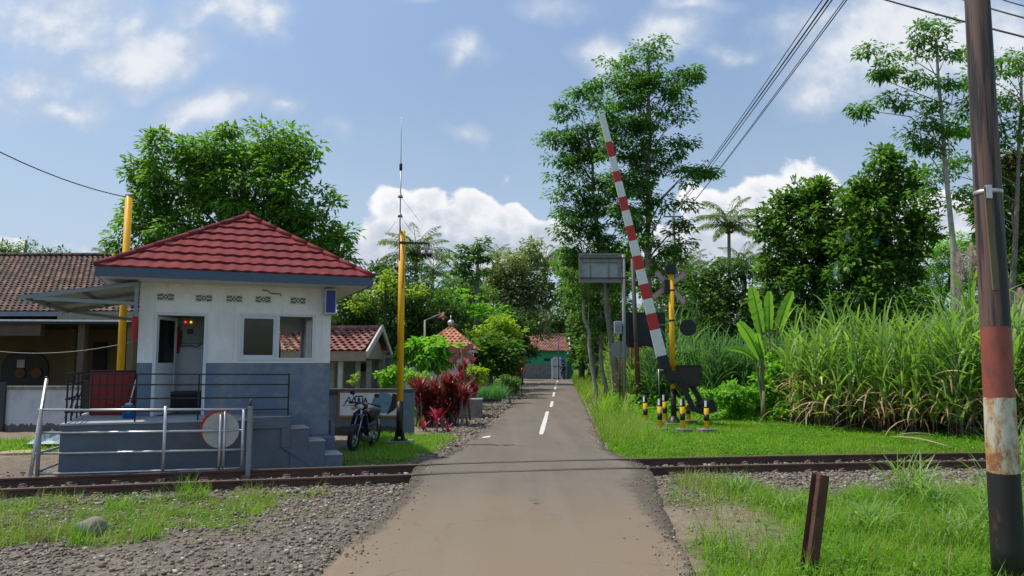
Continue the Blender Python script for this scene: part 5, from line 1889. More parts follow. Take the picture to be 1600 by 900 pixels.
def left_house():
    Yw = 25.0
    a = W(-330, 480, Yw)
    root = thing('left_house', 'long neighbour house with weathered brown clay roof and dark porch', 'house', (-14, 24, 0))
    x0 = W(-330, 480, 24).x; x1 = -9.6
    zr = W(100, 400, 28).z; ze = W(40, 486, 23.0).z
    rf = MB(); xr1 = W(232, 480, 23).x
    make_tile_roof(rf, (x0, 23, ze), (xr1 + 1.2, 23, ze), (xr1 + .2, 28, zr), (x0, 28, zr), 26, .19, lift=.03, wave=.018, prof=4)
    ridge_cap(rf, (x0, 28, zr + .03), (xr1 + .2, 28, zr + .03), .10, .4)
    rf.add([(x0, 23, ze - .05), (xr1 + 1.2, 23, ze - .05), (xr1 + .2, 28, zr - .05), (x0, 28, zr - .05)], [(0, 1, 2, 3)])
    rf.add([(x0, 33, ze - .05), (xr1 + 1.2, 33, ze - .05), (xr1 + .2, 28, zr - .05), (x0, 28, zr - .05)], [(3, 2, 1, 0)])
    rf.add([(xr1 + 1.2, 33, ze - .05), (xr1 + 1.2, 23, ze - .05), (xr1 + .2, 28, zr - .05)], [(0, 1, 2)])
    r = rf.build('roof', CLAY, root, True)
    g = MB(); g.bb(x0, xr1 + 1.2, 22.9, 23.0, ze - .16, ze - .02); g.build('gutter', mat('gutter_grey', (.25, .27, .3), .5), r, True)
    wl = MB()
    M_cream = mat('cream_wall', (.15, .11, .055), .8, var=.1, scale=2, dirt=(.2, .15, .08), dirt_amt=.5)
    M_brown = mat('brown_wall', (.10, .075, .05), .8)
    wl.bb(x0, xr1, 24.6, 24.8, 0, ze); wl.bb(xr1 - .2, xr1, 24.8, 32.5, 0, ze); wl.bb(x0, xr1, 32.3, 32.5, 0, ze)
    wl.build('wall', M_cream, root, True)
    # arch and door
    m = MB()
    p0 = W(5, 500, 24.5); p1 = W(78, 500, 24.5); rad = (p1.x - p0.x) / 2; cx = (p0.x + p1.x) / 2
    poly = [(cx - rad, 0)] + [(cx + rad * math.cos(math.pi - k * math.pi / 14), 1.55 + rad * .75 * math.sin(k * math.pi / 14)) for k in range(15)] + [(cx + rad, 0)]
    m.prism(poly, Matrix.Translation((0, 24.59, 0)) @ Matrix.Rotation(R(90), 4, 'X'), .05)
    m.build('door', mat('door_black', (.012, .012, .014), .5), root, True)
    m = MB(); q = W(32, 568, 24.5); m.bb(q.x - .12, q.x + .12, 24.51, 24.53, q.z - .13, q.z + .12); m.build('notice', mat('paper_white', (.5, .5, .48), .6), root, True)
    m = MB(); q = W(32, 583, 24.5)
    for k in range(2):
        qq = W(31 + k * 26, 583, 24.5)
        m.tube([(qq.x, 24.5, qq.z - .0), (qq.x, 24.53, qq.z)], .17, 12)
    m.build('door_ornament', mat('carved_brown', (.16, .06, .02), .6), root, True)
    for (xa, xb, ya, nm) in [(112, 122, 550, 'w'), (146, 162, 535, 'w')]:
        a_ = W(xa, ya, 24.5); b_ = W(xb, 605, 24.5)
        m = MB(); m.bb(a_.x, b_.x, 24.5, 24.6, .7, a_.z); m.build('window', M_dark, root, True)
    # porch roof slab and posts
    zp = W(60, 500, 20.9).z
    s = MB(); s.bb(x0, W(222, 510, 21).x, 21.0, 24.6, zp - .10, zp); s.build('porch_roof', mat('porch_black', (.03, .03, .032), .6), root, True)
    e = MB(); e.beam((x0, 20.96, zp + .04), (W(222, 510, 21).x, 20.96, zp - .02), .03, .05); e.build('porch_edge', mat('edge_white', (.7, .7, .72), .4), root, True)
    bm = MB(); bm.bb(x0, W(60, 510, 21).x, 21.1, 21.3, zp - .42, zp - .1); bm.build('beam', M_brown, root, True)
    for px in (-120, 128, 205):
        q = W(px, 560, 21.3); m = MB(); m.bb(q.x - .09, q.x + .09, 21.2, 21.4, 0, zp - .1); m.build('column', M_brown if px < 150 else M_cream, root, True)
    for px in (104, 183):
        q = W(px, 560, 24); m = MB(); m.bb(q.x - .14, q.x + .14, 24.2, 24.5, 0, zp - .1); m.build('column', M_cream, root, True)
    q = W(110, 495, 22.2); m = MB(); m.bb(W(80, 495, 22).x, W(222, 495, 22).x, 22.3, 22.45, W(0, 499, 22.3).z, W(0, 487, 22.3).z); m.build('lintel', mat('lintel_tan', (.34, .29, .22), .8, dirt=(.15, .12, .1), dirt_amt=.6), root, True)
    # low white wall in front
    t = thing('yard_wall', 'low white yard wall with grey coping and dirty foot, left of the hut', 'wall', (-12, 19.8, 0))
    M_yw = band_mat('yard_wall_paint', [(.28, (.10, .085, .07)), (9, (.50, .52, .56))], noise_amt=.28, dirt=(.22, .2, .18), dirt_amt=.35, dscale=1.5)
    m = MB(); xw0 = W(-300, 600, 19.9).x; xw1 = W(218, 600, 19.9).x
    m.bb(xw0, xw1, 19.8, 19.95, -.05, 1.02)
    # object space base is root, so build in local coords
    m2 = m.build('masonry', M_yw, t, True)
    m = MB(); m.bb(xw0, xw1, 19.76, 19.99, 1.02, 1.11); m.build('coping', M_conc, t, True, bevel=.01)
    for px in (4, -150):
        q = W(px, 600, 19.8); m = MB(); m.bb(q.x - .12, q.x + .12, 19.72, 19.80, -.05, 1.2); m.build('pier', mat('pier_dark', (.05, .05, .055), .8), t, True)
    # gate in the wall (dark slats) left behind the balustrade
    t = thing('slat_gate', 'dark slatted gate closing the gap between the yard wall and the hut', 'gate', W(150, 640, 17.5) * 1.0)
    t.location.z = 0
    gx0 = W(150, 600, 17.5).x - t.location.x; gx1 = W(176, 600, 17.5).x - t.location.x
    m = MB()
    for k in range(9): m.bb(gx0 + k * .045, gx0 + k * .045 + .02, 0, .02, .05, 1.45)
    m.build('slats', M_white, t)
    m = MB(); m.bb(gx0 - .3, gx0 - .02, -.01, .03, 0, 1.3); m.bb(gx0 - .02, gx0 + .42, .02, .05, 1.38, 1.42); m.bb(gx0 - .02, gx0 + .42, .02, .05, .1, .14); m.build('frame', M_black, t)


left_house()


def text_mesh(s, size, mt, parent, loc, rot, name='lettering', shear=0, bold=0.0, sx=1.0):
    cu = bpy.data.curves.new(name, 'FONT'); cu.body = s; cu.size = size; cu.extrude = .002; cu.shear = shear; cu.offset = bold
    o = bpy.data.objects.new(name, cu); COL.objects.link(o)
    dg = bpy.context.evaluated_depsgraph_get(); dg.update()
    me = bpy.data.meshes.new_from_object(o.evaluated_get(dg))
    bpy.data.objects.remove(o)
    o = bpy.data.objects.new(name, me); COL.objects.link(o); me.materials.clear(); me.materials.append(mt)
    o.parent = parent; o.location = loc; o.rotation_euler = rot; o.scale = (sx, 1, 1)
    return o


def banner_wall():
    Y = 18.9
    x0 = W(470, 600, Y).x; x1 = W(643, 600, Y).x
    t = thing('blue_wall', 'low blue grey garden wall with concrete coping behind the motorcycle', 'wall', (x0, Y, 0))
    M_bw = band_mat('blue_wall_paint', [(.33, (.05, .042, .035)), (9, (.12, .16, .22))], noise_amt=.3, dirt=(.07, .075, .08), dirt_amt=.5, dscale=2)
    w = x1 - x0
    m = MB(); m.bb(0, w, 0, .16, -.05, .98); m.build('masonry', M_bw, t)
    m = MB(); m.bb(-.02, w + .05, -.05, .2, .98, 1.07); m.bb(-.02, w + .02, -.02, .18, .92, .98); m.build('coping', M_concdark, t, bevel=.01)
    m = MB(); m.bb(w - .22, w + .06, -.06, .2, -.05, .98); m.build('pier', mat('pier_blue', (.14, .18, .235), .8, dirt=(.3, .32, .34), dirt_amt=.5), t)
    # banner
    a = W(531, 649, Y - .06); b = W(623, 614, Y - .06)
    t = thing('banner', 'printed banner with black lettering fixed on the blue wall behind the motorcycle', 'banner', (a.x, Y - .06, 0))
    W_ = b.x - a.x; H_ = b.z - a.z
    m = MB(); m.bb(-.05, W_ + .03, .0, .03, a.z - .05, b.z + .04); m.build('frame', mat('banner_frame', (.30, .15, .06), .7), t)
    m = MB(); m.bb(0, W_, -.006, 0, a.z, b.z, 0); m.build('sheet', mat('banner_white', (.66, .72, .80), .6, var=.12, scale=3), t)
    ink = mat('banner_ink', (.02, .02, .025), .6, bump=0)
    # circular photo shapes
    m = MB(); seg = 30; T = Matrix.Translation((W_ * .74, -.0065, (a.z + b.z) / 2 + .03)) @ Matrix.Rotation(R(90), 4, 'X')
    m.prism([(.27 * math.cos(2 * math.pi * k / seg), .25 * math.sin(2 * math.pi * k / seg)) for k in range(seg)], T, .002); m.build('blue_shape', mat('banner_blue', (.16, .27, .40), .6, var=.25, scale=9), t)
    m = MB(); T = Matrix.Translation((W_ * .84, -.0095, a.z)) @ Matrix.Rotation(R(90), 4, 'X')
    m.prism([(-.06, .01), (.12, .12), (.27, .30), (.27, .38), (.2, .5), (.08, .53), (.05, .3)], T, .002); m.build('dark_shape', mat('banner_maroon', (.05, .02, .025), .6), t)
    m = MB()
    for k in range(5): m.beam((.08 + .02 * k, -.009, a.z + .05 + .06 * k), (.75 + .02 * k, -.009, a.z + .02 + .05 * k), .002, .01 + .006 * (k % 2), 0, up=(0, 0, 1))
    m.build('streaks', mat('banner_pale', (.85, .88, .9), .6), t)
    # stylised A with M-like stroke
    m = MB(); T = Matrix.Translation((.05, -.0095, b.z - .27)) @ Matrix.Rotation(R(90), 4, 'X')
    T = T @ Matrix.Scale(.78, 4)
    for poly in ([(.06, 0), (.20, .23), (.23, .23), (.10, 0)], [(.20, .23), (.23, .23), (.31, .02), (.28, .02)], [(.10, .09), (.12, .12), (.26, .10), (.26, .08)],
                 [(.28, .06), (.36, .22), (.39, .22), (.31, .03)], [(.36, .22), (.39, .22), (.43, .10), (.41, .08)]):
        m.prism(poly, T, .002)
    m.build('emblem', ink, t)
    text_mesh('ULIA', .175, ink, t, (.35, -.0095, b.z - .235), (R(90), 0, 0), 'lettering', 0, .006, .85)
    m = MB()
    m.bb(.36, .56, -.0095, -.006, b.z - .095, b.z - .065); m.bb(.05, .36, -.0095, -.006, b.z - .31, b.z - .295); m.build('small_print', ink, t)


banner_wall()


def shed_house():
    # small house behind the blue wall with a gabled pantile roof
    Y = 24.0
    def P(px, py, dy=0): return W(px, py, Y + dy)
    xl_ = P(470, 560).x; xr_ = P(590, 560).x
    t = thing('gable_house', 'small white house with pinkish clay gable roof, right of the hut', 'house', (xl_, Y, 0))
    ze = P(0, 548).z; zr = P(0, 514, 1.6).z
    rf = MB(); make_tile_roof(rf, (xl_ - 1, Y - .5, ze), (P(583, 0).x, Y - .5, ze), (P(588, 0).x, Y + 1.6, zr), (xl_ - 1, Y + 1.6, zr), 9, .23, lift=.04, wave=.025, prof=4)
    ridge_cap(rf, (xl_ - 1, Y + 1.6, zr + .03), (P(588, 0).x, Y + 1.6, zr + .03), .09)
    rf.add([(xl_ - 1, Y + 4.0, ze), (P(588, 0).x, Y + 4.0, ze), (P(588, 0).x, Y + 1.6, zr - .03), (xl_ - 1, Y + 1.6, zr - .03)], [(3, 2, 1, 0)])
    rf.build('roof', CLAY4, t, True)
    mw = mat('shed_white', (.52, .49, .45), .7, var=.08, dirt=(.3, .22, .18), dirt_amt=.4)
    # verge boards at the gable end
    m = MB(); xg = P(590, 0).x
    m.beam((xg, Y - .75, ze - .12), (xg + .05, Y + 1.65, zr + .05), .06, .2, 0); m.beam((xg + .05, Y + 1.65, zr + .05), (xg, Y + 4.1, ze - .12), .06, .2, 0)
    m.build('verge_board', mw, t, True)
    m = MB(); m.add([(xg - .15, Y - .1, ze - .25), (xg - .15, Y + 3.4, ze - .25), (xg - .15, Y + 1.65, zr - .15)], [(0, 1, 2)]); m.bb(xl_ - 1, xg - .1, Y - .45, Y - .3, ze - .32, ze - .02); m.build('gable', mat('gable_tan', (.33, .25, .18), .8), t, True)
    sb = mat('shed_beige', (.36, .33, .28), .85, dirt=(.2, .17, .13), dirt_amt=.6)
    for q in [(xl_ - 1, P(533, 0).x, Y + .2, Y + .35, 0, ze - .05), (P(575, 0).x, P(585, 0).x, Y + 3.0, Y + 3.19, 0, ze - .05), (xl_ - 1, xg - .2, Y + 3.2, Y + 3.35, 0, ze - .05)]:
        m = MB(); m.bb(*q); m.build('wall', sb, t, True)
    for px in (534, 561, 578):
        q = P(px, 560); m = MB(); m.bb(q.x - .07, q.x + .07, Y - .2, Y - .05, 0, ze - .3); m.build('post', mw if px == 534 else M_conc, t, True)
    m = MB(); m.bb(P(537, 0).x, P(557, 0).x, Y + 3.1, Y + 3.2, 1.4, ze - .4); m.build('window', M_dark, t, True)
    m = MB(); m.bb(P(562, 0).x, P(578, 0).x, Y + .5, Y + .6, 1.9, ze - .3); m.build('hanging_cloth', mat('cloth_black', (.015, .015, .017), .9), t, True)
    # grey back yard wall
    t = thing('grey_wall', 'plain grey masonry wall behind the gable house yard', 'wall', (P(600, 0).x, Y + 5, 0))
    m = MB(); m.bb(P(525, 0, 5).x, P(640, 0, 5).x, Y + 5, Y + 5.2, 0, 1.9); m.build('masonry', M_conc, t, True)
    m = MB(); m.bb(P(525, 0, 5).x, P(640, 0, 5).x, Y + 4.95, Y + 5.25, 1.9, 2.0); m.build('coping', M_concdark, t, True)
    # corrugated lean-to roof beyond
    t = thing('leanto_roof', 'white sheet roof on thin posts beyond the gable house', 'shelter', (P(600, 0, 6).x, Y + 6, 0))
    a = W(583, 557, Y + 3.5); b = W(613, 560, Y + 3.5)
    m = MB(); m.bb(a.x, b.x, Y + 3.6, Y + 4.8, a.z - .05, a.z + .05); m.build('sheet', mw, t, True)
    for x in (a.x + .1, b.x - .1):
        m = MB(); m.bb(x - .04, x + .04, Y + 3.7, Y + 3.8, 0, a.z - .05); m.build('post', M_greypost, t, True)


shed_house()


def pyramid_house():
    Y = 34.0
    def P(px, py, dy=0): return W(px, py, Y + dy)
    x0 = P(640, 0).x; x1 = P(741, 0).x
    t = thing('white_pavilion', 'white walled house with bright orange pyramid roof behind the red bushes', 'house', ((x0 + x1) / 2, Y, 0))
    ze = P(0, 546, -.4).z
    xa = P(660, 0, -.4).x; xb = P(746, 0, -.4).x
    apx = (P(709, 0, 2.2).x, Y + 1.9, P(0, 511, 2.0).z)
    d = 4.6
    rf = MB(); c = [(xa, Y - .4, ze), (xb, Y - .4, ze), (xb, Y - .4 + d, ze), (xa, Y - .4 + d, ze)]
    for i in range(4): make_tile_roof(rf, c[i], c[(i + 1) % 4], apx, apx, 9, .21, lift=.04, wave=.022, prof=4)
    for q in c: ridge_cap(rf, q, apx, .07, .35)
    r = rf.build('roof', CLAY2, t, True)
    m = MB(); m.sphere((apx[0], apx[1], apx[2] + .18), .16, 0, 12, 8); m.tube([apx, (apx[0], apx[1], apx[2] + .55)], [.05, .01], 8); m.build('finial', M_steel, r, True)
    m = MB(); m.bb(xa + .05, xb - .05, Y - .35, Y - .3 + d, ze - .12, ze - .02); m.build('eave_board', M_white, r, True)
    m = MB(); xw = xb - .35; m.bb(xa + .2, xw, Y, Y + .15, 0, ze - .05); m.bb(xw - .15, xw, Y + .15, Y + 3.6, 0, ze - .05); m.bb(xa - .0, xa + .15, Y, Y + 3.6, 0, ze - .05); m.bb(xa, xw, Y + 3.5, Y + 3.65, 0, ze - .05)
    wm = mat('pav_white', (.66, .66, .66), .7, var=.05, dirt=(.4, .38, .34), dirt_amt=.3)
    m.build('wall', wm, t, True)
    m = MB(); m.bb(x0 - .3, xa + .2, Y - .3, Y - .15, 0, P(0, 560, -.3).z); m.build('side_wall', wm, t, True)
    m = MB(); a = P(690, 598); b = P(700, 550); m.bb(a.x, b.x, Y - .03, Y, 0, b.z); m.build('door', mat('door_cream', (.5, .42, .3), .6), t, True)
    m = MB(); m.bb(P(703, 0).x, P(706, 0).x, Y - .06, Y - .0, 0, ze - .05); m.bb(P(738, 0).x, P(741, 0).x, Y - .35, Y - .25, 0, ze - .1); m.build('column', mat('col_tan', (.45, .4, .32), .7), t, True)
    # street lamp
    g = G(664, 612, 0); Yl = 27.0
    q = W(664, 500, Yl); t = thing('street_lamp', 'thin grey lamp post with slanted arm and rusty lamp shade by the leafy shrub', 'street lamp', (q.x, Yl, 0))
    m = MB(); m.tube([(0, 0, 0), (0, 0, q.z)], [.05, .035], 10); m.build('post', M_greypost, t)
    e = W(694, 488, Yl) - Vector((q.x, Yl, 0))
    m = MB(); m.tube([(0, 0, q.z - .02), (e.x, 0, e.z)], .022, 8); m.build('arm', M_greypost, t)
    m = MB(); m.tube([(e.x - .02, 0, e.z), (e.x - .04, 0, e.z - .1), (e.x - .04, 0, e.z - .2)], [.03, .06, .22], 14); m.build('lamp_shade', M_rustred, t)
    m = MB(); m.sphere((e.x - .04, 0, e.z - .2), .06, 0, 8, 6); m.build('bulb', M_white, t)


pyramid_house()


def green_house():
    Y = 83.0
    def P(px, py, dy=0): return W(px, py, Y + dy)
    x0 = P(822, 0).x; x1 = P(885, 0).x
    t = thing('green_house', 'far green house with brown clay roof at the end of the road', 'house', ((x0 + x1) / 2, Y, 0))
    ze = P(0, 548).z; zr = P(0, 521, 2.5).z
    rf = MB(); make_tile_roof(rf, (x0 - 2, Y - .6, ze), (x1, Y - .6, ze), (x1, Y + 2.5, zr), (x0 - 2, Y + 2.5, zr), 12, .3, lift=.04, wave=.03, prof=3)
    rf.add([(x0 - 2, Y + 5.6, ze), (x1, Y + 5.6, ze), (x1, Y + 2.5, zr - .02), (x0 - 2, Y + 2.5, zr - .02)], [(3, 2, 1, 0)])
    rf.build('roof', CLAY3, t, True)
    m = MB(); m.beam((x1 + .1, Y - .7, ze), (x1 + .1, Y + 2.5, zr + .1), .15, .3); m.beam((x1 + .1, Y + 2.5, zr + .1), (x1 + .1, Y + 5.6, ze), .15, .3); m.build('verge', M_white, t, True)
    zg = P(0, 570).z
    grn = mat('green_paint', (.045, .34, .17), .7, var=.1); grn2 = mat('green_dark_paint', (.02, .15, .075), .7)
    m = MB(); m.bb(x0 - 2, x1 - .2, Y, Y + .2, zg, ze - .0); m.bb(x1 - .4, x1 - .2, Y + .2, Y + 5, 0, ze); m.bb(x0 - 2, x1 - .2, Y + 5, Y + 5.2, 0, ze); m.bb(x0 - 2.2, x0 - 2, Y, Y + 5.2, 0, ze); m.build('wall', grn, t, True)
    m = MB(); m.bb(x0 - 2, x1 - .2, Y - .05, Y + .2, 0, zg); m.build('plinth_wall', M_conc, t, True)
    m = MB(); m.bb(P(848, 0).x, P(857, 0).x, Y - .03, Y, P(0, 564).z, P(0, 560).z); m.build('window', M_dark, t, True)
    t = thing('green_annex', 'small green annex right of the far green house', 'shed', (P(889, 0).x, Y + 1, 0))
    m = MB(); m.bb(P(879, 0).x, P(892, 0).x, Y + .6, Y + 3, 0, P(0, 556).z); m.build('wall', grn2, t, True)
    m = MB(); m.bb(P(878, 0).x, P(895, 0).x, Y + .2, Y + 3.3, P(0, 556).z, P(0, 554).z); m.build('roof', CLAY3, t, True)
    # white gate panel with blue sign
    Yg = 81.2
    def Q(px, py): return W(px, py, Yg)
    t = thing('white_gate', 'white framed gate in front of the far green house', 'gate', (Q(870, 0).x, Yg, 0))
    m = MB(); a = Q(861.5, 588); b = Q(879, 558)
    m.bb(a.x, a.x + .15, Yg, Yg + .1, 0, b.z); m.bb(b.x - .15, b.x, Yg, Yg + .1, 0, b.z); m.bb(a.x, b.x, Yg, Yg + .1, b.z - .15, b.z); m.bb(Q(867, 0).x, Q(868, 0).x, Yg, Yg + .1, 0, b.z); m.build('frame', M_white, t, True)
    m = MB(); m.bb(a.x + .15, b.x - .15, Yg + .05, Yg + .08, Q(0, 571).z, b.z - .15); m.bb(a.x + .15, b.x - .15, Yg + .05, Yg + .08, .1, Q(0, 574).z); m.build('panel', mat('gate_pale', (.45, .5, .5), .6), t, True)
    t = thing('blue_sign', 'small blue sign hanging on the far white gate', 'sign', (Q(876, 0).x, Yg - .05, 0))
    m = MB(); m.bb(Q(873.5, 0).x, Q(879, 0).x, Yg - .08, Yg - .02, Q(0, 570).z, Q(0, 561).z); m.build('panel', mat('sign_blue2', (.04, .06, .28), .5), t, True)
    # pole in front
    q = W(873, 590, 78); t = thing('thin_pole', 'thin dark pole standing before the far green house', 'pole', (q.x, 78, 0))
    m = MB(); m.tube([(0, 0, 0), (0, 0, W(0, 526, 78).z)], .05, 8); m.build('shaft', M_concdark, t)


green_house()


def culverts():
    # concrete planter / culvert boxes left of the road
    def boxt(name, lab, c0, c1, h, mt, th=.1):
        (x0, y0), (x1, y1) = c0, c1
        t = thing(name, lab, 'planter', ((x0 + x1) / 2, (y0 + y1) / 2, 0))
        a, b = (x1 - x0) / 2, (y1 - y0) / 2
        m = MB(); m.bb(-a, a, -b, -b + th, -.05, h); m.bb(-a, a, b - th, b, -.05, h); m.bb(-a, -a + th, -b + th, b - th, -.05, h); m.bb(a - th, a, -b + th, b - th, -.05, h)
        m.build('walls', mt, t, bevel=.012)
        m = MB(); m.bb(-a - .03, a + .03, -b - .03, b + .03, h, h + .05); m.build('lid', mat('lid_conc', (.30, .30, .28), .85, dirt=(.12, .12, .11), dirt_amt=.6), t, bevel=.01)
    g = G(744, 652); 
    boxt('culvert_box', 'grey concrete box with flat lid beside the rusty crossbuck post', (G(692, 0 + 652).x - .1, g.y), (G(752, 652).x, g.y + 1.1), .52, M_conc)
    g = G(776, 626)
    boxt('culvert_box', 'farther grey concrete box beside the pink shrubs along the road', (G(740, 626).x, g.y), (G(776, 626).x, g.y + 1.3), .42, M_concdark)
    # rusty crossbuck
    g = G(735, 656); Y = g.y
    t = thing('rusty_crossbuck', 'small rusty red crossbuck sign leaning on its post beside the road', 'sign', (g.x, g.y, -.05))
    p = W(720, 540, Y) - Vector((g.x, Y, 0))
    m = MB(); m.tube([(0, 0, 0), (p.x, 0, p.z + .05)], .035, 8); m.build('post', M_rust, t)
    for k, (x0, y0, x1, y1) in enumerate([(701, 540, 741, 558), (739, 536, 702, 563)]):
        a = W(x0, y0, Y) - Vector((g.x, Y, 0)); b = W(x1, y1, Y) - Vector((g.x, Y, 0))
        a.y = b.y = .05 + .013 * k
        e = (b - a); L_ = e.length
        ang = math.atan2(e.z, e.x)
        T = Matrix.Translation(a + Vector((0, 0, 0))) @ Matrix.Rotation(R(90), 4, 'X') @ Matrix.Rotation(ang, 4, 'Z')
        w = .085
        m = MB(); m.prism([(0, -w * .6), (.06, -w), (L_ - .06, -w), (L_, -w * .6), (L_, w * .6), (L_ - .06, w), (.06, w), (0, w * .6)], T, .01)
        m.build('plank', M_rustred, t)
    m = MB(); a = W(719, 549, Y) - Vector((g.x, Y, 0)); m.tube([(a.x, -.02, a.z), (a.x, .08, a.z)], .03, 8); m.build('bolt', M_rust, t)


culverts()


def motorcycle():
    g = G(547, 703)
    root = thing('motorcycle', 'dark motorcycle parked on its stand beside the hut steps, front wheel toward the track', 'motorcycle', (g.x + .14, g.y + .62, -.03), R(259))
    # local: +x forward
    fm = mat('moto_blue', (.010, .013, .045), .3, var=.1, coat=.5); blk = mat('moto_black', (.015, .015, .016), .4); sil = mat('moto_silver', (.35, .36, .38), .3, metal=.7)
    for x, nm in ((.62, 'front'), (-.60, 'rear')):
        m = MB(); pts = [(x + .245 * math.cos(a), 0, .29 + .245 * math.sin(a)) for a in [k * 2 * math.pi / 28 for k in range(29)]]
        m.tube(pts, .052, 10, 0, False); w = m.build('wheel', M_rubber, root)
        m = MB(); pts = [(x + .20 * math.cos(a), 0, .29 + .20 * math.sin(a)) for a in [k * 2 * math.pi / 28 for k in range(29)]]
        m.tube(pts, .016, 6, 0, False); m.tube([(x, -.06, .29), (x, .06, .29)], .045, 12)
        for k in range(14):
            a = k * 2 * math.pi / 14; m.tube([(x, .02 * (-1) ** k, .29), (x + .2 * math.cos(a), 0, .29 + .2 * math.sin(a))], .003, 4)
        m.build('rim', sil, w)
    m = MB()
    for s in (-1, 1): m.tube([(.62, .065 * s, .29), (.42, .065 * s, .80)], .02, 8)
    m.tube([(.42, -.1, .78), (.42, .1, .78)], .02, 8); m.build('fork', sil, root)
    m = MB(); pts = [(.62 + .30 * math.cos(a), .29 + .30 * math.sin(a)) for a in [R(30) + k * R(130) / 10 for k in range(11)]]
    inner = [(.62 + .275 * math.cos(a), .29 + .275 * math.sin(a)) for a in [R(160) - k * R(130) / 10 for k in range(11)]]
    m.prism(pts + inner, Matrix.Translation((0, .06, 0)) @ Matrix.Rotation(R(90), 4, 'X'), .12); m.build('front_mudguard', fm, root, bevel=.01)
    # leg shield, two tapering fairings
    m = MB(); 
    for s in (-1, 1):
        vs = [(.40, .03 * s, .92), (.44, .16 * s, .80), (.40, .22 * s, .50), (.22, .17 * s, .30), (.20, .06 * s, .32), (.34, .02 * s, .60)]
        m.add([Vector(q) for q in vs] + [Vector(q) - Vector((.05, .0, 0)) for q in vs], [(0, 1, 2, 5), (2, 3, 4, 5), (6, 11, 8, 7), (8, 11, 10, 9), (0, 6, 7, 1), (1, 7, 8, 2), (2, 8, 9, 3), (3, 9, 10, 4), (4, 10, 11, 5), (5, 11, 6, 0)])
    m.build('leg_shield', fm, root, bevel=.01)
    m = MB(); m.tube([(.30, 0, .58), (.05, 0, .45), (-.2, 0, .50), (-.45, 0, .62)], [.13, .15, .16, .11], 12); m.build('body', fm, root)
    m = MB(); m.sphere((-.05, 0, .30), .2, 0, 12, 8, (1.3, .8, .85)); m.tube([(-.05, -.12, .25), (-.05, .12, .25)], .09, 12); m.build('engine', sil, root)
    m = MB(); m.tube([(.02, 0, .70), (-.1, 0, .735), (-.35, 0, .76), (-.62, 0, .80)], [.10, .15, .16, .09], 12); 
    m.build('seat', blk, root)
    m = MB(); m.tube([(-.55, 0, .55), (-.78, 0, .66), (-.86, 0, .60)], [.10, .07, .03], 10); m.build('tail', fm, root)
    m = MB(); m.tube([(.38, 0, .90), (.34, 0, .98), (.30, .12, 1.03), (.22, .34, 1.0)], .014, 8); m.tube([(.34, 0, .98), (.30, -.12, 1.03), (.22, -.34, 1.0)], .014, 8)
    for s in (-1, 1): m.tube([(.25, .24 * s, 1.01), (.20, .38 * s, .99)], .022, 8)
    hb = m.build('handlebar', blk, root)
    m = MB(); m.sphere((.42, 0, .97), .12, 0, 14, 8, (.8, 1.35, .7)); m.build('cowl', blk, root)
    m = MB(); m.sphere((.50, 0, .96), .075, 0, 12, 8, (.6, 1.25, .8)); m.build('headlight', mat('headlight_glass', (.5, .5, .5), .12, spec=.8), root)
    for s in (-1, 1):
        m = MB(); m.tube([(.30, .20 * s, 1.03), (.30, .27 * s, 1.20)], .007, 6); m.sphere((.30, .29 * s, 1.23), .06, 0, 10, 6, (.3, 1.1, .75)); m.build('mirror', blk, root)
        m = MB(); m.sphere((.44, .17 * s, .90), .035, 0, 8, 6, (1, 1.4, .8)); m.build('turn_signal', mat('amber', (.6, .25, .04), .3), root)
        m = MB(); m.tube([(-.60, .09 * s, .32), (-.52, .1 * s, .62)], .025, 8); m.build('shock_absorber', sil, root)
        m = MB(); m.tube([(-.05, .05 * s, .22), (-.05, .26 * s, .22)], .015, 6); m.build('footpeg', blk, root)
    m = MB(); m.tube([(.0, -.12, .22), (-.3, -.14, .22), (-.75, -.14, .34)], [.02, .035, .045], 10); m.build('exhaust', sil, root)
    m = MB(); m.tube([(-.15, .08, .2), (-.22, .28, .0)], .012, 6); m.build('side_stand', blk, root)
    root.rotation_euler[0] = R(-6)
    root.scale = (.9, .9, .9)


motorcycle()


def skin_body(name, joints, edges, radii, mt, parent, sub=1):
    me = bpy.data.meshes.new(name); me.from_pydata([tuple(j) for j in joints], edges, []); me.materials.append(mt)
    o = bpy.data.objects.new(name, me); COL.objects.link(o); o.parent = parent
    sk = o.modifiers.new('skin', 'SKIN'); sk.use_smooth_shade = True
    for i, r in enumerate(radii): me.skin_vertices[0].data[i].radius = (r, r)
    me.skin_vertices[0].data[0].use_root = True
    s = o.modifiers.new('sub', 'SUBSURF'); s.levels = sub; s.render_levels = sub
    return o


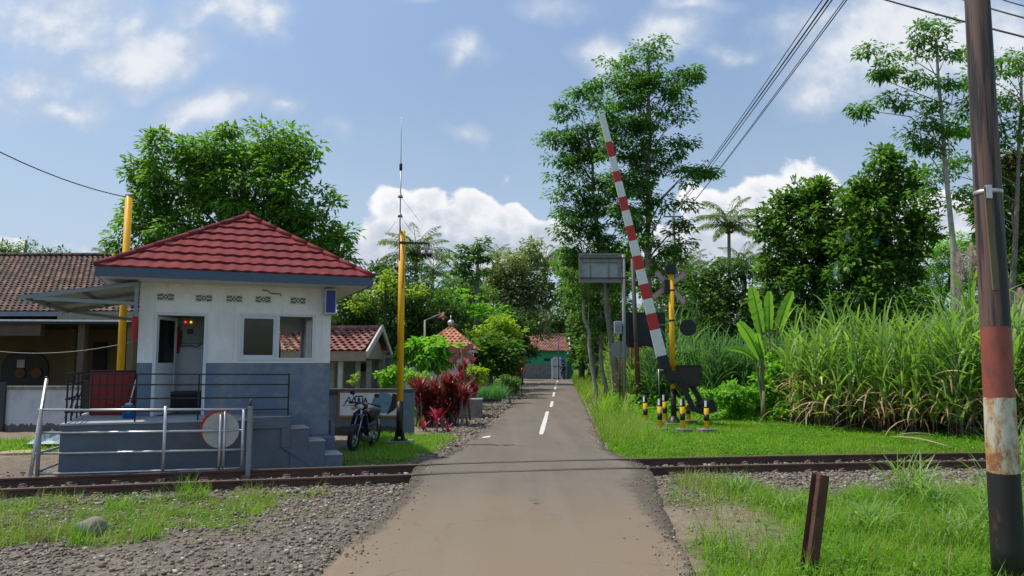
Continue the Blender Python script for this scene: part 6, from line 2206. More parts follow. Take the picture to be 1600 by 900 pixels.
def far_rider():
    g = G(871, 590)
    t = thing('far_motorcycle', 'far motorcycle seen from the rear at the end of the road', 'motorcycle', (g.x, 79.5, 0), R(90))
    for x in (.6, -.6):
        m = MB(); m.tube([(x + .26 * math.cos(a), 0, .3 + .26 * math.sin(a)) for a in [k * 2 * math.pi / 18 for k in range(19)]], .05, 8, 0, False); m.build('wheel', M_rubber, t)
    m = MB(); m.tube([(.5, 0, .8), (.2, 0, .5), (-.3, 0, .6), (-.75, 0, .72)], [.1, .15, .16, .07], 10); m.build('body', M_black, t)
    m = MB(); m.tube([(.35, -.35, 1.02), (.42, 0, .98), (.35, .35, 1.02)], .02, 6); m.tube([(.42, 0, .98), (.6, 0, .3)], .035, 6); m.build('handlebar', M_black, t)
    m = MB(); m.bb(-.55, .1, -.13, .13, .72, .8); m.build('seat', M_dark, t, bevel=.03)
    p = thing('person', 'person in dark clothes riding the far motorcycle, seen from the rear', 'person', (g.x, 79.5, .8), R(90))
    J = [(0, 0, .0), (.05, 0, .28), (.08, 0, .50), (.1, 0, .58), (.12, 0, .70), (.12, 0, .80),
         (.06, .18, .5), (.22, .27, .28), (.38, .3, .24), (.06, -.18, .5), (.22, -.27, .28), (.38, -.3, .24),
         (.05, .12, .0), (.42, .17, -.05), (.3, .16, -.48), (.05, -.12, .0), (.42, -.17, -.05), (.3, -.16, -.48), (.42, .16, -.52), (.42, -.16, -.52)]
    E = [(0, 1), (1, 2), (2, 3), (3, 4), (4, 5), (2, 6), (6, 7), (7, 8), (2, 9), (9, 10), (10, 11), (0, 12), (12, 13), (13, 14), (0, 15), (15, 16), (16, 17), (14, 18), (17, 19)]
    rr = [.15, .15, .14, .06, .11, .08, .07, .05, .04, .07, .05, .04, .1, .075, .05, .1, .075, .05, .04, .04]
    skin_body('body', J, E, rr, mat('clothes_black', (.02, .02, .025), .9), p)
    m = MB(); m.sphere((.12, 0, .76), .14, 0, 12, 8); m.build('helmet', M_black, p)


far_rider()


def debris():
    g = G(35, 706)
    t = thing('stone_slab', 'flat tan stone slab lying on the ground left of the hut', 'slab', (g.x, g.y, -.04), .2)
    m = MB(); m.prism([(-.45, -.1), (-.2, -.25), (.3, -.2), (.5, .05), (.2, .3), (-.3, .25)], Matrix.Identity(4), .05); m.build('slab', mat('slab_tan', (.38, .30, .2), .9), t, bevel=.015)
    g = G(80, 695)
    t = thing('plastic_sheet', 'crumpled pale blue sheet lying beside the platform, left of the hut', 'sheet', (g.x, g.y, 0))
    m = MB(); n = 8
    vs = [((i / n - .5) * .8, (j / n - .5) * .6, .05 + .16 * random.random() * math.sin(math.pi * i / n) * math.sin(math.pi * j / n) * 2) for i in range(n + 1) for j in range(n + 1)]
    m.add(vs, [(i * (n + 1) + j, (i + 1) * (n + 1) + j, (i + 1) * (n + 1) + j + 1, i * (n + 1) + j + 1) for i in range(n) for j in range(n)]); m.build('sheet', mat('sheet_blue', (.22, .32, .38), .5), t)
    g = G(140, 830)
    t = thing('boulder', 'rounded grey boulder half hidden in the grass at lower left', 'boulder', (g.x, g.y, 0), .3)
    m = MB(); m.sphere((0, 0, .03), .135, 0, 20, 12, (1.15, .7, .75))
    m.v = [(x * (1 + .14 * math.sin(29 * y + 14 * z)), y * (1 + .12 * math.sin(31 * x)), z * (1 + .16 * math.sin(23 * x + 9 * y))) for x, y, z in m.v]
    m.build('stone', mat('boulder_grey', (.23, .20, .165), .9, var=.25, bump=.6), t)
    # leaf and paper on road
    g = G(836, 787); m = MB(); m.add([(g.x - .03, g.y, .006), (g.x, g.y - .02, .012), (g.x + .05, g.y, .008), (g.x, g.y + .02, .014)], [(0, 1, 2, 3)])
    tag(m.build('fallen_leaf', mat('leaf_green', (.08, .16, .03), .6)), 'single green leaf lying on the near road surface', 'leaf')
    g = G(759, 684); m = MB(); m.add([(g.x - .1, g.y - .05, .0), (g.x + .08, g.y, .01), (g.x + .12, g.y + .08, .04), (g.x - .04, g.y + .09, .02)], [(0, 1, 2, 3)])
    tag(m.build('paper_scrap', mat('paper_scrap_white', (.7, .7, .7), .7)), 'scrap of white paper at the left road edge beyond the crossing', 'litter')


debris()

# =================================================================== TREES AND PLANTS
LM_mango = leaf_mat('leaf_mango', (0.054, 0.126, 0.022), (0.120, 0.240, 0.036), (0.192, 0.324, 0.060), rough=.5, spec=.3, trans=.35)
LM_albi = leaf_mat('leaf_albizia', (0.04, 0.105, 0.025), (0.085, 0.185, 0.04), (0.12, 0.24, 0.05), rough=.5, trans=.4)
LM_jack = leaf_mat('leaf_jackfruit', (0.035, 0.09, 0.02), (0.10, 0.20, 0.036), (0.20, 0.32, 0.07), rough=.42, spec=.4, trans=.3)
LM_dark = leaf_mat('leaf_dark', (0.027, 0.068, 0.018), (0.068, 0.142, 0.027), (0.108, 0.203, 0.041), rough=.45, trans=.2)
LM_mid = leaf_mat('leaf_mid', (0.044, 0.110, 0.022), (0.099, 0.193, 0.039), rough=.5, trans=.3)
LM_pale = leaf_mat('leaf_pale', (0.11, 0.15, 0.06), (0.20, 0.23, 0.11), (0.33, 0.34, 0.20), rough=.5, trans=.25)
LM_bright = leaf_mat('leaf_bright', (0.08, 0.20, 0.02), (0.15, 0.32, 0.04), (0.25, 0.38, 0.07), rough=.45, trans=.4)
LM_yell = leaf_mat('leaf_yellowish', (0.12, 0.20, 0.02), (0.24, 0.33, 0.04), (0.38, 0.42, 0.06), rough=.5, trans=.4)
LM_palm = leaf_mat('leaf_palm', (0.05, 0.10, 0.022), (0.11, 0.17, 0.04), (0.20, 0.22, 0.08), rough=.4, trans=.25)
LM_rust = leaf_mat('leaf_rusty', (0.05, 0.06, 0.02), (0.12, 0.08, 0.03), (0.18, 0.10, 0.05), rough=.5, trans=.25)
M_barkw = mat('bark_white', (0.34, 0.31, 0.26), 0.85, var=0.25, scale=5, bump=0.3, dirt=(0.16, 0.14, 0.10), dirt_amt=0.6)


def canopy_pts(lobes, Y, nclump_per_m2, flat=1.0, shell=0.45):
    """clump centres for lobes given in photo pixels at distance Y"""
    out = []; info = []
    lobes = list(lobes)
    for lb in list(lobes):
        if len(lb) > 4 or lb[2] < 9: continue
        for _ in range(2):
            a = random.uniform(0, 6.283); k = random.uniform(.16, .36)
            lobes.append((lb[0] + lb[2] * 1.0 * math.cos(a), lb[1] - lb[3] * 1.0 * math.sin(a), lb[2] * k, lb[3] * k * 1.1, random.uniform(-.6, .6) * lb[2] * Y / FPX))
    for lb in lobes:
        px, py, rx, ry = lb[:4]
        dy = lb[4] if len(lb) > 4 else random.uniform(-.35, .35) * rx * Y / FPX
        c = np.array(W(px, py, Y + dy))
        a = rx * (Y + dy) / FPX; b = ry * (Y + dy) / FPX; d = max(a, b) * .9
        n = max(2, int(nclump_per_m2 * math.pi * a * b))
        u = norm(rng.normal(0, 1, (n, 3))) * (rng.random((n, 1)) ** shell)
        p = c + u * np.array([a, d, b])
        out.append(p); info.append((c, a, d, b, u))
    return out, info


def leafy(out, info, per, cr, L, Wd, flat, droop):
    """leaves around each clump centre"""
    C = []; D = []; U = []
    for p, (c, a, d, b, u) in zip(out, info):
        n = len(p) * per
        cc = np.repeat(p, per, 0); uu = np.repeat(u, per, 0)
        o = norm(rng.normal(0, 1, (n, 3))) * (rng.random((n, 1)) ** .5) * cr
        o[:, 2] *= flat
        k = np.repeat(rng.uniform(.6, 1.35, len(p)), per)[:, None]
        cc = cc + o * k
        dd = norm(o) * .8 + uu * .5 + rng.normal(0, .35, (n, 3)); dd[:, 2] = dd[:, 2] * flat - droop
        C.append(cc); D.append(dd); U.append(np.tile([0, 0, 1.0], (n, 1)) + rng.normal(0, .35, (n, 3)))
    C = np.concatenate(C); D = np.concatenate(D); U = np.concatenate(U)
    n = len(C)
    return leaf_arrays(C, D, U, L * rng.uniform(.6, 1.3, n), Wd * rng.uniform(.6, 1.3, n), .22)


def wood(mb, base, top, r0, r1, lobes3, wob=.15, nlimb=99, twig=3, clumps=None, start=.35, rise=.16):
    base = Vector(base); top = Vector(top)
    n = 9; pts = []; rs = []
    for i in range(n + 1):
        s = i / n
        q = base.lerp(top, s)
        if 0 < i: q += Vector((random.uniform(-1, 1), random.uniform(-1, 1), 0)) * wob * (1 if i < n else .3)
        pts.append(q); rs.append((r0 * (1 - s) + r1 * s) * (1.35 if i == 0 else 1))
    mb.tube(pts, rs, 9)
    for li, (c, a, d, b, u) in enumerate(lobes3[:nlimb]):
        c = Vector(c)
        # leave the trunk below the lobe
        h = max(start, min(.97, ((c.z - base.z) / max(.1, top.z - base.z)) - rise - random.uniform(0, rise)))
        i = min(n - 1, int(h * n)); f = h * n - i
        p0 = pts[i].lerp(pts[i + 1], f)
        rr = (r0 * (1 - h) + r1 * h) * .42
        mid = p0.lerp(c, .5) + Vector((0, 0, (c - p0).length * .06)) + Vector((random.uniform(-1, 1), random.uniform(-1, 1), random.uniform(-1, 1))) * .08 * (c - p0).length
        mb.tube([p0, p0.lerp(mid, .5), mid, mid.lerp(c, .6), c], [rr, rr * .8, rr * .62, rr * .45, rr * .3], 6, caps=False)
        if clumps is not None and len(clumps[li]):
            for k in range(min(twig, len(clumps[li]))):
                t = Vector(clumps[li][random.randrange(len(clumps[li]))])
                s = random.uniform(.35, 1)
                o = mid.lerp(c, s)
                mb.tube([o, o.lerp(t, .5) + Vector((0, 0, .05 * (t - o).length)), t], [rr * .28, rr * .2, rr * .08], 4, caps=False)


DENS = 1.7
LSC = 1.22


def tree(name, label, Y, bx, lobes, mt, L=.16, Wd=.06, cl=2.0, per=30, cr=.4, flat=.7, droop=.25, trunk=(.2, .06), top=None, bark=None, group=None, wob=.12, twig=4, cat='tree', base_z=-.1, shell=.45, start=.35, leafname='crown', rise=.16):
    p = W(bx, 567, Y)
    t = thing(name, label, cat, (p.x, Y, base_z), 0, group)
    out, info = canopy_pts(lobes, Y, cl * 1.15, shell=shell)
    v, f = leafy(out, info, int(per * DENS), cr * 1.05, L * LSC, Wd * LSC * 1.1, flat, droop)
    np_mesh(leafname, v, f, mt, t, True)
    if top is None:
        hi = min(lobes, key=lambda q: q[1]); tp = W(hi[0], hi[1], Y)
    else:
        tp = W(top[0], top[1], Y)
    mb = MB(); wood(mb, (p.x, Y, base_z), tp, trunk[0], trunk[1], info, wob, twig=twig, clumps=out, start=start, rise=rise, nlimb=len(lobes))
    mb.build('trunk', bark or M_bark, t, True)
    return t


def palm(name, label, Y, bx, cx, cy, fr, n, mt, lean=0.0, group=None, trunk=.16, hang=1.0):
    p = W(bx, 567, Y); c = W(cx, cy, Y)
    t = thing(name, label, 'palm tree', (p.x, Y, -.1), 0, group)
    R_ = 1.32 * fr * Y / FPX
    pts = []; rs = []
    for i in range(11):
        s = i / 10; q = Vector((p.x, Y, -.1)).lerp(c, s); q.x += math.sin(s * math.pi) * lean
        pts.append(q); rs.append(trunk * (1.3 - .5 * s))
    m = MB(); m.tube(pts, rs, 9); m.build('trunk', M_bark, t, True)
    V = []; rach = MB()
    for k in range(n):
        az = k * 2.399 + random.uniform(-.2, .2)
        th = .15 + 1.25 * (k / n) + random.uniform(-.1, .1)
        ln = R_ * random.uniform(1.0, 1.25)
        seg = 12; q = Vector(c); P = [q.copy()]; th_ = th
        for i in range(seg):
            th_ = th + (i / seg) ** 1.3 * 1.5 * hang
            q = q + Vector((math.cos(az) * math.sin(th_), math.sin(az) * math.sin(th_), math.cos(th_))) * ln / seg
            P.append(q.copy())
        rach.tube(P, [ln * .012 * (1 - i / (seg + 2)) + .004 for i in range(seg + 1)], 4, caps=False)
        side = np.array([-math.sin(az), math.cos(az), 0.])
        m_ = 34
        C = []; D = []
        for i in range(m_):
            s = .08 + .92 * i / m_
            j = min(seg - 1, int(s * seg)); f_ = s * seg - j
            b = P[j].lerp(P[j + 1], f_); tg = np.array((P[j + 1] - P[j]).normalized())
            for sg in (-1, 1):
                C.append(np.array(b)); D.append((side * sg * .8 + tg * .65 + np.array([0, 0, -.35 - random.random() * .5]), ln * .26 * math.sin(math.pi * min(.97, .18 + .78 * s))))
        C = np.array(C); DD = np.array([d[0] for d in D]); LL = np.array([d[1] for d in D])
        V.append(leaf_arrays(C, DD, np.tile([0, 0, 1.], (len(C), 1)) + rng.normal(0, .2, (len(C), 3)), LL, np.full(len(C), ln * .024), .1))
    v, f = merge(V)
    np_mesh('fronds', v, f, mt, t, True)
    rach.build('rachises', M_bark, t, True)
    m = MB()
    for k in range(7):
        a = k * .9; m.sphere((c.x + .22 * math.cos(a), Y + .22 * math.sin(a), c.z - .25), .12, 0, 8, 6)
    m.build('coconuts', mat('coconut', (.12, .12, .04), .5), t, True)
    return t


# --- big mango tree behind the hut
tree('mango_tree', 'broad dense mango tree with rounded crown rising behind the maroon roof', 27, 385,
     [(270, 250, 55, 45), (330, 232, 60, 30), (420, 225, 60, 28), (462, 240, 32, 30), (240, 330, 42, 45), (300, 310, 75, 65), (380, 290, 80, 70), (455, 300, 58, 55), (480, 350, 48, 45), (230, 270, 22, 25), (218, 365, 35, 28), (320, 370, 80, 45), (420, 370, 70, 45), (505, 375, 40, 32), (535, 395, 25, 14), (350, 420, 110, 60), (450, 430, 80, 50)],
     LM_mango, L=.21, Wd=.075, cl=5.2, per=34, cr=.42, flat=.7, droop=.25, trunk=(.38, .12), top=(380, 260), bark=M_barkdark)
tree('mango_tree', 'dark leafy tree with yellow flushes behind the gable house roof', 41, 600,
     [(600, 480, 70, 45), (560, 500, 45, 40), (640, 500, 60, 50), (590, 440, 40, 22), (670, 470, 45, 40), (620, 530, 60, 40), (545, 470, 30, 22), (700, 520, 30, 40), (540, 540, 40, 45), (670, 545, 50, 35), (580, 560, 60, 30)],
     LM_dark, L=.2, Wd=.075, cl=5, per=28, cr=.42, trunk=(.25, .08), bark=M_barkdark)
tree('flushing_tree', 'small tree top with fresh yellow green leaves above the dark tree', 39.5, 600,
     [(603, 437, 22, 12), (573, 462, 22, 14), (645, 456, 14, 10), (555, 475, 14, 12), (614, 450, 18, 10)],
     LM_yell, L=.17, Wd=.07, cl=5, per=16, cr=.35, trunk=(.12, .05), bark=M_barkdark)

# --- central albizia group beside the barrier
tree('albizia_tree', 'tall airy albizia tree with layered crown standing behind the raised boom', 31, 1008,
     [(1010, 78, 38, 14), (1000, 105, 52, 16), (1055, 118, 42, 12), (985, 140, 45, 18), (1065, 150, 30, 9), (1010, 165, 55, 16), (945, 128, 22, 14), (1050, 190, 44, 14), (960, 185, 40, 16), (1000, 215, 50, 14), (1060, 232, 20, 14),
      (980, 240, 40, 16), (1030, 262, 40, 10), (1070, 272, 42, 9), (1098, 262, 18, 8), (1000, 290, 40, 14), (1040, 318, 35, 9), (1075, 355, 30, 8), (1020, 352, 38, 12), (1045, 385, 30, 9), (985, 320, 30, 14), (1080, 120, 14, 8), (1020, 240, 40, 18), (975, 280, 40, 20), (1010, 385, 36, 18), (970, 200, 30, 20), (1000, 130, 50, 20), (1030, 410, 40, 16)],
     LM_albi, L=.17, Wd=.062, cl=5.4, per=34, cr=.42, flat=.5, droop=.3, rise=.08, trunk=(.16, .05), top=(1015, 95), bark=M_bark, twig=5, wob=.1, start=.4)
tree('albizia_tree', 'leafy albizia tree forming the left side of the clump behind the boom', 33, 972,
     [(885, 175, 28, 12), (900, 200, 40, 16), (880, 240, 36, 18), (930, 240, 40, 22), (865, 225, 20, 12), (905, 275, 46, 18), (945, 290, 38, 20), (885, 310, 30, 12), (925, 335, 48, 18), (895, 360, 34, 18), (945, 370, 45, 20), (900, 385, 26, 12), (975, 345, 30, 22), (930, 405, 45, 18), (985, 395, 30, 18), (900, 150, 14, 8), (940, 160, 26, 14), (915, 225, 36, 22), (930, 310, 44, 24), (900, 340, 36, 20), (950, 430, 50, 26), (975, 400, 40, 26), (895, 415, 30, 20)],
     LM_albi, L=.17, Wd=.062, cl=5.0, per=34, cr=.42, flat=.5, droop=.3, rise=.09, trunk=(.14, .045), top=(915, 200), bark=M_bark, twig=4, wob=.14, start=.38)
tree('albizia_tree', 'slender young albizia with pale trunk at the left of the clump beside the road', 37, 948,
     [(935, 430, 40, 22), (960, 470, 35, 25), (915, 470, 30, 25), (940, 510, 30, 22), (985, 440, 30, 18), (900, 440, 26, 20)],
     LM_mid, L=.2, Wd=.075, cl=4.5, per=26, cr=.45, flat=.5, trunk=(.11, .04), top=(930, 410), bark=M_barkw, wob=.14)
for (bx, tx, ty, lab) in [(1018, 1012, 430, 'pale straight trunk sapling just behind the black board'), (1036, 1030, 440, 'pale mottled sapling right of the rusty pole'), (930, 908, 430, 'crooked bare pale sapling leaning left beside the road'), (958, 952, 440, 'thin dark sapling between the billboard pole and the road')]:
    tree('sapling', lab, 34 + random.random() * 2, bx, [(tx, ty - 10, 26, 16), (tx + 10, ty + 20, 22, 14)], LM_mid, L=.18, Wd=.07, cl=4, per=22, cr=.4, flat=.5, trunk=(.10, .06), top=(tx, ty), bark=M_barkw, wob=.1, group='saplings behind the barrier signs')

# --- jackfruit group on the right
tree('jackfruit_tree', 'dense glossy dark jackfruit tree, left half of the big clump at right', 33, 1262,
     [(1235, 335, 38, 32), (1275, 310, 18, 18), (1215, 380, 30, 40), (1270, 360, 50, 45), (1240, 420, 52, 45), (1300, 340, 32, 28), (1310, 400, 50, 55), (1210, 440, 22, 30), (1280, 460, 70, 40), (1290, 295, 12, 10), (1228, 308, 10, 10), (1322, 318, 16, 14), (1330, 360, 26, 30), (1258, 300, 9, 9), (1205, 345, 14, 12), (1250, 500, 70, 35), (1320, 500, 60, 35)],
     LM_jack, L=.23, Wd=.11, cl=4.2, per=30, cr=.42, flat=.8, droop=.05, trunk=(.28, .1), bark=M_barkdark)
tree('jackfruit_tree', 'taller dark jackfruit tree, right half of the clump with bags in its branches', 31, 1362,
     [(1385, 262, 28, 20), (1360, 285, 25, 20), (1410, 290, 28, 26), (1375, 320, 52, 38), (1425, 330, 30, 32), (1340, 340, 30, 28), (1395, 370, 58, 48), (1440, 375, 20, 28), (1350, 400, 48, 45), (1410, 430, 40, 38), (1345, 455, 55, 38), (1400, 480, 60, 40), (1330, 385, 40, 40), (1355, 300, 14, 12), (1395, 245, 10, 8)],
     LM_jack, L=.22, Wd=.105, cl=4.2, per=30, cr=.42, flat=.8, droop=.05, trunk=(.3, .1), bark=M_barkdark)
# hanging bags and bottle
for (px, py, h, w, nm, lab, col) in [(1308, 425, .95, .30, 'hanging_bag', 'teal and white plastic bag wrapped round fruit, lower left in the jackfruit tree', (.16, .30, .33)), (1369, 377, .40, .30, 'hanging_bag', 'light blue plastic bag hanging right of centre in the jackfruit tree', (.10, .38, .55)), (1324, 370, .60, .20, 'hanging_bag', 'greyish translucent bag hanging high in the jackfruit tree', (.26, .29, .30)), (1359, 405, .18, .34, 'hanging_bag', 'small purple and white wrapper caught under the blue bag', (.42, .36, .55))]:
    p = W(px, py, 30.7)
    t = thing(nm, lab, 'bag', p, 0, 'plastic bags in the jackfruit tree')
    m = MB(); m.tube([(0, 0, -h / 2), (0.02, 0, -h * .35), (0, 0, 0), (.02, 0, h * .3), (0, 0, h * .5)], [w * .25, w * .55, w * .5, w * .4, w * .08], 9)
    m.v = [(x * (1 + .25 * math.sin(17 * z + 5 * y)) + .04 * math.sin(13 * z + y * 9), y * (1 + .3 * math.sin(23 * z + 9 * x)), z + .05 * math.sin(31 * x)) for x, y, z in m.v]; m.sm = [False] * len(m.sm)
    m.build('bag', mat('bag_%d' % px, col, .35, var=.3, scale=5), t)
    m = MB(); m.tube([(0, 0, h * .5), (0, 1.6, h * .5 + .5)], .01, 5); m.build('string', M_wire, t)

# --- tall albizias at the right
tree('albizia_tree', 'tall thin albizia with bare pale trunk and open crown, left of the big pole', 24, 1505,
     [(1460, 50, 34, 14), (1430, 75, 40, 14), (1385, 82, 34, 12), (1480, 80, 30, 12), (1410, 105, 42, 12), (1370, 120, 18, 9), (1455, 120, 35, 14), (1385, 160, 40, 9), (1350, 172, 16, 8), (1440, 160, 36, 14), (1490, 140, 26, 12), (1455, 195, 46, 14), (1430, 215, 24, 10), (1480, 215, 30, 12), (1500, 170, 22, 12), (1445, 235, 20, 8)],
     LM_albi, L=.15, Wd=.055, cl=6.0, per=24, cr=.33, flat=.55, droop=.35, rise=.05, trunk=(.13, .035), top=(1463, 60), bark=M_barkw, wob=.05, start=.55, twig=4)
tree('albizia_tree', 'albizia crown behind and right of the big utility pole', 27, 1570,
     [(1560, 110, 40, 18), (1600, 90, 35, 20), (1585, 150, 40, 20), (1540, 160, 28, 16), (1610, 190, 30, 22), (1530, 200, 26, 16), (1500, 245, 30, 14), (1560, 210, 24, 14), (1640, 140, 40, 30), (1520, 120, 20, 12), (1480, 270, 26, 12), (1450, 305, 30, 10), (1500, 310, 26, 12)],
     LM_albi, L=.16, Wd=.06, cl=5.0, per=26, cr=.36, flat=.55, droop=.35, rise=.06, trunk=(.13, .04), top=(1596, 120), bark=M_bark, wob=.08, start=.5)
tree('mixed_tree', 'dark tree with some rusty leaves right of the big pole', 29, 1600,
     [(1590, 270, 45, 38), (1570, 330, 45, 50), (1620, 380, 50, 60), (1560, 400, 30, 45), (1660, 300, 60, 60), (1600, 440, 50, 40), (1545, 350, 22, 30), (1690, 400, 70, 70)],
     LM_jack, L=.2, Wd=.09, cl=6, per=28, cr=.42, flat=.7, trunk=(.22, .08), bark=M_barkdark)
tree('rusty_leaf_tree', 'tree top with reddish brown leaves just right of the big pole', 27.5, 1585,
     [(1585, 240, 28, 14), (1565, 262, 18, 16), (1600, 262, 26, 16)], LM_rust, L=.18, Wd=.08, cl=5, per=20, cr=.35, trunk=(.1, .05), bark=M_barkdark)
tree('feathery_tree', 'low feathery light green tree between the jackfruit clump and the big pole', 36, 1440,
     [(1440, 400, 50, 26), (1480, 390, 40, 26), (1420, 430, 50, 30), (1475, 430, 50, 32), (1510, 420, 35, 35), (1440, 465, 60, 28), (1500, 375, 30, 16), (1530, 460, 40, 30)],
     LM_bright, L=.17, Wd=.035, cl=7, per=34, cr=.5, flat=.4, droop=.1, trunk=(.14, .05), bark=M_bark)
tree('bushy_tree', 'dark bushy tree with crooked bare branches left of the jackfruit clump', 38, 1180,
     [(1120, 440, 40, 36), (1160, 420, 40, 28), (1170, 470, 50, 40), (1110, 490, 40, 40), (1200, 480, 40, 35), (1090, 460, 25, 30), (1150, 520, 70, 40), (1220, 520, 60, 40), (1280, 510, 60, 40), (1340, 510, 60, 40)],
     LM_dark, L=.19, Wd=.08, cl=5, per=24, cr=.45, trunk=(.2, .07), bark=M_bark)
tree('roadside_tree', 'mid green tree behind the yellow barrier post and crossbuck', 42, 1085,
     [(1080, 430, 40, 22), (1070, 470, 45, 32), (1110, 455, 32, 22), (1050, 500, 40, 40), (1100, 510, 40, 40), (1060, 400, 22, 12), (1030, 450, 26, 30)],
     LM_mid, L=.2, Wd=.08, cl=4.5, per=24, cr=.5, trunk=(.15, .06), bark=M_bark)

# --- coconut palms
palm('coconut_palm', 'coconut palm with spreading fronds against the cloud, left of the jackfruit clump', 62, 1140, 1139, 358, 46, 22, LM_palm, group='coconut palms')
palm('coconut_palm', 'smaller coconut palm right below the tall palm near the jackfruit clump', 66, 1165, 1160, 415, 34, 18, LM_palm, group='coconut palms')
palm('coconut_palm', 'coconut palm whose fronds show just right of the yellow camera mast', 60, 652, 650, 402, 48, 22, LM_palm, group='coconut palms')
palm('coconut_palm', 'coconut palm low right of the mast with fronds against pale sky', 70, 678, 676, 430, 34, 18, LM_palm, group='coconut palms')
palm('coconut_palm', 'coconut palm with long pale trunk rising behind the green house roof', 88, 856, 851, 418, 44, 22, LM_palm, group='coconut palms', hang=1.3)
palm('coconut_palm', 'coconut palm with drooping fronds left of the pale flowering tree', 66, 765, 760, 465, 46, 20, LM_palm, group='coconut palms', hang=1.3)
palm('coconut_palm', 'tiny distant coconut palm just right of the green house palm', 100, 780, 776, 402, 22, 16, LM_palm, group='coconut palms')
palm('coconut_palm', 'coconut palm fronds visible right of the crossbuck on the yellow post', 80, 1085, 1075, 420, 30, 16, LM_palm, group='coconut palms')
palm('coconut_palm', 'distant palm crown low behind the left end of the maroon roof', 70, 165, 165, 398, 20, 14, LM_palm, group='coconut palms')

# --- background trees along the road and behind the houses
BG = [
    ('pale_tree', 'large pale olive tree with light flowers in the centre background', 62, 812, [(820, 395, 30, 16), (800, 420, 42, 22), (835, 430, 38, 26), (810, 455, 48, 26), (780, 445, 30, 26), (850, 460, 28, 26), (790, 490, 40, 26), (830, 500, 40, 24)], LM_pale, .30, .14, 2.6, 26, .7, .7),
    ('tall_sapling_tree', 'thin tall tree with open tiered crown left of the pale tree', 48, 740, [(748, 382, 15, 7), (722, 395, 18, 8), (735, 412, 26, 8), (715, 420, 20, 7), (755, 400, 10, 6), (745, 432, 22, 8)], LM_mid, .22, .10, 6, 22, .45, .4),
    ('background_tree', 'rounded grey green tree left of the yellow mast', 58, 610, [(612, 420, 28, 16), (600, 445, 30, 20), (640, 440, 20, 20)], LM_dark, .28, .12, 3, 26, .6, .7),
    ('background_tree', 'mid green spreading tree between the lamp post and the pale tree', 52, 700, [(700, 450, 36, 16), (735, 455, 36, 16), (690, 475, 40, 20), (740, 480, 36, 20), (720, 500, 50, 26)], LM_mid, .26, .11, 3.4, 26, .6, .5),
    ('background_tree', 'bright tree with flat layers above the orange pyramid roof', 46, 720, [(735, 470, 40, 10), (705, 458, 26, 9), (765, 490, 26, 12)], LM_bright, .22, .09, 4, 22, .5, .4),
    ('background_tree', 'dark tall tree to the right of the green house palm', 56, 908, [(898, 445, 20, 22), (905, 480, 26, 40), (915, 440, 22, 26), (904, 530, 16, 40), (914, 540, 20, 36)], LM_dark, .28, .12, 3.4, 28, .6, .7),
    ('background_tree', 'mid green tree behind the billboard', 50, 930, [(930, 440, 34, 26), (925, 490, 34, 34), (950, 500, 30, 40), (960, 450, 30, 26), (935, 545, 34, 28)], LM_mid, .24, .10, 3.8, 26, .55, .6),
    ('background_tree', 'very dark rounded tree beside the green house wall', 50, 805, [(805, 530, 24, 24), (795, 555, 24, 22), (817, 552, 14, 22), (800, 505, 28, 20)], LM_dark, .25, .11, 4.5, 28, .5, .8),
    ('background_tree', 'yellow green tree above the roadside shrubs', 42, 765, [(770, 512, 30, 12), (750, 525, 22, 12), (790, 520, 22, 14), (775, 540, 30, 18), (748, 548, 20, 18)], LM_yell, .2, .09, 5, 26, .45, .6),
    ('background_tree', 'dark tree far behind the pyramid roof', 58, 690, [(690, 505, 34, 24), (660, 480, 30, 30), (730, 520, 34, 26), (760, 500, 30, 26)], LM_dark, .27, .12, 3.4, 28, .6, .8),
    ('background_tree', 'dark tree filling the gap behind the green house', 95, 860, [(838, 500, 30, 20), (880, 490, 22, 30), (860, 512, 40, 14)], LM_dark, .4, .18, 1.6, 26, .9, .8),
    ('background_tree', 'tree behind the left house roof at the left edge', 60, 8, [(8, 388, 16, 12), (0, 400, 26, 14)], LM_mid, .25, .1, 4, 22, .5, .8),
    ('background_tree', 'thin sprout tree rising over the left house ridge', 40, 45, [(42, 375, 7, 10), (48, 388, 12, 9), (28, 385, 8, 6)], LM_mid, .14, .05, 9, 12, .35, .7),
    ('background_tree', 'small rounded tree top over the left house ridge', 60, 82, [(82, 398, 15, 8), (110, 405, 12, 6)], LM_dark, .25, .1, 4, 22, .45, .8),
    ('background_tree', 'big dark tree further right beyond the frame edge', 34, 1700, [(1720, 300, 90, 90), (1760, 430, 100, 80), (1660, 480, 60, 60)], LM_dark, .24, .1, 3, 24, .5, .8),
    ('background_tree', 'dense tree beyond the left house, out to the left', 45, -120, [(-120, 400, 90, 60), (-200, 430, 90, 70)], LM_mid, .25, .1, 3, 24, .6, .8),
]
for nm, lab, Y, bx, lobes, mt, L_, W_, cl, per, cr, flat in BG:
    tree(nm, lab, Y, bx, lobes, mt, L=L_, Wd=W_, cl=cl, per=per, cr=cr, flat=flat, droop=.15, trunk=(.18 + Y * .001, .06), bark=M_bark if mt is not LM_dark else M_barkdark, group='trees beyond the houses' if nm == 'background_tree' else None)


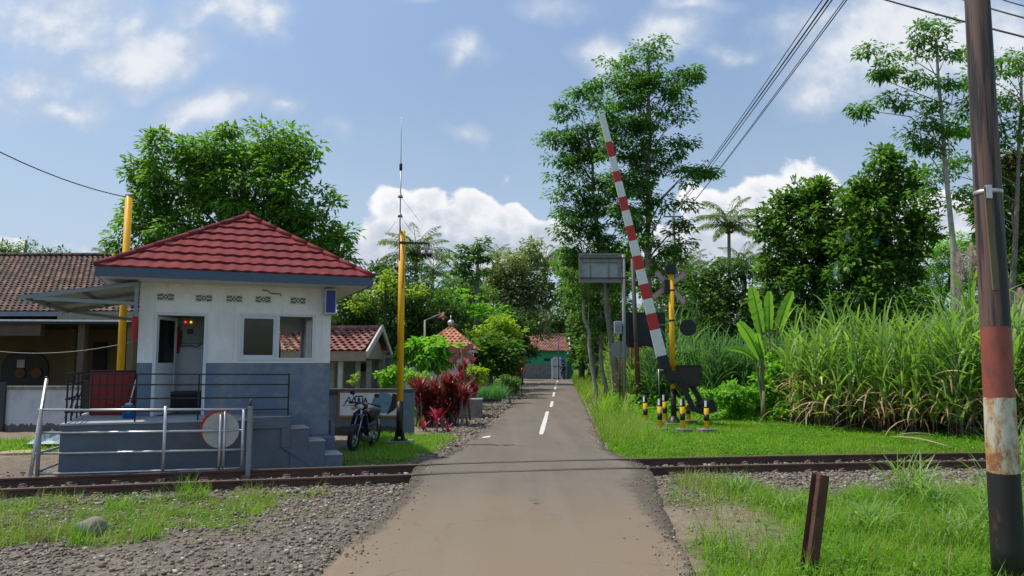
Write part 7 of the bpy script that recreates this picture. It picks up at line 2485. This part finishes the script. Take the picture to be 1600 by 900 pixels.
# far wood: closes the view to the horizon on both sides
def far_wood():
    C = []; D = []
    for (x0, x1, ya, yb, h, n, hmin) in [(-110, 8, 105, 125, 10, 16000, 0), (8, 140, 100, 120, 10.5, 15000, 0), (6, 60, 48, 64, 4.4, 16000, 0), (-60, -3, 60, 75, 5.0, 13000, 0)]:
        x = rng.uniform(x0, x1, n); y = rng.uniform(ya, yb, n)
        hh = h * (0.62 + .5 * fbm(x * .12, y * .05 + 3) + .18 * np.sin(x * .7))
        z = hh * rng.random(n) ** .6
        C.append(np.stack([x, y, z], 1))
    C = np.concatenate(C); n = len(C)
    D = rng.normal(0, 1, (n, 3))
    s = rng.uniform(.5, 1.1, n) * np.where(C[:, 1] > 95, 1.25, .75)
    v, f = leaf_arrays(C, D, np.tile([0, 0, 1.], (n, 1)) + rng.normal(0, .5, (n, 3)), s, s * .6, .2)
    tag(np_mesh('far_wood', v, f, leaf_mat('leaf_far', (0.03, 0.07, 0.02), (0.07, 0.13, 0.035), (0.10, 0.17, 0.05), rough=.6, trans=.2), None, False), kind='stuff')


far_wood()


# --- shrubs left of the road
def shrub(name, lab, Y, bx, lobes, mt, L, Wd, cl, per, cr, flat=.8, droop=.1, cat='shrub', group=None):
    return tree(name, lab, Y, bx, lobes, mt, L=L, Wd=Wd, cl=cl, per=per, cr=cr, flat=flat, droop=droop, trunk=(.05, .02), group=group, cat=cat, bark=M_bark, twig=3, start=.15, wob=.04, base_z=-.05, leafname='foliage')


shrub('leafy_shrub', 'bright green broad leaved small tree around the lamp post', 26, 665, [(670, 545, 32, 14), (648, 552, 16, 14), (695, 552, 20, 14), (668, 562, 28, 10), (655, 540, 12, 8)], LM_bright, .26, .12, 12, 22, .26, droop=.5)
shrub('leafy_shrub', 'tall green shrub between the pyramid roof house and the pink shrubs', 38, 770, [(765, 545, 26, 18), (785, 552, 22, 18), (770, 570, 28, 18), (755, 565, 16, 18), (792, 575, 16, 14)], LM_mid, .22, .1, 8, 26, .35)
shrub('leafy_shrub', 'yellow green low shrub just right of the rusty crossbuck', 29, 742, [(738, 578, 13, 8), (746, 590, 10, 8), (732, 588, 8, 8)], LM_yell, .2, .08, 18, 18, .2, droop=.4)
shrub('leafy_shrub', 'round dark green clipped bush beside the far concrete box', 33, 797, [(795, 600, 15, 10), (800, 606, 14, 8)], LM_mid, .1, .05, 22, 30, .2)
shrub('leafy_shrub', 'green plant growing by the gable house, seen over the blue wall', 22, 612, [(612, 580, 12, 8), (606, 592, 12, 8), (620, 590, 10, 10)], LM_bright, .12, .06, 22, 18, .15)
shrub('leafy_shrub', 'small fresh green plant under the gable house post', 21.5, 556, [(556, 592, 7, 8)], LM_yell, .1, .05, 30, 16, .12)
shrub('leafy_shrub', 'light green plant poking out above the red cordyline bush', 23.5, 655, [(650, 592, 14, 10), (640, 600, 8, 10), (662, 600, 8, 8)], LM_bright, .15, .08, 18, 18, .18)
shrub('leafy_shrub', 'low green shrubs around the foot of the jackfruit thicket beside the reeds', 23.5, 1170, [(1165, 612, 44, 14), (1205, 605, 30, 20), (1130, 625, 26, 12), (1215, 580, 20, 22), (1180, 632, 50, 10), (1110, 618, 24, 12)], LM_bright, .10, .08, 18, 24, .2, droop=.0)
shrub('leafy_shrub', 'green undergrowth bush behind the striped bollards', 28, 1060, [(1060, 615, 34, 18), (1020, 610, 26, 22), (1090, 610, 26, 20)], LM_mid, .12, .08, 14, 22, .22)


def cordyline(name, lab, Y, spots, Lm, Wm, mt, seg=5, per=26):
    q = W(spots[0][0], 600, Y)
    t = thing(name, lab, 'shrub', (q.x, Y, -.03))
    V = []; st = MB()
    for (px, py, s) in spots:
        dy = random.uniform(-.4, .4)
        c = W(px, py, Y + dy)
        base = np.tile(np.array([[c.x, c.y, c.z]]), (per, 1)) + rng.normal(0, .02, (per, 3)) - np.array([[0, 0, 1]]) * rng.uniform(0, .22, per)[:, None] * s
        V.append(ribbons(base, rng.uniform(0, 6.28, per), rng.uniform(.15, 1.0, per), rng.uniform(.3, 1.1, per), Lm * s * rng.uniform(.7, 1.15, per), Wm * s * rng.uniform(.8, 1.2, per), seg, 'strap'))
        st.tube([(c.x + random.uniform(-.15, .15), c.y, -.03), (c.x, c.y, c.z)], [.025, .015], 5, caps=False)
    v, f = merge(V)
    np_mesh('foliage', v, f, mt, t, True)
    st.build('stems', M_bark, t, True)


CR = leaf_mat('leaf_cordyline', (0.10, 0.03, 0.028), (0.30, 0.065, 0.06), (0.40, 0.20, 0.11), rough=.35, spec=.5, trans=.3, tcol=(1.6, .7, .6))
CP = leaf_mat('leaf_pink', (0.22, 0.02, 0.04), (0.46, 0.06, 0.11), (0.55, 0.22, 0.22), rough=.4, trans=.35, tcol=(1.4, .5, .7))
sp = []
for _ in range(52):
    a = random.random() * 6.28; r = math.sqrt(random.random())
    sp.append((684 + 42 * r * math.cos(a), 622 + 30 * r * math.sin(a), random.uniform(.8, 1.15)))
cordyline('cordyline_bush', 'large dark red cordyline bush at the right end of the blue wall', 21.6, sp, .50, .052, CR, per=30)
cordyline('cordyline_bush', 'small low cordyline with bright pink leaves at the foot of the red bush', 19.6, [(682, 652, 1.0), (688, 648, .8), (660, 664, .8), (700, 668, .7)], .38, .06, CP, per=14)
cordyline('cordyline_bush', 'pink cordyline shrub by the rusty crossbuck', 25.5, [(722, 590, 1), (735, 598, 1), (742, 606, 1), (715, 600, 1), (740, 615, .8), (728, 570, .9), (720, 576, .9), (738, 562, .7)], .42, .07, CP, per=22)
cordyline('cordyline_bush', 'tall bright pink cordyline farther along the road beyond the clipped bush', 40, [(800, 565, 1.1), (806, 575, 1.1), (812, 583, 1), (798, 583, 1), (806, 590, .9), (795, 572, 1), (812, 570, .9), (752, 567, .8), (745, 570, .8)], .62, .10, CP, per=22)
# blue green grass-like clump on the far box
n = 700
c = W(764, 606, 30.5); b = np.array([[c.x, c.y, .3]]) + np.stack([rng.uniform(-.7, .7, n), rng.uniform(-.4, .4, n), np.zeros(n)], 1)
v, f = ribbons(b, rng.uniform(0, 6.28, n), rng.uniform(0, .5, n), rng.uniform(.2, 1.2, n), rng.uniform(.4, .75, n), np.full(n, .02), 4)
tc_ = thing('spiky_grass_clump', 'blue green spiky grass clump growing on the far concrete box', 'plant', (c.x, c.y, .3))
np_mesh('blades', v, f, leaf_mat('leaf_bluegreen', (0.05, 0.15, 0.06), (0.10, 0.26, 0.10), rough=.5), tc_, True)


# --- sugar cane and elephant grass
LM_cane = leaf_mat('leaf_cane', (0.095, 0.175, 0.042), (0.18, 0.30, 0.07), (0.24, 0.33, 0.12), rough=.45, trans=.35, spec=.35)
LM_canedry = leaf_mat('leaf_cane_dry', (0.20, 0.12, 0.07), (0.42, 0.31, 0.16), (0.55, 0.47, 0.26), rough=.6, trans=.25)
LM_reed = leaf_mat('leaf_reed', (0.05, 0.12, 0.045), (0.10, 0.20, 0.075), rough=.5, trans=.35)


def cane(name, n, fx, fy, hfun, per, Lf, Wf, mt, dry=.0, stalk=None):
    x, y = fx, fy
    H_ = hfun(x, y)
    B = []; AZ = []; T0 = []; T1 = []; LL = []; WW = []
    lean_az = rng.uniform(0, 6.28, n); lean = rng.uniform(0, .16, n)
    st = MB()
    for k in range(per):
        s = .12 + .85 * (k + rng.random(n)) / per
        z = H_ * s * .62
        B.append(np.stack([x + np.cos(lean_az) * lean * z, y + np.sin(lean_az) * lean * z, z], 1))
        AZ.append(rng.uniform(0, 6.28, n)); T0.append(rng.uniform(.08, .45, n) * (1.25 - .7 * s)); T1.append(rng.uniform(.25, 1.0, n) + 1.3 * rng.random(n) ** 2.5)
        LL.append(Lf * rng.uniform(.7, 1.2, n) * (.7 + .3 * s) * (H_ / 3.0)); WW.append(Wf * rng.uniform(.7, 1.3, n))
    B = np.concatenate(B); v, f = ribbons(B, np.concatenate(AZ), np.concatenate(T0), np.concatenate(T1), np.concatenate(LL), np.concatenate(WW), 7, 'strap', twist=.4)
    o = np_mesh(name, v, f, mt, None, False); tag(o, kind='stuff')
    if stalk:
        for i in range(0, n):
            h = H_[i] * .62
            st.tube([(x[i], y[i], -.05), (x[i] + math.cos(lean_az[i]) * lean[i] * h, y[i] + math.sin(lean_az[i]) * lean[i] * h, h)], [.016, .009], 4, caps=False)
        tag(st.build(name + '_stalks', stalk), kind='stuff')
    if dry:
        m_ = int(n * dry)
        idx = rng.integers(0, n, m_)
        b = np.stack([x[idx] + rng.normal(0, .08, m_), y[idx] - abs(rng.normal(0, .15, m_)), H_[idx] * rng.uniform(.1, .42, m_)], 1)
        v, f = ribbons(b, rng.uniform(0, 6.28, m_), rng.uniform(.5, 1.3, m_), rng.uniform(1.2, 2.2, m_), rng.uniform(.6, 1.4, m_), rng.uniform(.025, .055, m_), 6, 'strap', twist=.5)
        tag(np_mesh('dry_' + name, v, f, LM_canedry, None, False), kind='stuff')


def cane_zone(n, x0, x1, yf, depth):
    x = rng.uniform(x0, x1, n)
    y = np.interp(x, *yf) + depth * rng.random(n) ** 1.15 + 1.3 * (fbm(x * 1.3, x * 0 + 2) - .45)
    # clumped
    x = x + .18 * np.sin(y * 5 + x * 3); y = y + .18 * np.cos(x * 7)
    return x, y


fr = ([7.7, 8.3, 9.0, 11.0, 14.0, 20.0], [21.5, 19.2, 18.4, 17.6, 17.2, 17.0])
x, y = cane_zone(1250, 7.8, 20, fr, 5.5)
k_ = x > .352 * y + .25 * np.sin(y * 2.3)
x, y = x[k_][:900], y[k_][:900]
cane('sugarcane_thicket', len(x), x, y, lambda x, y: (3.3 + 1.1 * (fbm(x * .9, y * .9) - .5) * 2 - .5 * sstep(8.2 - x, 0, 1)) * rng.uniform(.72, 1.16, len(x)), 14, 1.3, .058, LM_cane, dry=4.2, stalk=mat('cane_stalk', (.10, .06, .05), .6, var=.3))
x, y = cane_zone(420, 5.1, 10.5, ([5, 7, 10.5], [27.5, 26, 25]), 5)
cane('reed_thicket', 420, x, y, lambda x, y: (2.6 + .4 * fbm(x, y)) * rng.uniform(.8, 1.1, len(x)), 15, 1.4, .045, LM_reed)
# reeds along the right road verge
n = 520
y = rng.uniform(29, 62, n); x = xr(y) + 1.6 + rng.random(n) ** 1.3 * 3.0
cane('verge_reeds', n, x, y, lambda x, y: (2.6 + 1.2 * fbm(x, y)) * rng.uniform(.7, 1.2, len(x)) * np.interp(x - xr(y), [1.5, 2.6], [.5, 1.2]), 13, 1.5, .055, LM_cane, dry=.3)
# tall foreground grass clumps
FG = [(1420, 800, 10.0, .62, 90), (1455, 820, 9.4, .5, 60), (1345, 860, 8.0, .36, 70), (1360, 845, 8.3, .4, 50), (1540, 780, 8.6, .7, 40), (1592, 800, 7.2, .95, 60), (1500, 850, 7.6, .4, 50), (1150, 760, 10.6, .28, 60), (1240, 800, 9.3, .26, 60), (1600, 720, 11.6, .9, 60), (1590, 690, 14.6, .9, 50)]
for (px, py, Y, h, n) in FG:
    g = W(px, py, Y)
    t = thing('grass_clump', {1420: 'tallest grass clump in front of the track, between the rail stub and the big pole', 1455: 'arching grass clump beside the tallest one, before the big pole', 1345: 'low bushy grass clump just right of the rail stub', 1360: 'small grass tuft behind the low bushy clump near the rail stub', 1540: 'loose long bladed grass just left of the big pole', 1592: 'very tall grass at the right edge, beside the foot of the big pole', 1500: 'low grass clump at lower right, left of the pole foot', 1150: 'short tuft at the near grass edge by the crossing', 1240: 'short grass tuft left of the rail stub', 1600: 'tall grass behind the big pole at the near side of the track', 1590: 'tall grass beyond the track at the right edge'}[px], 'grass clump', (g.x, Y, 0), 0, 'tall grass clumps at the lower right')
    b = np.stack([g.x + rng.normal(0, .10, n), Y + rng.normal(0, .10, n), np.full(n, -.03)], 1)
    v, f = ribbons(b, rng.uniform(0, 6.28, n), rng.uniform(.05, .5, n), rng.uniform(.6, 1.7, n), h * rng.uniform(.7, 1.35, n), np.full(n, .016) * rng.uniform(.7, 1.2, n), 7, 'strap', twist=.3)
    np_mesh('blades', v, f, LM_cane, t, True)
# small tufts on the left foreground
for i, (px, py, h, lab) in enumerate([(120, 845, .30, 'grass tuft beside the grey boulder'), (185, 790, .22, 'weed tuft left of centre near the near rail'), (290, 775, .34, 'tall thin weed tuft growing against the near rail'), (310, 772, .26, 'weed sprig right beside the tall thin one at the near rail'), (240, 835, .25, 'bright grass tuft right of the grey boulder'), (60, 840, .28, 'dry straw coloured tuft at the far left'), (30, 800, .22, 'small tuft near the left edge of the track'), (400, 800, .18, 'low weed patch toward the road')]):
    g = G(px, py); n = 60
    t = thing('weed_tuft', lab, 'weed', (g.x, g.y, 0), 0, 'weed tufts left of the road')
    b = np.stack([g.x + rng.normal(0, .09, n), g.y + rng.normal(0, .06, n), np.full(n, -.05)], 1)
    v, f = ribbons(b, rng.uniform(0, 6.28, n), rng.uniform(.0, .5, n), rng.uniform(.3, 1.2, n), h * rng.uniform(.6, 1.3, n), np.full(n, .008), 5, 'grass')
    np_mesh('blades', v, f, M_grassdry if i in (5,) else M_grass, t, True)
# fallen dry cane leaves on the lawn
for i, (xa, ya, xb, yb, lab) in enumerate([(1180, 645, 1245, 662, 'long dry leaf lying left on the lawn'), (1160, 650, 1210, 640, 'short dry leaf lying leftmost on the lawn'), (1315, 668, 1380, 662, 'dry leaf at the foot of the cane, middle'), (1390, 682, 1490, 700, 'long fallen dry stalk on the lawn at right'), (1400, 680, 1470, 682, 'dry stalk lying flat by the long fallen one')]):
    a = G(xa, ya, .08); b = G(xb, yb, .03)
    m = MB(); pts = [a.lerp(b, s / 6) + Vector((0, 0, .06 * math.sin(math.pi * s / 6))) for s in range(7)]
    m.tube(pts, [.006, .018, .022, .022, .018, .012, .004], 4)
    tag(m.build('fallen_leaf', mat('dry_leaf_tan', (.40, .33, .18), .8)), lab, 'leaf', None)


# pampas plumes
def plume(px, py, Y, h, lab, bx):
    c = W(px, py, Y); g = W(bx, 600, Y)
    t = thing('pampas_plume', lab, 'plant', (g.x, Y, -.05), 0, 'pale plumes at the right')
    n = 900; s = rng.random(n)
    ax = np.array([[c.x, Y, c.z - h / 2]]) + np.stack([.08 * np.sin(s * 2), np.zeros(n), s * h], 1)
    v, f = ribbons(ax, rng.uniform(0, 6.28, n), rng.uniform(.3, 1.0, n), rng.uniform(.2, .8, n), .26 * np.sin(np.pi * (.1 + .85 * s)) + .04, np.full(n, .012), 2)
    np_mesh('plume', v, f, leaf_mat('plume_pale', (.50, .42, .37), (.72, .64, .58), rough=.9, trans=.4, tcol=(1.1, 1, 1)), t, True)
    m = MB(); m.tube([(g.x, Y, -.05), (c.x, Y, c.z)], [.014, .008], 5); m.build('stalk', M_bark, t, True)


plume(1497, 428, 22, 1.6, 'pale feathery plume above the cane, left of the big pole', 1490)
plume(1515, 412, 22.6, 1.1, 'second pale plume touching the left edge of the big pole', 1515)
plume(1591, 480, 21, 1.0, 'pale plume at the right edge beside the big pole', 1592)
plume(1582, 520, 20.5, .8, 'lower brownish plume right of the big pole', 1580)


# banana plants
LM_ban = leaf_mat('leaf_banana', (0.10, 0.22, 0.03), (0.20, 0.36, 0.06), rough=.4, trans=.45)


def banana(name, lab, Y, bx, leaves):
    g = W(bx, 600, Y)
    t = thing(name, lab, 'banana plant', (g.x, Y, -.05), 0, 'banana plants left of the cane')
    hub = None
    m = MB()
    for (x0, y0, x1, y1, w, bend) in leaves:
        a = W(x0, y0, Y); b = W(x1, y1, Y - random.uniform(0, .6))
        if hub is None: hub = a
        n = 16; d = b - a; ln = d.length
        up = Vector((0, 0, 1)); sd_ = d.cross(Vector((0, -1, .25))).normalized()
        vs = []; fs = []
        mid = []
        for i in range(n + 1):
            s = i / n; q = a.lerp(b, s) + up * math.sin(math.pi * s) * bend
            mid.append(q)
            ww = w * max(.05, math.sin(math.pi * min(1, .08 + .88 * s)) ** .5) / 2
            j1 = random.uniform(.78, 1.05); j2 = random.uniform(.78, 1.05)
            dv = Vector((0, 1, 0)) * .25 * ww
            vs += [q - sd_ * ww * j1 + dv, q, q + sd_ * ww * j2 + dv]
        for i in range(n):
            fs += [(3 * i, 3 * i + 1, 3 * i + 4, 3 * i + 3), (3 * i + 1, 3 * i + 2, 3 * i + 5, 3 * i + 4)]
        mm = MB(); mm.add(vs, fs, 0, False)
        mm.tube(mid, [.03 * (1 - i / (n + 1)) + .004 for i in range(n + 1)], 5)
        mm.build('leaf_blade', LM_ban, t, True)
        m.tube([Vector((g.x, Y, .3)), (g.x * .5 + a.x * .5, Y, (a.z + .3) / 2), a], [.05, .04, .025], 7, caps=False)
    m.tube([(g.x, Y, -.05), (g.x, Y, .9)], [.09, .07], 10)
    m.build('stem', mat('banana_stem', (.16, .18, .07), .7), t, True)


banana('banana_plant', 'banana plant with three upright leaves catching the sun left of the cane', 24, 1205, [(1190, 520, 1174, 447, .46, .1), (1202, 515, 1202, 455, .36, .05), (1215, 515, 1238, 455, .36, .05)])
banana('banana_plant', 'lower banana plant with drooping torn leaves beside the barrier machine', 22.5, 1192, [(1188, 560, 1154, 503, .42, .12), (1192, 560, 1182, 520, .26, .02), (1180, 560, 1136, 545, .22, .12)])


# creeper / undergrowth leaves along the foot of the thickets
def undergrowth():
    n = 26000
    x = rng.uniform(3.6, 11, n); y = rng.uniform(22.5, 30, n)
    edge = np.interp(x, [3.6, 5.5, 7, 8.2, 11], [27.5, 25.5, 23.0, 21.0, 19.5])
    k = (y > edge) & (rng.random(n) < .9)
    x, y = x[k], y[k]; n = len(x)
    h = .9 * fbm(x * 1.3, y * 1.3) * sstep(y - np.interp(x, [3.6, 5.5, 7, 8.2, 11], [27.5, 25.5, 23.0, 21.0, 19.5]), -.2, 1.4)
    C = np.stack([x, y, h * rng.random(n) ** .35], 1)
    v, f = leaf_arrays(C, rng.normal(0, 1, (n, 3)) * [1, 1, .4], np.tile([0, 0, 1.], (n, 1)) + rng.normal(0, .3, (n, 3)), rng.uniform(.08, .16, n), rng.uniform(.07, .12, n), .1)
    tag(np_mesh('undergrowth', v, f, LM_bright, None, False), kind='stuff')


undergrowth()
